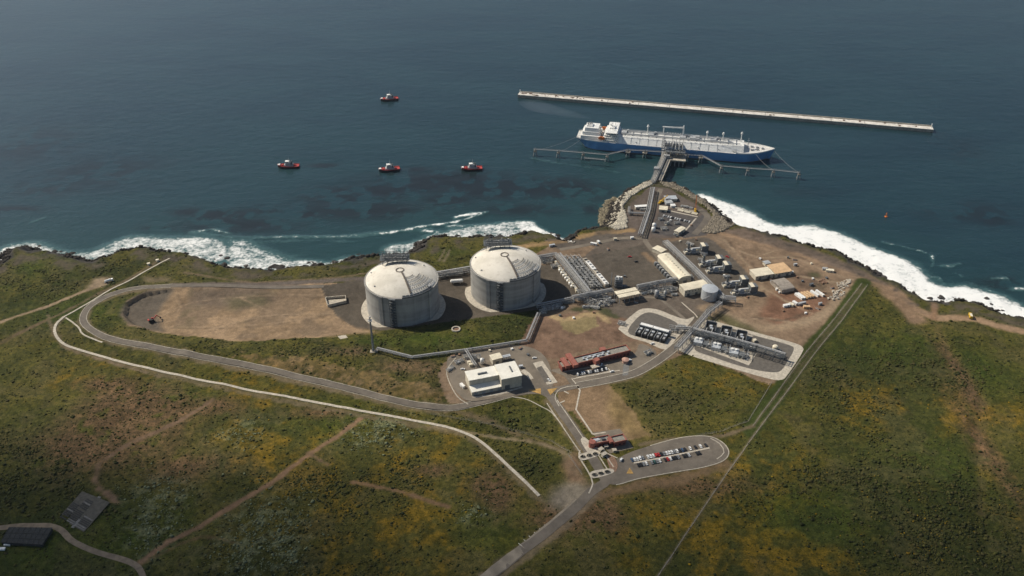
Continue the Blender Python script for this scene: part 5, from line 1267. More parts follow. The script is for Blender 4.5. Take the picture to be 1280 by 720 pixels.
for (u, v, l, w, h, rz_, lab) in ((751,564,4,3,3,40,'small pale guard booth between the gatehouse and gate island'),(755,570,5,3,3,35,'small tan guard booth on the planted gate island'),(768,564.5,3,2.6,2.4,10,'little white booth in front of the right gatehouse block'),(757.5,559.5,3,2.2,2.2,10,'tiny white cabinet below the left gatehouse block')):
    x, y, z = G(u, v); t = thing('guard_booth', lab, 'booth', (x, y, z), R(rz_)); MB().box(0,0,0,l,w,h).build('wall', 'creamwall', t); MB().box(0,0,h,l+.8,w+.8,.25).build('roof', 'pale', t); MB().box(0,-w/2-.03,1,l*.7,.06,h*.4).build('window', 'glass', t)
# ---- vaporiser rows beside the wide rack
ra = np.array(W(697,322,0)[:2]); rb = np.array(W(733,369,0)[:2]); rt = rb-ra; rL = float(np.linalg.norm(rt)); rrz = math.atan2(rt[1], rt[0]); rt /= rL; rn = np.array((-rt[1], rt[0]))
for k in range(4):
    o_ = ra+rn*(7.2+k*4.9)+rt*(5+k*1.5); t = thing('vaporiser_row', ORD[k]+' grey vaporiser row counted from the wide pipe rack', 'vaporiser row', (float(o_[0]), float(o_[1]), 0), rrz, 'vaporiser rows')
    Ln = rL-14; rr = random.Random(k)
    MB().box(Ln/2,0,-.1,Ln,3.9,.5).build('plinth', 'conc', t)
    for q in range(int(Ln/5.2)): MB().box(2.5+q*5.2, 0, .4, 2.6, 2.6, rr.uniform(2.2, 4.6)).build('panel_block', rr.choice(['steel','dsteel','dsteel','pipe']), t)
    mb = MB()
    for q in range(int(Ln/5.2)): mb.bar((2.5+q*5.2+1.8, -1.9, .4), (2.5+q*5.2+1.8, -1.9, 5.6), .3); mb.bar((2.5+q*5.2+1.8, 1.9, .4), (2.5+q*5.2+1.8, 1.9, 5.6), .3); mb.box(2.5+q*5.2+1.8, 0, 5.3, .3, 4.2, .3)
    mb.build('steel_frame', 'dsteel', t)
    for yy, zz in ((-1.6, 5.0), (1.6, 5.9), (0, 3.9)): MB().cyl((0, yy, zz), (Ln, yy, zz), .24, 6).build('header_pipe', 'steel', t)
pm = thing('pump', '', 'pump', (0,0,0), rrz, 'white pumps beside the wide pipe rack'); MB().box(0,0,0,3.2,2.4,.6).build('base', 'conc', pm); MB().cyl((-1.3,0,1.7),(1.3,0,1.7),1.15,10).build('motor', 'white', pm); MB().cyl((0,1.2,1.6),(0,4.5,1.6),.4,6).build('pipe', 'pipe', pm)
for k in range(7):
    o = pm if k == 0 else copy_tree(pm); q = ra-rn*9.5+rt*(30+k*6.2); o.location = (float(q[0]), float(q[1]), hfun(*q)); o['label'] = ORD[k]+' white pump from the sea end of the row in front of the wide rack'
t = thing('pump_manifold', 'pale piping manifold between the white pumps and the wide rack', 'pipework', (float(ra[0]), float(ra[1]), 0), rrz)
for k in range(3): MB().cyl((8,-5.2-k*1.2,1.5+k*.4),(rL-4,-5.2-k*1.2,1.5+k*.4),.45,6).build('header_pipe', 'pipe', t)
mb = MB()
for k in range(22): mb.box(9+k*(rL-15)/21, -6.3-(k % 3), 0, 1.6, 2.4, 1.8+(k*5 % 3)*.7)
mb.build('valve_block', 'cream', t)
(cx, cy), L, Wd, rz_ = fr((756.5,355.5),(728.4,322.6),(733,321.2), 4)
t = thing('long_trough_building', 'long narrow white roofed channel house right of the vaporiser rows', 'building', (cx, cy, 0), rz_); MB().box(0,0,-.2,L,Wd-.6,3.6).build('wall', 'pale', t)
MB().box(L*.22,0,3.45,L*.32,Wd,.4).build('roof', 'white', t); MB().box(-L*.30,0,3.45,L*.38,Wd,.4).build('roof', 'white', t); MB().box(L*.44,0,3.3,L*.06,Wd-1.5,.3).build('hatch', 'rubber', t)
mb = MB()
for k in range(9): mb.box(-L*.46+k*L*.1, 0, 3.85, 1.2, Wd*.5, .9)
mb.build('roof_unit', 'steel', t)
# dark tower unit with mast
x, y, z = G(773, 358); t = thing('heater_tower', 'dark square process tower with pale top standing on the gravel yard', 'process tower', (x, y, z), R(-8)); MB().box(0,0,0,8,8,11).build('casing', 'dsteel', t); mb = MB()
for zz in (3,6,9): mb.box(0,0,zz,9.4,9.4,.3)
for sx in (-1,1):
    for sy in (-1,1): mb.bar((sx*4.5,sy*4.5,0),(sx*4.5,sy*4.5,12.6),.4)
mb.build('gantry', 'steel', t); mb = MB(); mb.box(-1.5,1,11,3,3,2); mb.box(2.5,1.5,11,2.4,2.4,1.6); mb.cyl((0,-2,11),(0,-2,15),.7,8); mb.build('fan_box', 'white', t); MB().cyl((-8.5,1,0),(-8.5,1,17),.6,8,.4).build('stack_pipe', 'steel', t); mb = MB(); mb.box(7,-1,0,5,4,2.6); mb.cyl((4,-2,1.8),(11,-2,1.8),.5,6); mb.build('blower', 'dsteel', t)
# generic skids: vessels, frames, pipes
def skid(px, L, Wd, h, label, seed, rz_=0.0, mbox='steel', mv='pipe', group=None, name='process_skid'):
    x, y, z = G(*px); t = thing(name, label, 'process skid', (x, y, z), R(rz_), group); rr = random.Random(seed)
    MB().box(0,0,-.2,L,Wd,.6).build('base', 'conc', t); mb = MB()
    nx, ny = max(2, int(L/4.5)+1), max(2, int(Wd/4.5)+1)
    for i in range(nx):
        for j in range(ny): mb.bar((-L/2+.4+i*(L-.8)/(nx-1), -Wd/2+.4+j*(Wd-.8)/(ny-1), 0), (-L/2+.4+i*(L-.8)/(nx-1), -Wd/2+.4+j*(Wd-.8)/(ny-1), h*rr.uniform(.65,1)), .3)
    for j in range(ny): mb.bar((-L/2, -Wd/2+.4+j*(Wd-.8)/(ny-1), h*.62), (L/2, -Wd/2+.4+j*(Wd-.8)/(ny-1), h*.62), .3)
    for i in range(nx): mb.bar((-L/2+.4+i*(L-.8)/(nx-1), -Wd/2, h*.65), (-L/2+.4+i*(L-.8)/(nx-1), Wd/2, h*.65), .3)
    mb.build('steel_frame', 'dsteel', t)
    for k in range(max(2, int(L*Wd/28))):
        px_, py_ = rr.uniform(-L/2+1.2, L/2-1.2), rr.uniform(-Wd/2+1, Wd/2-1)
        if rr.random() < .5: MB().box(px_, py_, .4, rr.uniform(1.4,3.4), rr.uniform(1.2,2.4), rr.uniform(1.2, h*.6)).build('equipment_box', mbox, t)
        else: MB().cyl((px_, py_, .4), (px_, py_, rr.uniform(h*.4, h*.95)), rr.uniform(.5, 1.2), 8).build('vessel', mv, t)
    for k in range(4): 
        yy = -Wd/2+1+k*(Wd-2)/3; MB().cyl((-L/2-1, yy, h*(.35+.12*k)), (L/2+1, yy, h*(.35+.12*k)), rr.uniform(.28,.45), 6).build('pipe', 'pipe', t)
    return t
skid((737,378.5), 12, 9, 6, 'pale process skid under the front of the wide pipe rack', 1, -40, 'silver')
skid((752,380), 17, 11, 5.5, 'dense dark pipe skid left of the cream canopy', 2, 8); skid((748,372.5), 16, 7, 6, 'dark pipe skid directly under the central rack left of the canopy', 3, 8, 'dsteel'); skid((726,374), 9, 6, 5, 'small pipe skid at the foot of the wide rack', 12, 10)
skid((810,362), 22, 7, 6, 'long pipe skid right of the cream canopy under the rack', 4, 8, 'dsteel'); skid((832,364.5), 16, 9, 7, 'crowded pale pipe skid before the curved roof hall', 5, 8); skid((826,371.5), 8, 6, 5, 'small dark skid beside the grey vertical vessel', 6, 8, 'dsteel')
skid((689,386), 20, 7, 4.5, 'low pale skid beside the steep pipeway right of the tank', 7, 14, 'silver'); skid((679,391), 7, 6, 5, 'small pale skid at the foot of the steep pipeway', 8, 14, 'white'); skid((702,385.5), 6, 4, 3, 'tiny pale skid right of the low pale skid', 9, 0, 'white')
skid((684,327), 14, 9, 7, 'tall dark skid behind the right tank at the rack corner', 10, 12, 'dsteel'); skid((694,334), 9, 6, 5, 'grey skid before the corner of the wide rack', 11, 12); skid((565,343.5), 24, 6, 6, 'row of pipe manifolds behind the white bullet tank', 13, 9, 'dsteel'); skid((777,405.5), 7, 6, 4, 'small pale skid at the left tip of the left concrete pad', 14, -25, 'white')
skid((862,306.5), 8, 6, 4, 'little skid beside the pipe rack corner near the jetty pad', 15, -40); skid((830,287), 7, 6, 4, 'small skid between the white vessels and cream shed on the jetty pad', 16, 10, 'cream'); skid((806,262.8), 12, 4, 3, 'dark pump row inside the pipe loop on the jetty pad', 17, 4, 'dsteel')
skid((586,447), 9, 6, 4, 'scattered dark equipment behind the warehouse near the pipeway', 18, 10, 'dsteel'); skid((574,453), 8, 6, 3, 'blue grey equipment in the yard left of the warehouse', 19, 30, 'deckgrey'); skid((563,462), 8, 5, 3, 'low dark equipment at the left edge of the warehouse yard', 20, 50, 'dsteel'); skid((596,449), 7, 5, 7, 'thin tall frames beside the white vertical vessel', 21, 10, 'steel')
skid((810,442), 7, 6, 4, 'dark equipment cluster at the bend of the road by the red office', 22, 30, 'dsteel')
EX = [((727,366),9,5,5,'dark skid in the corner between the wide rack and central rack','dsteel'),((742,366.5),10,4,4,'low grey skid behind the central rack left of the tower','steel'),((759,374.5),8,6,5,'pale skid at the left end of the cream canopy','silver'),((765,378),6,4,4,'small dark skid below the left end of the canopy','dsteel'),((733,384.5),8,4,3,'low dark skid at the front edge of the pipe area','dsteel'),((744,385.5),8,4,3.5,'low pale skid at the front edge of the pipe area','silver'),
 ((711,378),12,5,4,'grey skid in the tank shadow beside the low rack','steel'),((697,381.5),9,5,4,'pale skid in the tank shadow above the low rack','silver'),((815,366.5),9,5,5,'grey skid before the vessels right of the canopy','steel'),((841,362.5),9,5,5,'dark skid left of the flat roofed hall','dsteel'),((843,369),6,4,3,'low dark skid by the corner of the flat roofed hall','dsteel'),((805,367.5),6,4,3,'small pale skid off the right end of the canopy','white'),
 ((841,327),4,12,3,'thin dark skid between the curved roof hall and long rack, seaward','dsteel'),((853,339),4,10,3,'thin pale skid between the curved roof hall and long rack, landward','silver'),((896,365),7,5,4,'dark skid behind the steel cylinder tank','dsteel'),((900,373.5),6,5,4,'grey skid at the elbow of the long rack','steel'),((880,318.5),7,5,4,'pale skid just right of the seaward turbine package','silver'),((876,326),6,5,4,'small skid between long rack and the middle turbine pair','steel'),((908,347),7,4,4,'pale skid in front of the middle turbine pair','silver'),((906,356),6,4,4,'dark skid between long rack and last turbine pair','dsteel'),((917,368),6,4,3,'grey skid left of the last turbine package','steel'),
 ((871,419),8,6,6,'dark skid at the left end of the heavy rack','dsteel'),((879,422),10,5,5,'dark skid under the left part of the heavy rack','dsteel'),((899,427.5),10,5,5,'dark skid under the middle of the heavy rack','dsteel'),((935,437),10,5,5,'dark skid under the right part of the heavy rack','dsteel'),((887,434.5),6,6,5,'tall frame between the left and middle exchanger blocks','steel'),((909,441),6,6,5,'tall frame between the middle and right exchanger blocks','steel'),((930,447),6,6,5,'tall frame right of the exchanger blocks','steel'),((866,427),7,6,5,'pale skid at the left front corner of the right pad','silver'),((975,446),6,6,6,'dark skid at the right end of the heavy rack','dsteel'),
 ((846,280),6,4,4,'grey equipment between pipe stacks and cream shed on the jetty pad','steel'),((826,275),5,4,4,'small pale equipment left of the parked cars on the jetty pad','silver'),((834,281),6,4,5,'pale frame above the white vessels on the jetty pad','steel'),((856,259),7,4,3,'blue grey equipment seaward of the pipe stacks','deckgrey'),((847,293.5),9,4,3,'grey equipment along the landward edge of the jetty pad','steel'),((590,340),9,5,6,'dark manifold tight behind the right tank','dsteel'),((553,346),8,5,5,'dark manifold nearest the left tank','dsteel'),((672,324),9,6,6,'grey manifold behind the right tank on its far side','steel')]
for k, (px, l_, w_, h_, lab, m_) in enumerate(EX): skid(px, l_, w_, h_, lab, 60+k, (8, -19, 9, 12)[k % 4], m_)
# turbine packages
def turbine():
    t = thing('turbine_package', '', 'turbine package', (0,0,0), 0, 'turbine packages beside the long pipe rack')
    MB().box(0,0,-.2,24,7,.7).build('base', 'conc', t)
    MB().box(-2.5,0,.5,5.4,3.6,3.4).build('enclosure', 'deckgrey', t); MB().box(3.4,.4,.5,3.4,3.0,4.0).build('enclosure', 'cream', t)
    for (x_, y_, l_, w_, h_, m_) in ((-5.6,-2.6,1.6,1.6,3.2,'dsteel'),(.6,2.4,1.8,1.2,2.6,'white'),(1.2,-2.4,2.4,1.4,2.2,'dsteel'),(-11,.4,1.4,1.4,4.2,'dsteel'),(5.6,-2.6,1.2,1.2,4.6,'steel'),(-4.4,2.6,2,1.2,1.8,'cream')): MB().box(x_,y_,.5,l_,w_,h_).build('auxiliary_box', m_, t)
    MB().cyl((-4,0,4.9),(4.5,0,4.9),.9,10).build('duct', 'white', t)
    ah = MB().box(9,0,2.2,7,7.4,6.4).build('air_filter_house', 'dsteel', t); MB().box(7.4,0,8.62,3.6,7.7,.4).build('roof', 'cream', ah); mb = MB()
    for sx in (-1,1):
        for sy in (-1,1): mb.bar((9+sx*3,sy*3.2,0),(9+sx*3,sy*3.2,2.2),.5)
    mb.build('leg', 'steel', ah)
    MB().cyl((-7.6,.4,.5),(-7.6,.4,11.5),1.1,10).build('exhaust_stack', 'dsteel', t); MB().box(-7.6,.4,.5,3.6,3.6,4).build('stack_base', 'steel', t); MB().box(-10.5,-1.5,.5,2.2,2.4,2.6).build('auxiliary_box', 'cream', t)
    mb = MB(); mb.cyl((-9,-3.2,2),(5,-3.2,2),.4,6); mb.cyl((-4,3,3.4),(6,3,3.4),.5,6); mb.cyl((5,-3.2,2),(5,-3.2,5),.4,6); mb.cyl((-12,2,1.4),(-12,-3,1.4),.4,6); mb.build('pipe', 'pipe', t); return t
tp = turbine()
for k, (px, lab) in enumerate((((869,315.5),'turbine package nearest the sea, alone beside the long rack'), ((888,331),'turbine package at the back of the middle pair'), ((897,339),'turbine package at the front of the middle pair'), ((918,357),'turbine package at the back of the last pair'), ((929,366.5),'turbine package at the front of the last pair'))):
    o = tp if k == 0 else copy_tree(tp); o.location = G(*px); o.rotation_euler.z = R(9); o['label'] = lab; o.scale = (1.2, 1.2, 1.2)
# left pad: vaporiser bays under white ducts
(cx, cy), L, Wd, rz_ = fr((797.5,407.5),(836,418),(838,412.5), 7)
t = thing('vaporiser_block', 'row of dark vaporiser bays under two white roofs on the left concrete pad', 'vaporiser block', (cx, cy, 0), rz_)
MB().box(-L*.27,1.6,6.2,L*.40,4.0,1.0).build('roof', 'white', t); MB().box(L*.20,1.4,6.2,L*.50,4.0,1.0).build('roof', 'white', t)
MB().box(0,1.5,-.1,L,3.4,6.2).build('header_house', 'dsteel', t)
for k in range(5):
    x0 = -L/2+L*(k+.5)/5; b2 = MB().box(x0,-7.0,.2,L/5*.60,12,3.6).build('bay', 'rubber', t); MB().box(x0,-3.4,3.85,3.2,3.2,.9).build('fan_box', 'silver', b2); MB().box(x0,-9,3.85,2.2,4,.4).build('grating', 'steel', b2)
    MB().box(x0-L/5*.42,-7.0,.2,.5,13,4.6).build('bay_wall', 'steel', t)
mb = MB()
for k in range(11): mb.bar((-L/2+k*L/10, 4.6, 0), (-L/2+k*L/10, 4.6, 7), .35)
mb.bar((-L/2, 4.6, 6.6), (L/2, 4.6, 6.6), .4); mb.bar((-L/2, 6.4, 4), (L/2, 6.4, 4), .8); mb.build('pipe_gantry', 'steel', t)
skid((842,413.5), 9, 8, 7, 'dark tall skid at the right end of the left pad vaporisers', 31, -16, 'dsteel'); skid((852,409), 7, 4, 3.5, 'small dark skid near the link rack on the left pad', 32, -16, 'dsteel')
# right pad
for k, (u, v) in enumerate(((888,412.5),(907,418),(926,423.5))):
    x, y, z = G(u, v); t = thing('cooler_bay', ['left','middle','right'][k]+' dark walled cooler bay behind the heavy rack on the right pad', 'cooler bay', (x, y, z), R(-19), 'dark bays behind the heavy rack'); t.scale = (1.2,1.2,1.1)
    mb = MB(); mb.box(-4.6,0,0,.6,13,4.6); mb.box(4.6,0,0,.6,13,4.6); mb.box(0,6.2,0,8.6,.6,5.6); mb.build('wall', 'dsteel', t); MB().box(0,-.3,0,8.2,11.6,3.0).build('cooler_box', 'rubber', t); mb = MB(); mb.cyl((0,1,3),(0,1,4.6),1.5,10); mb.box(1,-2,3,3,2,1.2); mb.build('fan_ring', 'silver', t); MB().box(2,-9.5,0,9,6,2.4).build('lower_box', 'dsteel', t); mb = MB(); mb.cyl((-3,-3,4),(-3,-12,6),.4,6); mb.cyl((2,-3,4),(2,-12,6),.4,6); mb.build('pipe', 'pipe', t)
for k, (u, v) in enumerate(((876,430),(898.5,436.5),(920.5,443.5))):
    x, y, z = G(u, v); t = thing('heat_exchanger', ['left','middle','right'][k]+' pale exchanger block in front of the heavy rack on the right pad', 'heat exchanger', (x, y, z), R(-19), 'pale exchanger blocks before the heavy rack'); t.scale = (1.15,1.2,1.2)
    MB().box(-2.5,.5,0,8,8.5,3.6).build('casing', 'silver', t); MB().box(4.6,-1,0,5.2,6.5,3.0).build('pump_box', 'dsteel', t); mb = MB(); mb.cyl((-4.5,1.5,3.6),(-4.5,1.5,5),1.3,10); mb.cyl((-1,1.5,3.6),(-1,1.5,5),1.3,10); mb.build('fan_ring', 'white', t); mb = MB()
    for q in range(4): mb.cyl((-6+q*4,-5,1.5+q % 2),(-6+q*4,7,1.5+q % 2),.4,6); mb.bar((-6+q*4.4,-5.5,0),(-6+q*4.4,-5.5,4.5),.35)
    mb.box(9.5,0,0,2.6,11,.6); mb.bar((9.5,-5,0),(9.5,-5,5),.4); mb.bar((9.5,5,0),(9.5,5,5),.4); mb.bar((9.5,-5,4.8),(9.5,5,4.8),.4); mb.build('pipe', 'steel', t)
x, y, z = G(968.5, 437); t = thing('round_tank', 'small round cream tank on the gravel behind the heavy rack', 'tank', (x, y, z)); MB().lathe([(2.9,-.1),(2.9,4.4)], 20).build('shell', 'cream', t, smooth=True); MB().lathe([(3.0,4.4),(2.0,5.4),(.05,5.8)], 20).build('roof', 'cream', t); mb = MB(); mb.box(-4.5,-2,0,2,2,2); mb.box(4,-3,0,3,2.5,2.2); mb.cyl((-3,-2,1),(-8,-2,1),.3,6); mb.build('pump_box', 'dsteel', t)
# containers and heaps in the yard
def container():
    t = thing('container', '', 'container', (0,0,0), 0, 'long cabins in the contractor yard'); MB().box(0,0,0,12.2,2.6,2.7).build('box', 'white', t); MB().box(6.12,0,.2,.08,2.3,2.3).build('door', 'creamwall', t); return t
ct = container(); CT = [((998.5,371.5),'white cabin at the left end of the cabin row','white'),((1001.5,371.2),'second cabin from the left of the row, plain white','white'),((1005.5,370.3),'third cabin of the row, rusty tan','tanroof'),((1009,369.7),'fourth cabin of the row, rusty tan','tanroof'),((1012.5,369.1),'fifth cabin of the row, rusty tan beside a white one','tanroof'),((1018,368),'white cabin near the right end of the cabin row','white'),((1024.5,367.6),'white cabin at the right end of the cabin row','white')]
for k, (px, lab, m_) in enumerate(CT):
    o = ct if k == 0 else copy_tree(ct); o.location = G(*px); o.rotation_euler.z = R(-62); o['label'] = lab
    if m_ != 'white':
        for ch in o.children:
            if ch.name.startswith('box'): ch.data = ch.data.copy(); ch.data.materials[0] = M[m_]
SM = [((983,383.2),8,3,'white','white cabin at the left of the smaller cabin group below the row',15),((989,382),6,3,'cream','cream cabin in the middle of the smaller cabin group',-60),((993.5,380),6,3,'white','white cabin at the right of the smaller cabin group',-60),((1008,385),7,3.4,'tanroof','pale rust coloured cabin below the cabin row',-5),((1002,380.5),10,2.4,'deckgrey','long grey trailer just below the cabin row',22),
      ((1025,381),4,2,'deckgrey','tiny grey cabin right of the cabin row',20),((994,332),4,2,'deckgrey','tiny grey box behind the tan roofed shed',10),((972,362.5),5,2.2,'white','small white trailer left of the grey arched shed',20),((966,354.5),7,2,'silver','silver trailer along the grey arched shed',-55),((1014,357),5,2.4,'dsteel','dark trailer right of the grey arched shed',30),
      ((1037,339.5),9,4,'cream','pale cabin alone near the coast track',-12),((1031,337.5),6,3,'deckgrey','grey cabin beside the pale one near the coast track',-12),((989,341.5),4,2,'white','small white box at the front corner of the tan shed',5),((943,427),3,3,'cream','small cream hut on the pad edge track',20),((578,483.5),6,2.6,'white','white trailer parked at the left end of the warehouse',-55),((651,459.5),4,2.2,'silver','small silver trailer at the right end of the warehouse',10),((690,308),7,2.2,'silver','pale trailer by the outfall road behind the tank',20),((742,306),8,2.5,'white','white cabin beside the road behind the vaporisers',-20),((748,303.5),4,2.4,'white','second white cabin beside the road behind the vaporisers',-60),((769,300),4,2.2,'cream','cream cabin by the back road near the jetty pad',0),((790,298.5),4,2.2,'white','white box by the pad rack foot',10)]
for px, l_, w_, m_, lab, r_ in SM:
    x, y, z = G(*px); t = thing('site_cabin', lab, 'cabin', (x, y, z), R(r_)); MB().box(0,0,.1,l_,w_,2.6).build('box', m_, t); MB().box(0,0,2.7,l_+.3,w_+.3,.2).build('roof', m_, t); MB().box(l_*.2,-w_/2-.03,.2,.9,.06,2.0).build('door', 'dsteel', t)
rr = random.Random(21)
for k, (u, v, rr_, m_, lab) in enumerate(((1052,357,7,'pale','pale heap of sacks and boards by the fence corner, nearest the sea'),(1047,366,7,'pale','pale scrap heap below the fence corner heap'),(1043,372,5,'conc','grey scrap heap farthest inland along the fence'),(1060,352,4,'pale','tiny pale heap right at the fence corner'),(1028,352,5,'brown','brown scrap heap in the middle of the yard'))):
    x, y, z = G(u, v); mb = MB()
    for q in range(26):
        a_, d_ = rr.uniform(0,6.28), rr.random()**.5*rr_; mb.box(math.cos(a_)*d_*1.3, math.sin(a_)*d_*.9, -.2, rr.uniform(1,3.4), rr.uniform(.6,2.2), rr.uniform(.5,1.8), rr.uniform(0,3))
    o = mb.build('scrap_heap', m_, None, (x, y, z), R(35)); tag(o, lab, 'heap')
# loose yard clutter: crates, drums and pallets, each on its own
CL = [('crate','pale crate',2.2,1.8,1.6,'cream'),('crate','dark crate',2.6,2.0,1.7,'dsteel'),('pallet_stack','stack of brown pallets',2.2,2.2,1.4,'brown'),('skip','grey open skip',4.2,2.2,1.5,'deckgrey'),('crate','white crate',2.4,2.0,1.6,'white')]
SPOTS = [((958,346),'between the cream shed and the dirt track'),((963,349.5),'left of the grey arched shed'),((972,357.5),'at the left wall of the grey arched shed'),((974,366),'by the mouth of the grey arched shed'),((996,347),'right of the tan roofed shed'),((1003,352),'in the scrap area behind the cabin row'),((1016,349),'in the middle of the yard'),((1030,366),'right of the cabin row'),((1035,374),'between the cabin row and the fence'),((1022,386),'below the right end of the cabin row'),
 ((979,389),'below the smaller cabin group'),((1014,330),'beside the coast track'),((993,325),'behind the tan roofed shed'),((985,322.5),'farthest toward the sea behind the tan shed'),((950,324),'on bare soil left of the tiny pale hut'),((1040,360),'at the foot of the pale heap'),((1033,348),'near the end of the coast track spur'),((1007,392),'on the loop track'),((870,300),'at the seaward turbine package'),((879,322),'between the first and middle turbine packages'),((905,345),'in front of the middle turbine pair'),
 ((934,372),'at the last turbine pair'),((850,302),'by the head of the long rack'),((760,312),'at the top of the gravel yard'),((781,346),'beside the dark process tower'),((757,368),'under the central rack'),((795,378),'before the cream canopy'),((700,395),'on the soil below the tank'),((717,398),'on the tan rectangle of soil'),((742,391),'by the grassy strip below the canopy'),((846,296),'at the jetty pad entrance'),((838,276),'behind the cars on the jetty pad'),((864,282),'by the pad edge road'),((853,262),'among the pipe stacks'),
 ((566,446),'at the back of the warehouse yard'),((574,444),'beside the pipeway behind the warehouse'),((612,439),'at the fence behind the small cream block'),((650,436),'at the back right of the warehouse yard'),((660,444),'near the middle right of the warehouse yard'),((640,437),'behind the silver carport')]
for k, (px, where) in enumerate(SPOTS):
    nm, lb, l_, w_, h_, m_ = CL[(k*3+k//5) % 5]; x, y, z = G(*px); t = thing(nm, lb+' '+where, nm.split('_')[0], (x, y, z), k*1.3)
    MB().box(0,0,0,l_,w_,h_,0,1.05 if nm == 'skip' else 1).build('body', m_, t); MB().box(0,0,h_,l_*1.04,w_*1.04,.15).build('lid' if nm != 'skip' else 'load', 'brown' if nm == 'skip' else m_, t)
# stored pipes on the jetty pad, crane
for k, (a_, b_) in enumerate((((843,261),(868,266.5)),((846,263.3),(872,269)),((850,258.2),(866,261.5)))):
    P = [G(*a_), G(*b_)]; o_ = P[0]; q = Vector(P[1])-Vector(o_); mb = MB(); n = Vector((-q.y, q.x, 0)).normalized()
    for j in range(7):
        for i in range(3):
            s0_, s1_ = i/3+.02, (i+1)/3-.03
            if (i+j+k) % 5: mb.cyl(q*s0_+n*(j*.75)+Vector((0,0,.6+.25*(j % 2))), q*s1_+n*(j*.75)+Vector((0,0,.6+.25*(j % 2))), .36, 6)
    tag(mb.build('pipe_stack', ['pale','cream','steel'][k], None, o_), ['stack of pale pipes laid behind the parked cars on the jetty pad','cream pipes laid nearest the parked cars on the jetty pad','grey pipes laid out farthest seaward on the jetty pad'][k], 'pipe stack', 'pipe stacks on the jetty pad')
def crane(px, rz_, label, jl, ja):
    x, y, z = G(*px); t = thing('mobile_crane', label, 'crane', (x, y, z), R(rz_)); MB().box(0,0,.9,9,2.8,1.3).build('chassis', 'yellow', t); MB().box(-.8,0,2.3,4,2.6,1.8).build('cab', 'yellow', t)
    for sx in (-3,-1,1.5,3):
        for sy in (-1.2,1.2): MB().cyl((sx,sy-.25,.65),(sx,sy+.25,.65),.65,10).build('wheel', 'rubber', t)
    mb = MB(); c_, s_ = math.cos(R(ja)), math.sin(R(ja)); e = Vector((c_*jl, 0, s_*jl)); b0 = Vector((-1,0,3.2))
    for dy in (-.55,.55):
        for dz in (-.5,.5): mb.bar(b0+Vector((0,dy,dz)), b0+e+Vector((0,dy*.4,dz*.4)), .28)
    n = int(jl/2)
    for k in range(n): mb.bar(b0+e*(k/n)+Vector((0,-.5,-.4)), b0+e*((k+1)/n)+Vector((0,.5,.4)), .2)
    mb.build('boom', 'orange' if jl > 15 else 'yellow', t); mb = MB(); tip = b0+e; mb.bar(tip, tip-Vector((0,0,jl*.35)), .16); mb.box(tip.x, tip.y, tip.z-jl*.35-.8, .8, .8, .8); mb.build('hook', 'dsteel', t)
crane((869,264), 80, 'orange lattice boom crane at the right edge of the jetty pad', 20, 58); crane((826,254), 40, 'yellow crane with low boom beside the jetty pad shelter', 15, 18)
# ---- cars
def car_mesh(nm, m_, van=False):
    mb = MB(); h = 1.0 if not van else 1.3
    mb.cur = 0; mb.box(0,0,.35,4.5,1.8,h*.62, 0, .97)
    if van: mb.cur = 0; mb.box(-.5,0,.35+h*.62,3.2,1.7,.85,0,.92); mb.cur = 1; mb.box(-.5,0,1.3,3.22,1.6,.45,0,.98)
    else: mb.cur = 1; mb.box(-.25,0,.97,2.5,1.62,.5,0,.82); mb.cur = 0; mb.box(-.25,0,1.42,1.9,1.3,.09)
    mb.cur = 2
    for sx in (-1.4,1.4):
        for sy in (-.85,.85): mb.cyl((sx,sy-.1,.33),(sx,sy+.1,.33),.33,8)
    me_o = mb.build('car', [m_, 'glass', 'rubber']); me = me_o.data; D.objects.remove(me_o); return me
CCOL = dict(white=(.72,.72,.70), black=(.02,.02,.022), grey=(.22,.23,.24), silver=(.45,.46,.47), red=(.40,.03,.03), blue=(.05,.09,.16), green=(.04,.10,.09), tan=(.38,.32,.22))
CM = {k: car_mesh('car', carpaint('car_paint_'+k, v)) for k, v in CCOL.items()}
VM = {k: car_mesh('car', MATS['car_paint_'+k], True) for k in ('white','red','grey','black')}
def car(px=None, rz_=0, col='white', label='', group=None, van=False, p=None):
    if p is None: p = G(*px); p = (p[0], p[1], p[2]+.17)
    o = D.objects.new('parked_car', (VM if van and col in VM else CM)[col]); COL.objects.link(o); o.location = p; o.rotation_euler.z = rz_; return tag(o, label, 'car', group)
ca_, cb_ = np.array(G(792,579)[:2]), np.array(G(887,560)[:2]); cd = cb_-ca_; cl = float(np.linalg.norm(cd)); cd /= cl; cn = np.array((-cd[1], cd[0])); crz = math.atan2(cd[1], cd[0])
FAR = 'b w w v g - w w w R r k g w w w g w k b k - w - k - w - k'.split(); NEAR = 'k k g w - g t g w - k r w k k g - k k s - - k k'.split()
CN = dict(b='blue', w='white', v='white', g='grey', k='black', r='red', R='red', t='green', s='silver')
for row, seq, off in (('far', FAR, 3.6), ('near', NEAR, -3.9)):
    n_ = 0
    for k, ch in enumerate(seq):
        if ch == '-': continue
        q = ca_+cd*(1.4+k*2.58+(1.5 if row == 'near' else -1.5))+cn*off; n_ += 1
        p = (float(q[0]), float(q[1]), hfun(*q)+.12)
        car(None, crz+PI/2+(PI if rng.random() < .5 else 0), CN[ch], '%s car, %s from the left in the %s row of the gate car park' % (CN[ch], ORD[n_-1], row), 'cars in the gate car park', ch in 'vR', p)
for k, ch in enumerate('w k w w k w g k w w k w k w'.split()):
    p = G(722+k*2.75, 468.3-k*.52); car(None, R(100)+wrz*0, CN[ch], '%s car, %s from the left in the row before the red office' % (CN[ch], ORD[k]), 'cars before the red office', False, (p[0], p[1], p[2]+.14))
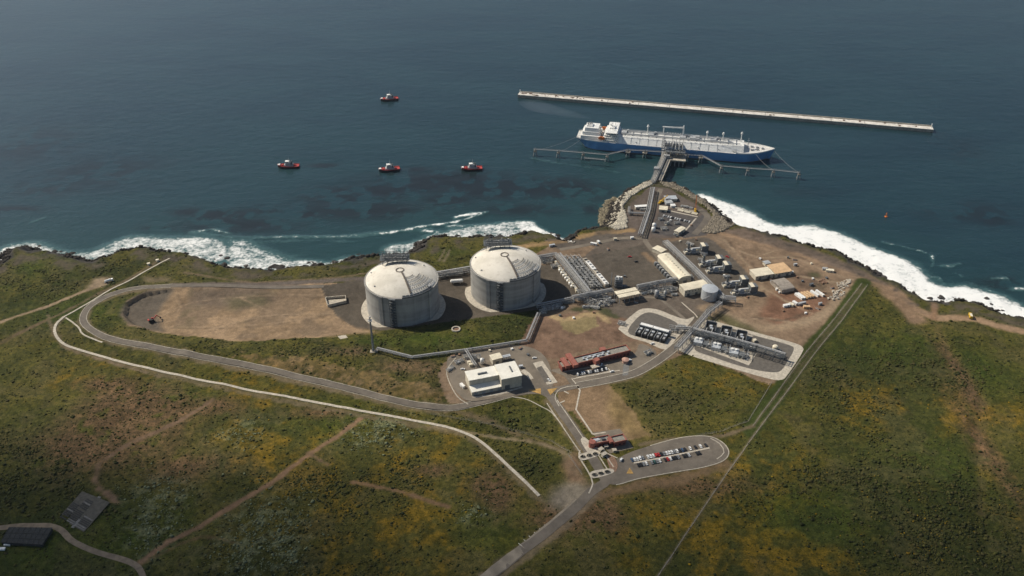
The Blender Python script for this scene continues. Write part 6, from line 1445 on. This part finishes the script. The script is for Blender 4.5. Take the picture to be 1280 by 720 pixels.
for k, ch in enumerate('w g w w k w w w k w g w'.split()):
    p = G(829.5+k*2.9, 270.2+k*.68); car(None, R(62), CN[ch], '%s car, %s from the left in the row on the jetty pad' % (CN[ch], ORD[k]), 'cars on the jetty pad', False, (p[0], p[1], p[2]+.12))
car((776.5,575.5), R(60), 'white', 'white car driving alone at the car park entrance', van=True)
car((786.5,451), R(20), 'white', 'white car parked beside the round pavilion', van=True); car((578.5,462), R(0), 'white', 'white pickup at the back corner of the warehouse'); car((752,456.5), R(70), 'white', 'white car under the red office entrance'); car((743.5,453.5), R(10), 'grey', 'grey car beside the red office entrance canopy')
car((909,321.5), R(-45), 'red', 'small red car on the dirt road right of the turbine packages'); car((795,327.5), R(20), 'black', 'dark car on the gravel yard by the brown strip'); car((787,321.5), R(0), 'red', 'small red car on the back of the gravel yard', p=None); car((815.5,430), R(30), 'white', 'white pickup beside the left concrete pad')
car((765,465), R(200), 'white', 'white car leaving the red office row'); car((668,448), R(10), 'white', 'white car in the yard right of the warehouse'); car((686,475.5), R(-50), 'white', 'white car beside the sunken garden strip'); car((940,434.5), R(-20), 'white', 'white car at the right end of the exchanger blocks')
# ---- machines far from the works
x, y, z = G(190, 402.5); t = thing('excavator', 'red and black excavator alone on the sandy oval platform', 'excavator', (x, y, z), R(35))
for s_ in (-1,1): MB().box(0,s_*1.7,0,6,.9,1.3).build('track', 'rubber', t)
MB().box(-.6,0,1.4,5,3.4,2.2).build('body', 'rubber', t); MB().box(1.2,1.0,3.2,2,1.4,1.6).build('cab', 'machred', t); mb = MB(); mb.bar((1.5,-.4,2.6),(6,-.4,7),.9); mb.bar((6,-.4,7),(9.5,-.4,3),.7); mb.build('boom', 'machred', t); MB().box(9.6,-.4,1.6,1.6,1.8,1.6).build('bucket', 'rubber', t); MB().box(-3,0,3.4,1.6,3,1.0).build('engine_cover', 'machred', t)
x, y, z = G(1212.5, 396.5); t = thing('truck', 'yellow truck with a pale body alone on the coastal dirt track', 'truck', (x, y, z), R(78)); MB().box(3.2,0,.9,2.4,2.6,2.6).build('cab', 'yellow', t); MB().box(4.42,0,2.2,.08,2.2,.9).build('windscreen', 'glass', t); MB().box(-1.4,0,1.2,6.6,2.9,2.8,0,1.04).build('body', 'yellow', t); MB().box(-1.4,0,4.02,6.0,2.5,.3).build('load_cover', 'cream', t)
for sx in (-3.2,-1.6,3):
    for sy in (-1.2,1.2): MB().cyl((sx,sy-.3,.6),(sx,sy+.3,.6),.6,10).build('wheel', 'rubber', t)
x, y, z = G(136, 352.5); t = thing('tanker_truck', 'white tanker truck standing at the end of the left dirt track', 'truck', (x, y, z), R(38)); MB().cyl((-4,0,2.4),(2.4,0,2.4),1.5,14).build('tank', 'white', t); MB().box(4.2,0,.8,2.2,2.5,2.5).build('cab', 'white', t); MB().box(0,0,.7,10.5,1.4,.4).build('chassis', 'dsteel', t)
for sx in (-3.2,-2,3.8):
    for sy in (-1.1,1.1): MB().cyl((sx,sy-.25,.55),(sx,sy+.25,.55),.55,10).build('wheel', 'rubber', t)
for (u, v, lab) in ((197,326.5,'small pale hut beside the cliff end of the left channel'),(186,331,'second tiny pale hut beside the left channel, farther inland')):
    x, y, z = G(u, v); t = thing('hut', lab, 'hut', (x, y, z), R(30)); MB().box(0,0,-.2,3,2.4,2.4).build('wall', 'cream', t); MB().box(0,0,2.2,3.6,3,.25).build('roof', 'cream', t)
# outfall structure
x, y, z = G(713,303); t = thing('outfall_weir', 'small concrete outfall weir at the head of the white water chute', 'weir', (x, y, z), R(-30)); MB().box(0,0,-2,9,1.2,3).build('wall', 'conc', t); MB().box(4,2,-2,1.2,5,3).build('wall', 'conc', t); MB().box(-4,2,-2,1.2,5,3).build('wall', 'conc', t)
strip('outfall_chute', [(713,303),(703,298.5),(694,295.2),(684,291.5)], 5, 'white', .5, label='white foaming chute', kind='structure')
# ---- nursery plots, lower left
NA, NB, ND = [np.array(G(*p)[:2]) for p in ((73,647),(103,615),(105,665.6))]
ex, ey = NB-NA, ND-NA
o_ = NA; sheet('nursery_ground', None, 'bedground', .12, rnd=False, z=max(hfun(*NA), hfun(*NB), hfun(*ND))-.2, world=[tuple(NA), tuple(NB), tuple(NB+ey*1.02+ex*.1), tuple(ND)])
rr = random.Random(5); n_ = 0
strip('nursery_path', None, 3.0, 'pathgrey', .3, world=[tuple(NA+ey*.60-ex*.05), tuple(NA+ey*.60+ex*1.12)], smooth=False)
for k in range(17):
    for part, (s0_, s1_) in enumerate(((.03,.26),(.30,.56),(.64,.97))):
        if rr.random() < .07: continue
        c0_ = NA+ex*(.05+k*.058)+ey*s0_; c1_ = NA+ex*(.05+k*.058)+ey*s1_; d_ = c1_-c0_; m_ = (c0_+c1_)/2; z_ = hfun(*m_); wd = np.linalg.norm(ex)*.034
        o2 = MB().box(0,0,0,float(np.linalg.norm(d_)),float(wd),.7).build('nursery_bed', 'shade' if rr.random() < .88 else 'pathgrey', None, (float(m_[0]), float(m_[1]), z_-.1), math.atan2(d_[1], d_[0]))
        tag(o2, 'dark netted nursery bed, %s from the lower left, in the %s block' % (ORD[k], ('far left','middle','right of the path')[part]), 'nursery bed', 'nursery beds')
(P0_, P1_, P2_, P3_) = [np.array(G(*p)[:2]) for p in ((2,681),(54,684),(67,663),(13,662.5))]; o_ = (P0_+P2_)/2; z_ = hfun(*o_)
t = thing('shade_house', 'large low black net shade house in the bottom left corner', 'shade house', (float(o_[0]), float(o_[1]), z_)); Q = [tuple(p-o_) for p in (P0_, P1_, P2_, P3_)]
MB().prism(Q, 3.2, 3.4).build('net_roof', 'shade', t); MB().prism([(q[0]*.98, q[1]*.98) for q in Q], -.3, 3.1).build('net_wall', 'shade', t); mb = MB()
for k in range(9):
    s_ = k/8; a_ = Vector((*Q[0], 3.5)).lerp(Vector((*Q[1], 3.5)), s_); b2 = Vector((*Q[3], 3.5)).lerp(Vector((*Q[2], 3.5)), s_); mb.bar(a_, b2, .22)
for s_ in (.3, .62): mb.bar(Vector((*Q[0], 3.55)).lerp(Vector((*Q[3], 3.55)), s_), Vector((*Q[1], 3.55)).lerp(Vector((*Q[2], 3.55)), s_), .3)
mb.build('roof_batten', 'bed', t)
for (u, v, l_, lab) in ((9.5,681.5,5,'white site box beside the shade house, upper of two'),(2,687,6,'white site box at the left picture edge, lower of two')):
    x, y, z = G(u, v); t = thing('site_box', lab, 'box', (x, y, z), 0); MB().box(0,0,0,l_,2.2,1.5).build('box', 'white', t); MB().box(0,0,1.5,l_+.2,2.4,.12).build('lid', 'white', t)
# ---- fences
def fence(px, label, h=2.4, foot=.5):
    P = smooth_straight([G(*p)[:2] for p in px], 5.0); o_ = P[0]; t = thing('chain_fence', label, 'fence', (o_[0], o_[1], 0)); f, w = MB(), MB()
    for i, (a_, b_) in enumerate(zip(P[:-1], P[1:])):
        za, zb = hfun(*a_), hfun(*b_); A, B = Vector((a_[0]-o_[0], a_[1]-o_[1], za)), Vector((b_[0]-o_[0], b_[1]-o_[1], zb))
        f.bar(A+Vector((0,0,.1)), B+Vector((0,0,.1)), foot*.7, .22); w.bar(A, A+Vector((0,0,h)), .12)
        for zz in (.6,1.2,1.8,h): w.bar(A+Vector((0,0,zz)), B+Vector((0,0,zz)), .028)
    f.build('footing', 'lane', t); w.build('wire_mesh', 'steel', t)
fence([(1084,357),(1053,400),(1020,440),(976,500),(916,582),(841,693),(800,754)], 'long outer fence running down the right side to the bottom edge')
fence([(1077,355),(1042,400),(1008,440),(985,472),(941,533)], 'inner fence along the contractor yard and right pad', foot=.4)
fence([(965,478),(935,527),(900,540),(870,545)], 'short fence from the right pad corner toward the car park', foot=.4)
fence([(540,518),(610,530),(660,543),(690,552),(715,567)], 'fence on the grass left of the entrance road', foot=.35)
fence([(710,568),(728,594)], 'short fence piece just left of the gate', foot=.4)
# ---- stuff: shrubs, quarry rock, sea rocks
def scatter(name, pts, rads, cols, zsq, mt, sub=False, seed=1):
    r = np.random.default_rng(seed)
    ph = (1+5**.5)/2; ico = np.array([(-1,ph,0),(1,ph,0),(-1,-ph,0),(1,-ph,0),(0,-1,ph),(0,1,ph),(0,-1,-ph),(0,1,-ph),(ph,0,-1),(ph,0,1),(-ph,0,-1),(-ph,0,1)])/math.sqrt(1+ph*ph)
    fc = np.array([(0,11,5),(0,5,1),(0,1,7),(0,7,10),(0,10,11),(1,5,9),(5,11,4),(11,10,2),(10,7,6),(7,1,8),(3,9,4),(3,4,2),(3,2,6),(3,6,8),(3,8,9),(4,9,5),(2,4,11),(6,2,10),(8,6,7),(9,8,1)])
    n = len(pts); V = np.repeat(ico[None], n, 0)*(1+r.uniform(-.33,.33,(n,12,1)))
    a = r.uniform(0, 6.28, n); c_, s_ = np.cos(a)[:,None], np.sin(a)[:,None]; sx = r.uniform(.75,1.3,(n,1))
    x_, y_ = V[...,0]*sx, V[...,1]/sx
    V = np.stack([x_*c_-y_*s_, x_*s_+y_*c_, V[...,2]*zsq], -1)*rads[:,None,None]+pts[:,None,:]
    F = (fc[None]+np.arange(n)[:,None,None]*12).reshape(-1,3)
    me = D.meshes.new(name); me.vertices.add(n*12); me.vertices.foreach_set('co', V.reshape(-1).astype(np.float32)); me.loops.add(F.size); me.loops.foreach_set('vertex_index', F.reshape(-1).astype(np.int32)); me.polygons.add(len(F)); me.polygons.foreach_set('loop_start', np.arange(0,F.size,3,dtype=np.int32)); me.polygons.foreach_set('loop_total', np.full(len(F),3,np.int32))
    at = me.attributes.new('col','FLOAT_COLOR','POINT'); at.data.foreach_set('color', np.repeat(np.concatenate([cols, np.ones((n,1))],1)[:,None],12,1).reshape(-1).astype(np.float32))
    me.materials.append(mt); me.update(calc_edges=True); o = D.objects.new(name, me); COL.objects.link(o); o['kind'] = 'stuff'; return o
m, nt, b = nodes('leaf_clump'); at2 = N(nt, 'ShaderNodeAttribute', attribute_name='col'); f = noise(nt, 1.6, 3)
nt.links.new(mixnode(nt, 1.0, at2.outputs['Color'], mixnode(nt, ramp(nt, f, .3, .7), (.6,.6,.6), (1.4,1.4,1.35)), 'MULTIPLY'), b.inputs['Base Color']); b.inputs['Roughness'].default_value = .95; b.inputs['Specular IOR Level'].default_value = .15
LEAF = m
def samp(A, x, y): return A[np.clip(((x-gx[0])/GS).round().astype(int), 0, len(gx)-1), np.clip(((y-gy[0])/GS).round().astype(int), 0, len(gy)-1)]
nn = 1500000; px_ = rng.uniform(-820, 900, nn); py_ = rng.uniform(310, 1180, nn); pz_ = samp(H, px_, py_)
uu, vv = project(px_, py_, pz_); ok = (uu > -90) & (uu < 1370) & (vv < 790) & (samp(DC, px_, py_) > 14)
dens = samp(VEG, px_, py_)**2*(0.030+.22*np.clip((fbm(px_, py_, 18, 91, 4)-.47)/.14, 0, 1)*np.clip((fbm(px_, py_, 90, 92, 3)-.40)*5, .10, 1)+.38*samp(DRK, px_, py_)*np.clip((fbm(px_, py_, 16, 94, 4)-.46)*7, 0, 1)+.20*samp(PALE, px_, py_)+.08*samp(BRN, px_, py_))
ok &= (rng.random(nn) < dens) & ~samp(ROADM, px_, py_)
px_, py_, pz_ = px_[ok], py_[ok], pz_[ok]; nS = len(px_); drk = samp(DRK, px_, py_); pal = samp(PALE, px_, py_)
rad = .32+rng.gamma(1.1, .24, nS)*(1+.45*drk); rad = np.clip(rad, .3, 1.9)
base = np.array([(.038,.043,.012),(.048,.050,.013),(.064,.060,.017),(.027,.032,.011),(.056,.050,.018)])[rng.integers(0,5,nS)]*rng.uniform(.75,1.3,(nS,1))
isp = rng.random(nS) < pal*.75; base[isp] = np.array((.15,.165,.095))*rng.uniform(.7,1.2,(isp.sum(),1))
yl = (rng.random(nS) < samp(YEL, px_, py_)*.05) & (rad < 1.2); base[yl] = np.array((.24,.15,.012))*rng.uniform(.6,1.1,(yl.sum(),1))
scatter('shrubs', np.stack([px_, py_, pz_+rad*.25], -1), rad, base, .5, LEAF, seed=3)
print('shrubs', nS)
nr = 400000; px_ = rng.uniform(100, 380, nr); py_ = rng.uniform(900, 1300, nr)
def rocks(name, mask, n, r0, r1, col, seed, lift=0.0):
    r = np.random.default_rng(seed); idx = np.argwhere(mask); k = idx[r.integers(0, len(idx), n)]
    x = gx[k[:,0]]+r.uniform(-GS/2,GS/2,n); y = gy[k[:,1]]+r.uniform(-GS/2,GS/2,n); rd = r.uniform(r0, r1, n)**1.0
    z = np.maximum(samp(H, x, y), SEA-.3)+lift*rd; c = np.array(col)*r.uniform(.6,1.25,(n,1))
    return scatter(name, np.stack([x,y,z],-1), rd, c, .75, LEAF, seed=seed)
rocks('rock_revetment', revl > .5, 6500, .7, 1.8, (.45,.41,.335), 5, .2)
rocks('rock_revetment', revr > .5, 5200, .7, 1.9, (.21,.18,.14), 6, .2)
toe = pmask([(768,246),(758,250),(750,262),(748,276),(752,287),(764,289),(762,275),(764,258),(772,248)], SEA+1)
rocks('boulder_field', toe, 900, .9, 2.0, (.21,.18,.125), 7, .3)
shore = (np.abs(DC-3) < 9) & (flat < .5) & (X > -800) & (X < 820) & (fbm(X, Y, 30, 77, 2) > .42)
rocks('shore_rubble', shore, 9000, .6, 2.8, (.036,.031,.027), 8, .25)
SR = [(525,306,7),(534,303,5),(519,315,6),(511,319,4),(528,311,4),(1095,342,6),(1100,344,4),(1143,371,5),(1163,374,4),(1176,373,5),(1178,377,3),(1192,373,3),(1208,378,4),(1233,374,4),(1239,381,3),(1253,389,3),(1105,347,4),(324,340,6),(330,343,6),(337,341,5),(308,333,4),(268,325,3),(276,320,3),(284,323,4),(50,313,3),(90,323,4),(395,334,3),(436,327,4),(601,297,4),(585,300,4),(900,268,3),(912,277,5),(1120,357,4),(1060,325,4),(450,322,4),(770,288,3)]
WHR = {0:'largest dark rock'}
for k, (u, v, r_) in enumerate(SR):
    x, y, _ = W(u, v, SEA); rr = np.random.default_rng(k); bm = bmesh.new(); bmesh.ops.create_icosphere(bm, subdivisions=2, radius=1)
    for q in bm.verts:
        c = q.co; f_ = 1+.45*float(fbm(np.array([c.x*3+k*7]), np.array([c.y*3+c.z*4]), 1.2, 5, 2)[0]-.5)*2+rr.uniform(-.08,.08); c *= f_*r_; c.z *= .55
    me = D.meshes.new('sea_rock'); bm.to_mesh(me); bm.free(); me.materials.append(M['drock']); o = D.objects.new('sea_rock', me); COL.objects.link(o); o.location = (x, y, SEA-.2); o.rotation_euler.z = k
    s_ = 'left shore' if u < 420 else 'shore behind the tanks' if u < 640 else 'right shore'
    same = sorted([q[0] for q in SR if (q[0] < 420, 420 <= q[0] < 640) == (u < 420, 420 <= u < 640)])
    i_ = same.index(u); tag(o, 'dark surf washed rock, %s from the left along the %s' % (ORD[i_], s_), 'rock', 'dark rocks in the surf')
# ---- ship smoke
bm = bmesh.new(); bmesh.ops.create_icosphere(bm, subdivisions=4, radius=1)
for q in bm.verts:
    c = q.co; k = 1+.35*float(fbm(np.array([c.x*5]), np.array([c.y*3+c.z*3]), 1.0, 12, 3)[0]-.5)*2; t_ = (c.x+1)/2; c.y *= (.25+.75*t_)*k*17; c.z *= (.3+.7*t_)*k*11; c.x *= 66
me = D.meshes.new('smoke'); bm.to_mesh(me); bm.free(); m = D.materials.new('ship_smoke'); m.use_nodes = True; nt = m.node_tree; nt.nodes.remove(nt.nodes['Principled BSDF']); v = nt.nodes.new('ShaderNodeVolumePrincipled'); v.inputs['Color'].default_value = (.75,.85,.95,1); v.inputs['Density'].default_value = .0045; nt.links.new(v.outputs[0], nt.nodes['Material Output'].inputs['Volume'])
me.materials.append(m); o = D.objects.new('smoke', me); COL.objects.link(o); a_ = Vector(W(738,153,SEA+40)); b2 = Vector(W(652,124,SEA+52)); o.location = (a_+b2)/2; o.rotation_euler.z = math.atan2((b2-a_).y, (b2-a_).x); o['kind'] = 'stuff'
EXPO, USE_HAZE, HAZE_D, USE_CLOUD, CLOUD_D = 0.24, True, .00008, True, .0080
CLOUDS = [(0,210,1300,420,70,1050), (-560,350,560,330,85,1000)]
# ------------------------------------------------------------------ light, air, camera
SUN_EL, SUN_AZ = R(42), (-0.90, 0.436)
w = D.worlds.new('World'); SC.world = w; w.use_nodes = True; nt = w.node_tree
sky = nt.nodes.new('ShaderNodeTexSky'); sky.sky_type = 'NISHITA'; sky.sun_disc = False; sky.sun_elevation = SUN_EL; sky.sun_rotation = math.atan2(SUN_AZ[0], SUN_AZ[1]); sky.altitude = 300; sky.air_density = 1.0; sky.dust_density = .7
bg = nt.nodes['Background']; nt.links.new(sky.outputs[0], bg.inputs[0]); bg.inputs[1].default_value = .075
sl = D.lights.new('sun', 'SUN'); sl.energy = 4.8; sl.angle = R(.53); sl.color = (1, .92, .79); so = D.objects.new('sun', sl); COL.objects.link(so)
sd = Vector((SUN_AZ[0]*math.cos(SUN_EL), SUN_AZ[1]*math.cos(SUN_EL), math.sin(SUN_EL))).normalized(); so.rotation_euler = sd.to_track_quat('Z', 'Y').to_euler(); so.location = (-900, 1500, 1200)
HAZE = 0.0
if USE_HAZE:
    me = D.meshes.new('haze'); mb = MB(); mb.box(0, 900, -20, 7600, 5200, 640); ho = mb.build('haze', None if False else M['white']); ho.data.materials.clear()
    m = D.materials.new('haze_air'); m.use_nodes = True; nt = m.node_tree; nt.nodes.remove(nt.nodes['Principled BSDF']); v = nt.nodes.new('ShaderNodeVolumePrincipled'); v.inputs['Color'].default_value = (.88,.94,1,1); v.inputs['Density'].default_value = HAZE_D; v.inputs['Anisotropy'].default_value = .8; nt.links.new(v.outputs[0], nt.nodes['Material Output'].inputs['Volume'])
    ho.data.materials.append(m); ho['kind'] = 'stuff'
if USE_CLOUD:
    # unseen cloud bank, added high to the left to shade the foreground scrub
    m = D.materials.new('cloud_vapour'); m.use_nodes = True; nt = m.node_tree; nt.nodes.remove(nt.nodes['Principled BSDF']); v = nt.nodes.new('ShaderNodeVolumePrincipled'); v.inputs['Color'].default_value = (1,1,1,1); v.inputs['Density'].default_value = CLOUD_D; nt.links.new(v.outputs[0], nt.nodes['Material Output'].inputs['Volume'])
    for k, (tx, ty, rx, ry, rz2, hz) in enumerate(CLOUDS):
        bm = bmesh.new(); bmesh.ops.create_icosphere(bm, subdivisions=5, radius=1)
        for q in bm.verts:
            c = q.co; f_ = 1+.25*float(fbm(np.array([c.x*4+k*9]), np.array([c.y*4+c.z*3]), 1.0, 33, 3)[0]-.5)*2; q.co = Vector((c.x*rx*f_, c.y*ry*f_, c.z*abs(c.z)*rz2*f_))
        me = D.meshes.new('cloud'); bm.to_mesh(me); bm.free(); me.materials.append(m); o = D.objects.new('cloud', me); COL.objects.link(o); kf = hz/sd.z; o.location = (tx+sd.x*kf, ty+sd.y*kf, hz); o['kind'] = 'stuff'
cam = D.cameras.new('camera'); cam.sensor_width = 36; cam.lens = 36*FPX/1280; cam.clip_end = 200000; cam.clip_start = 1
co = D.objects.new('camera', cam); COL.objects.link(co); co.location = (0, 0, HC); co.rotation_euler = (PI/2-PITCH, 0, 0); SC.camera = co
SC.view_settings.view_transform = 'Standard'; SC.view_settings.look = 'None'; SC.view_settings.exposure = EXPO; SC.view_settings.gamma = 1
SC.render.engine = 'CYCLES'; SC.cycles.use_denoising = True; SC.cycles.max_bounces = 5; SC.cycles.volume_bounces = 0; SC.cycles.transparent_max_bounces = 64; SC.cycles.caustics_reflective = False; SC.cycles.caustics_refractive = False
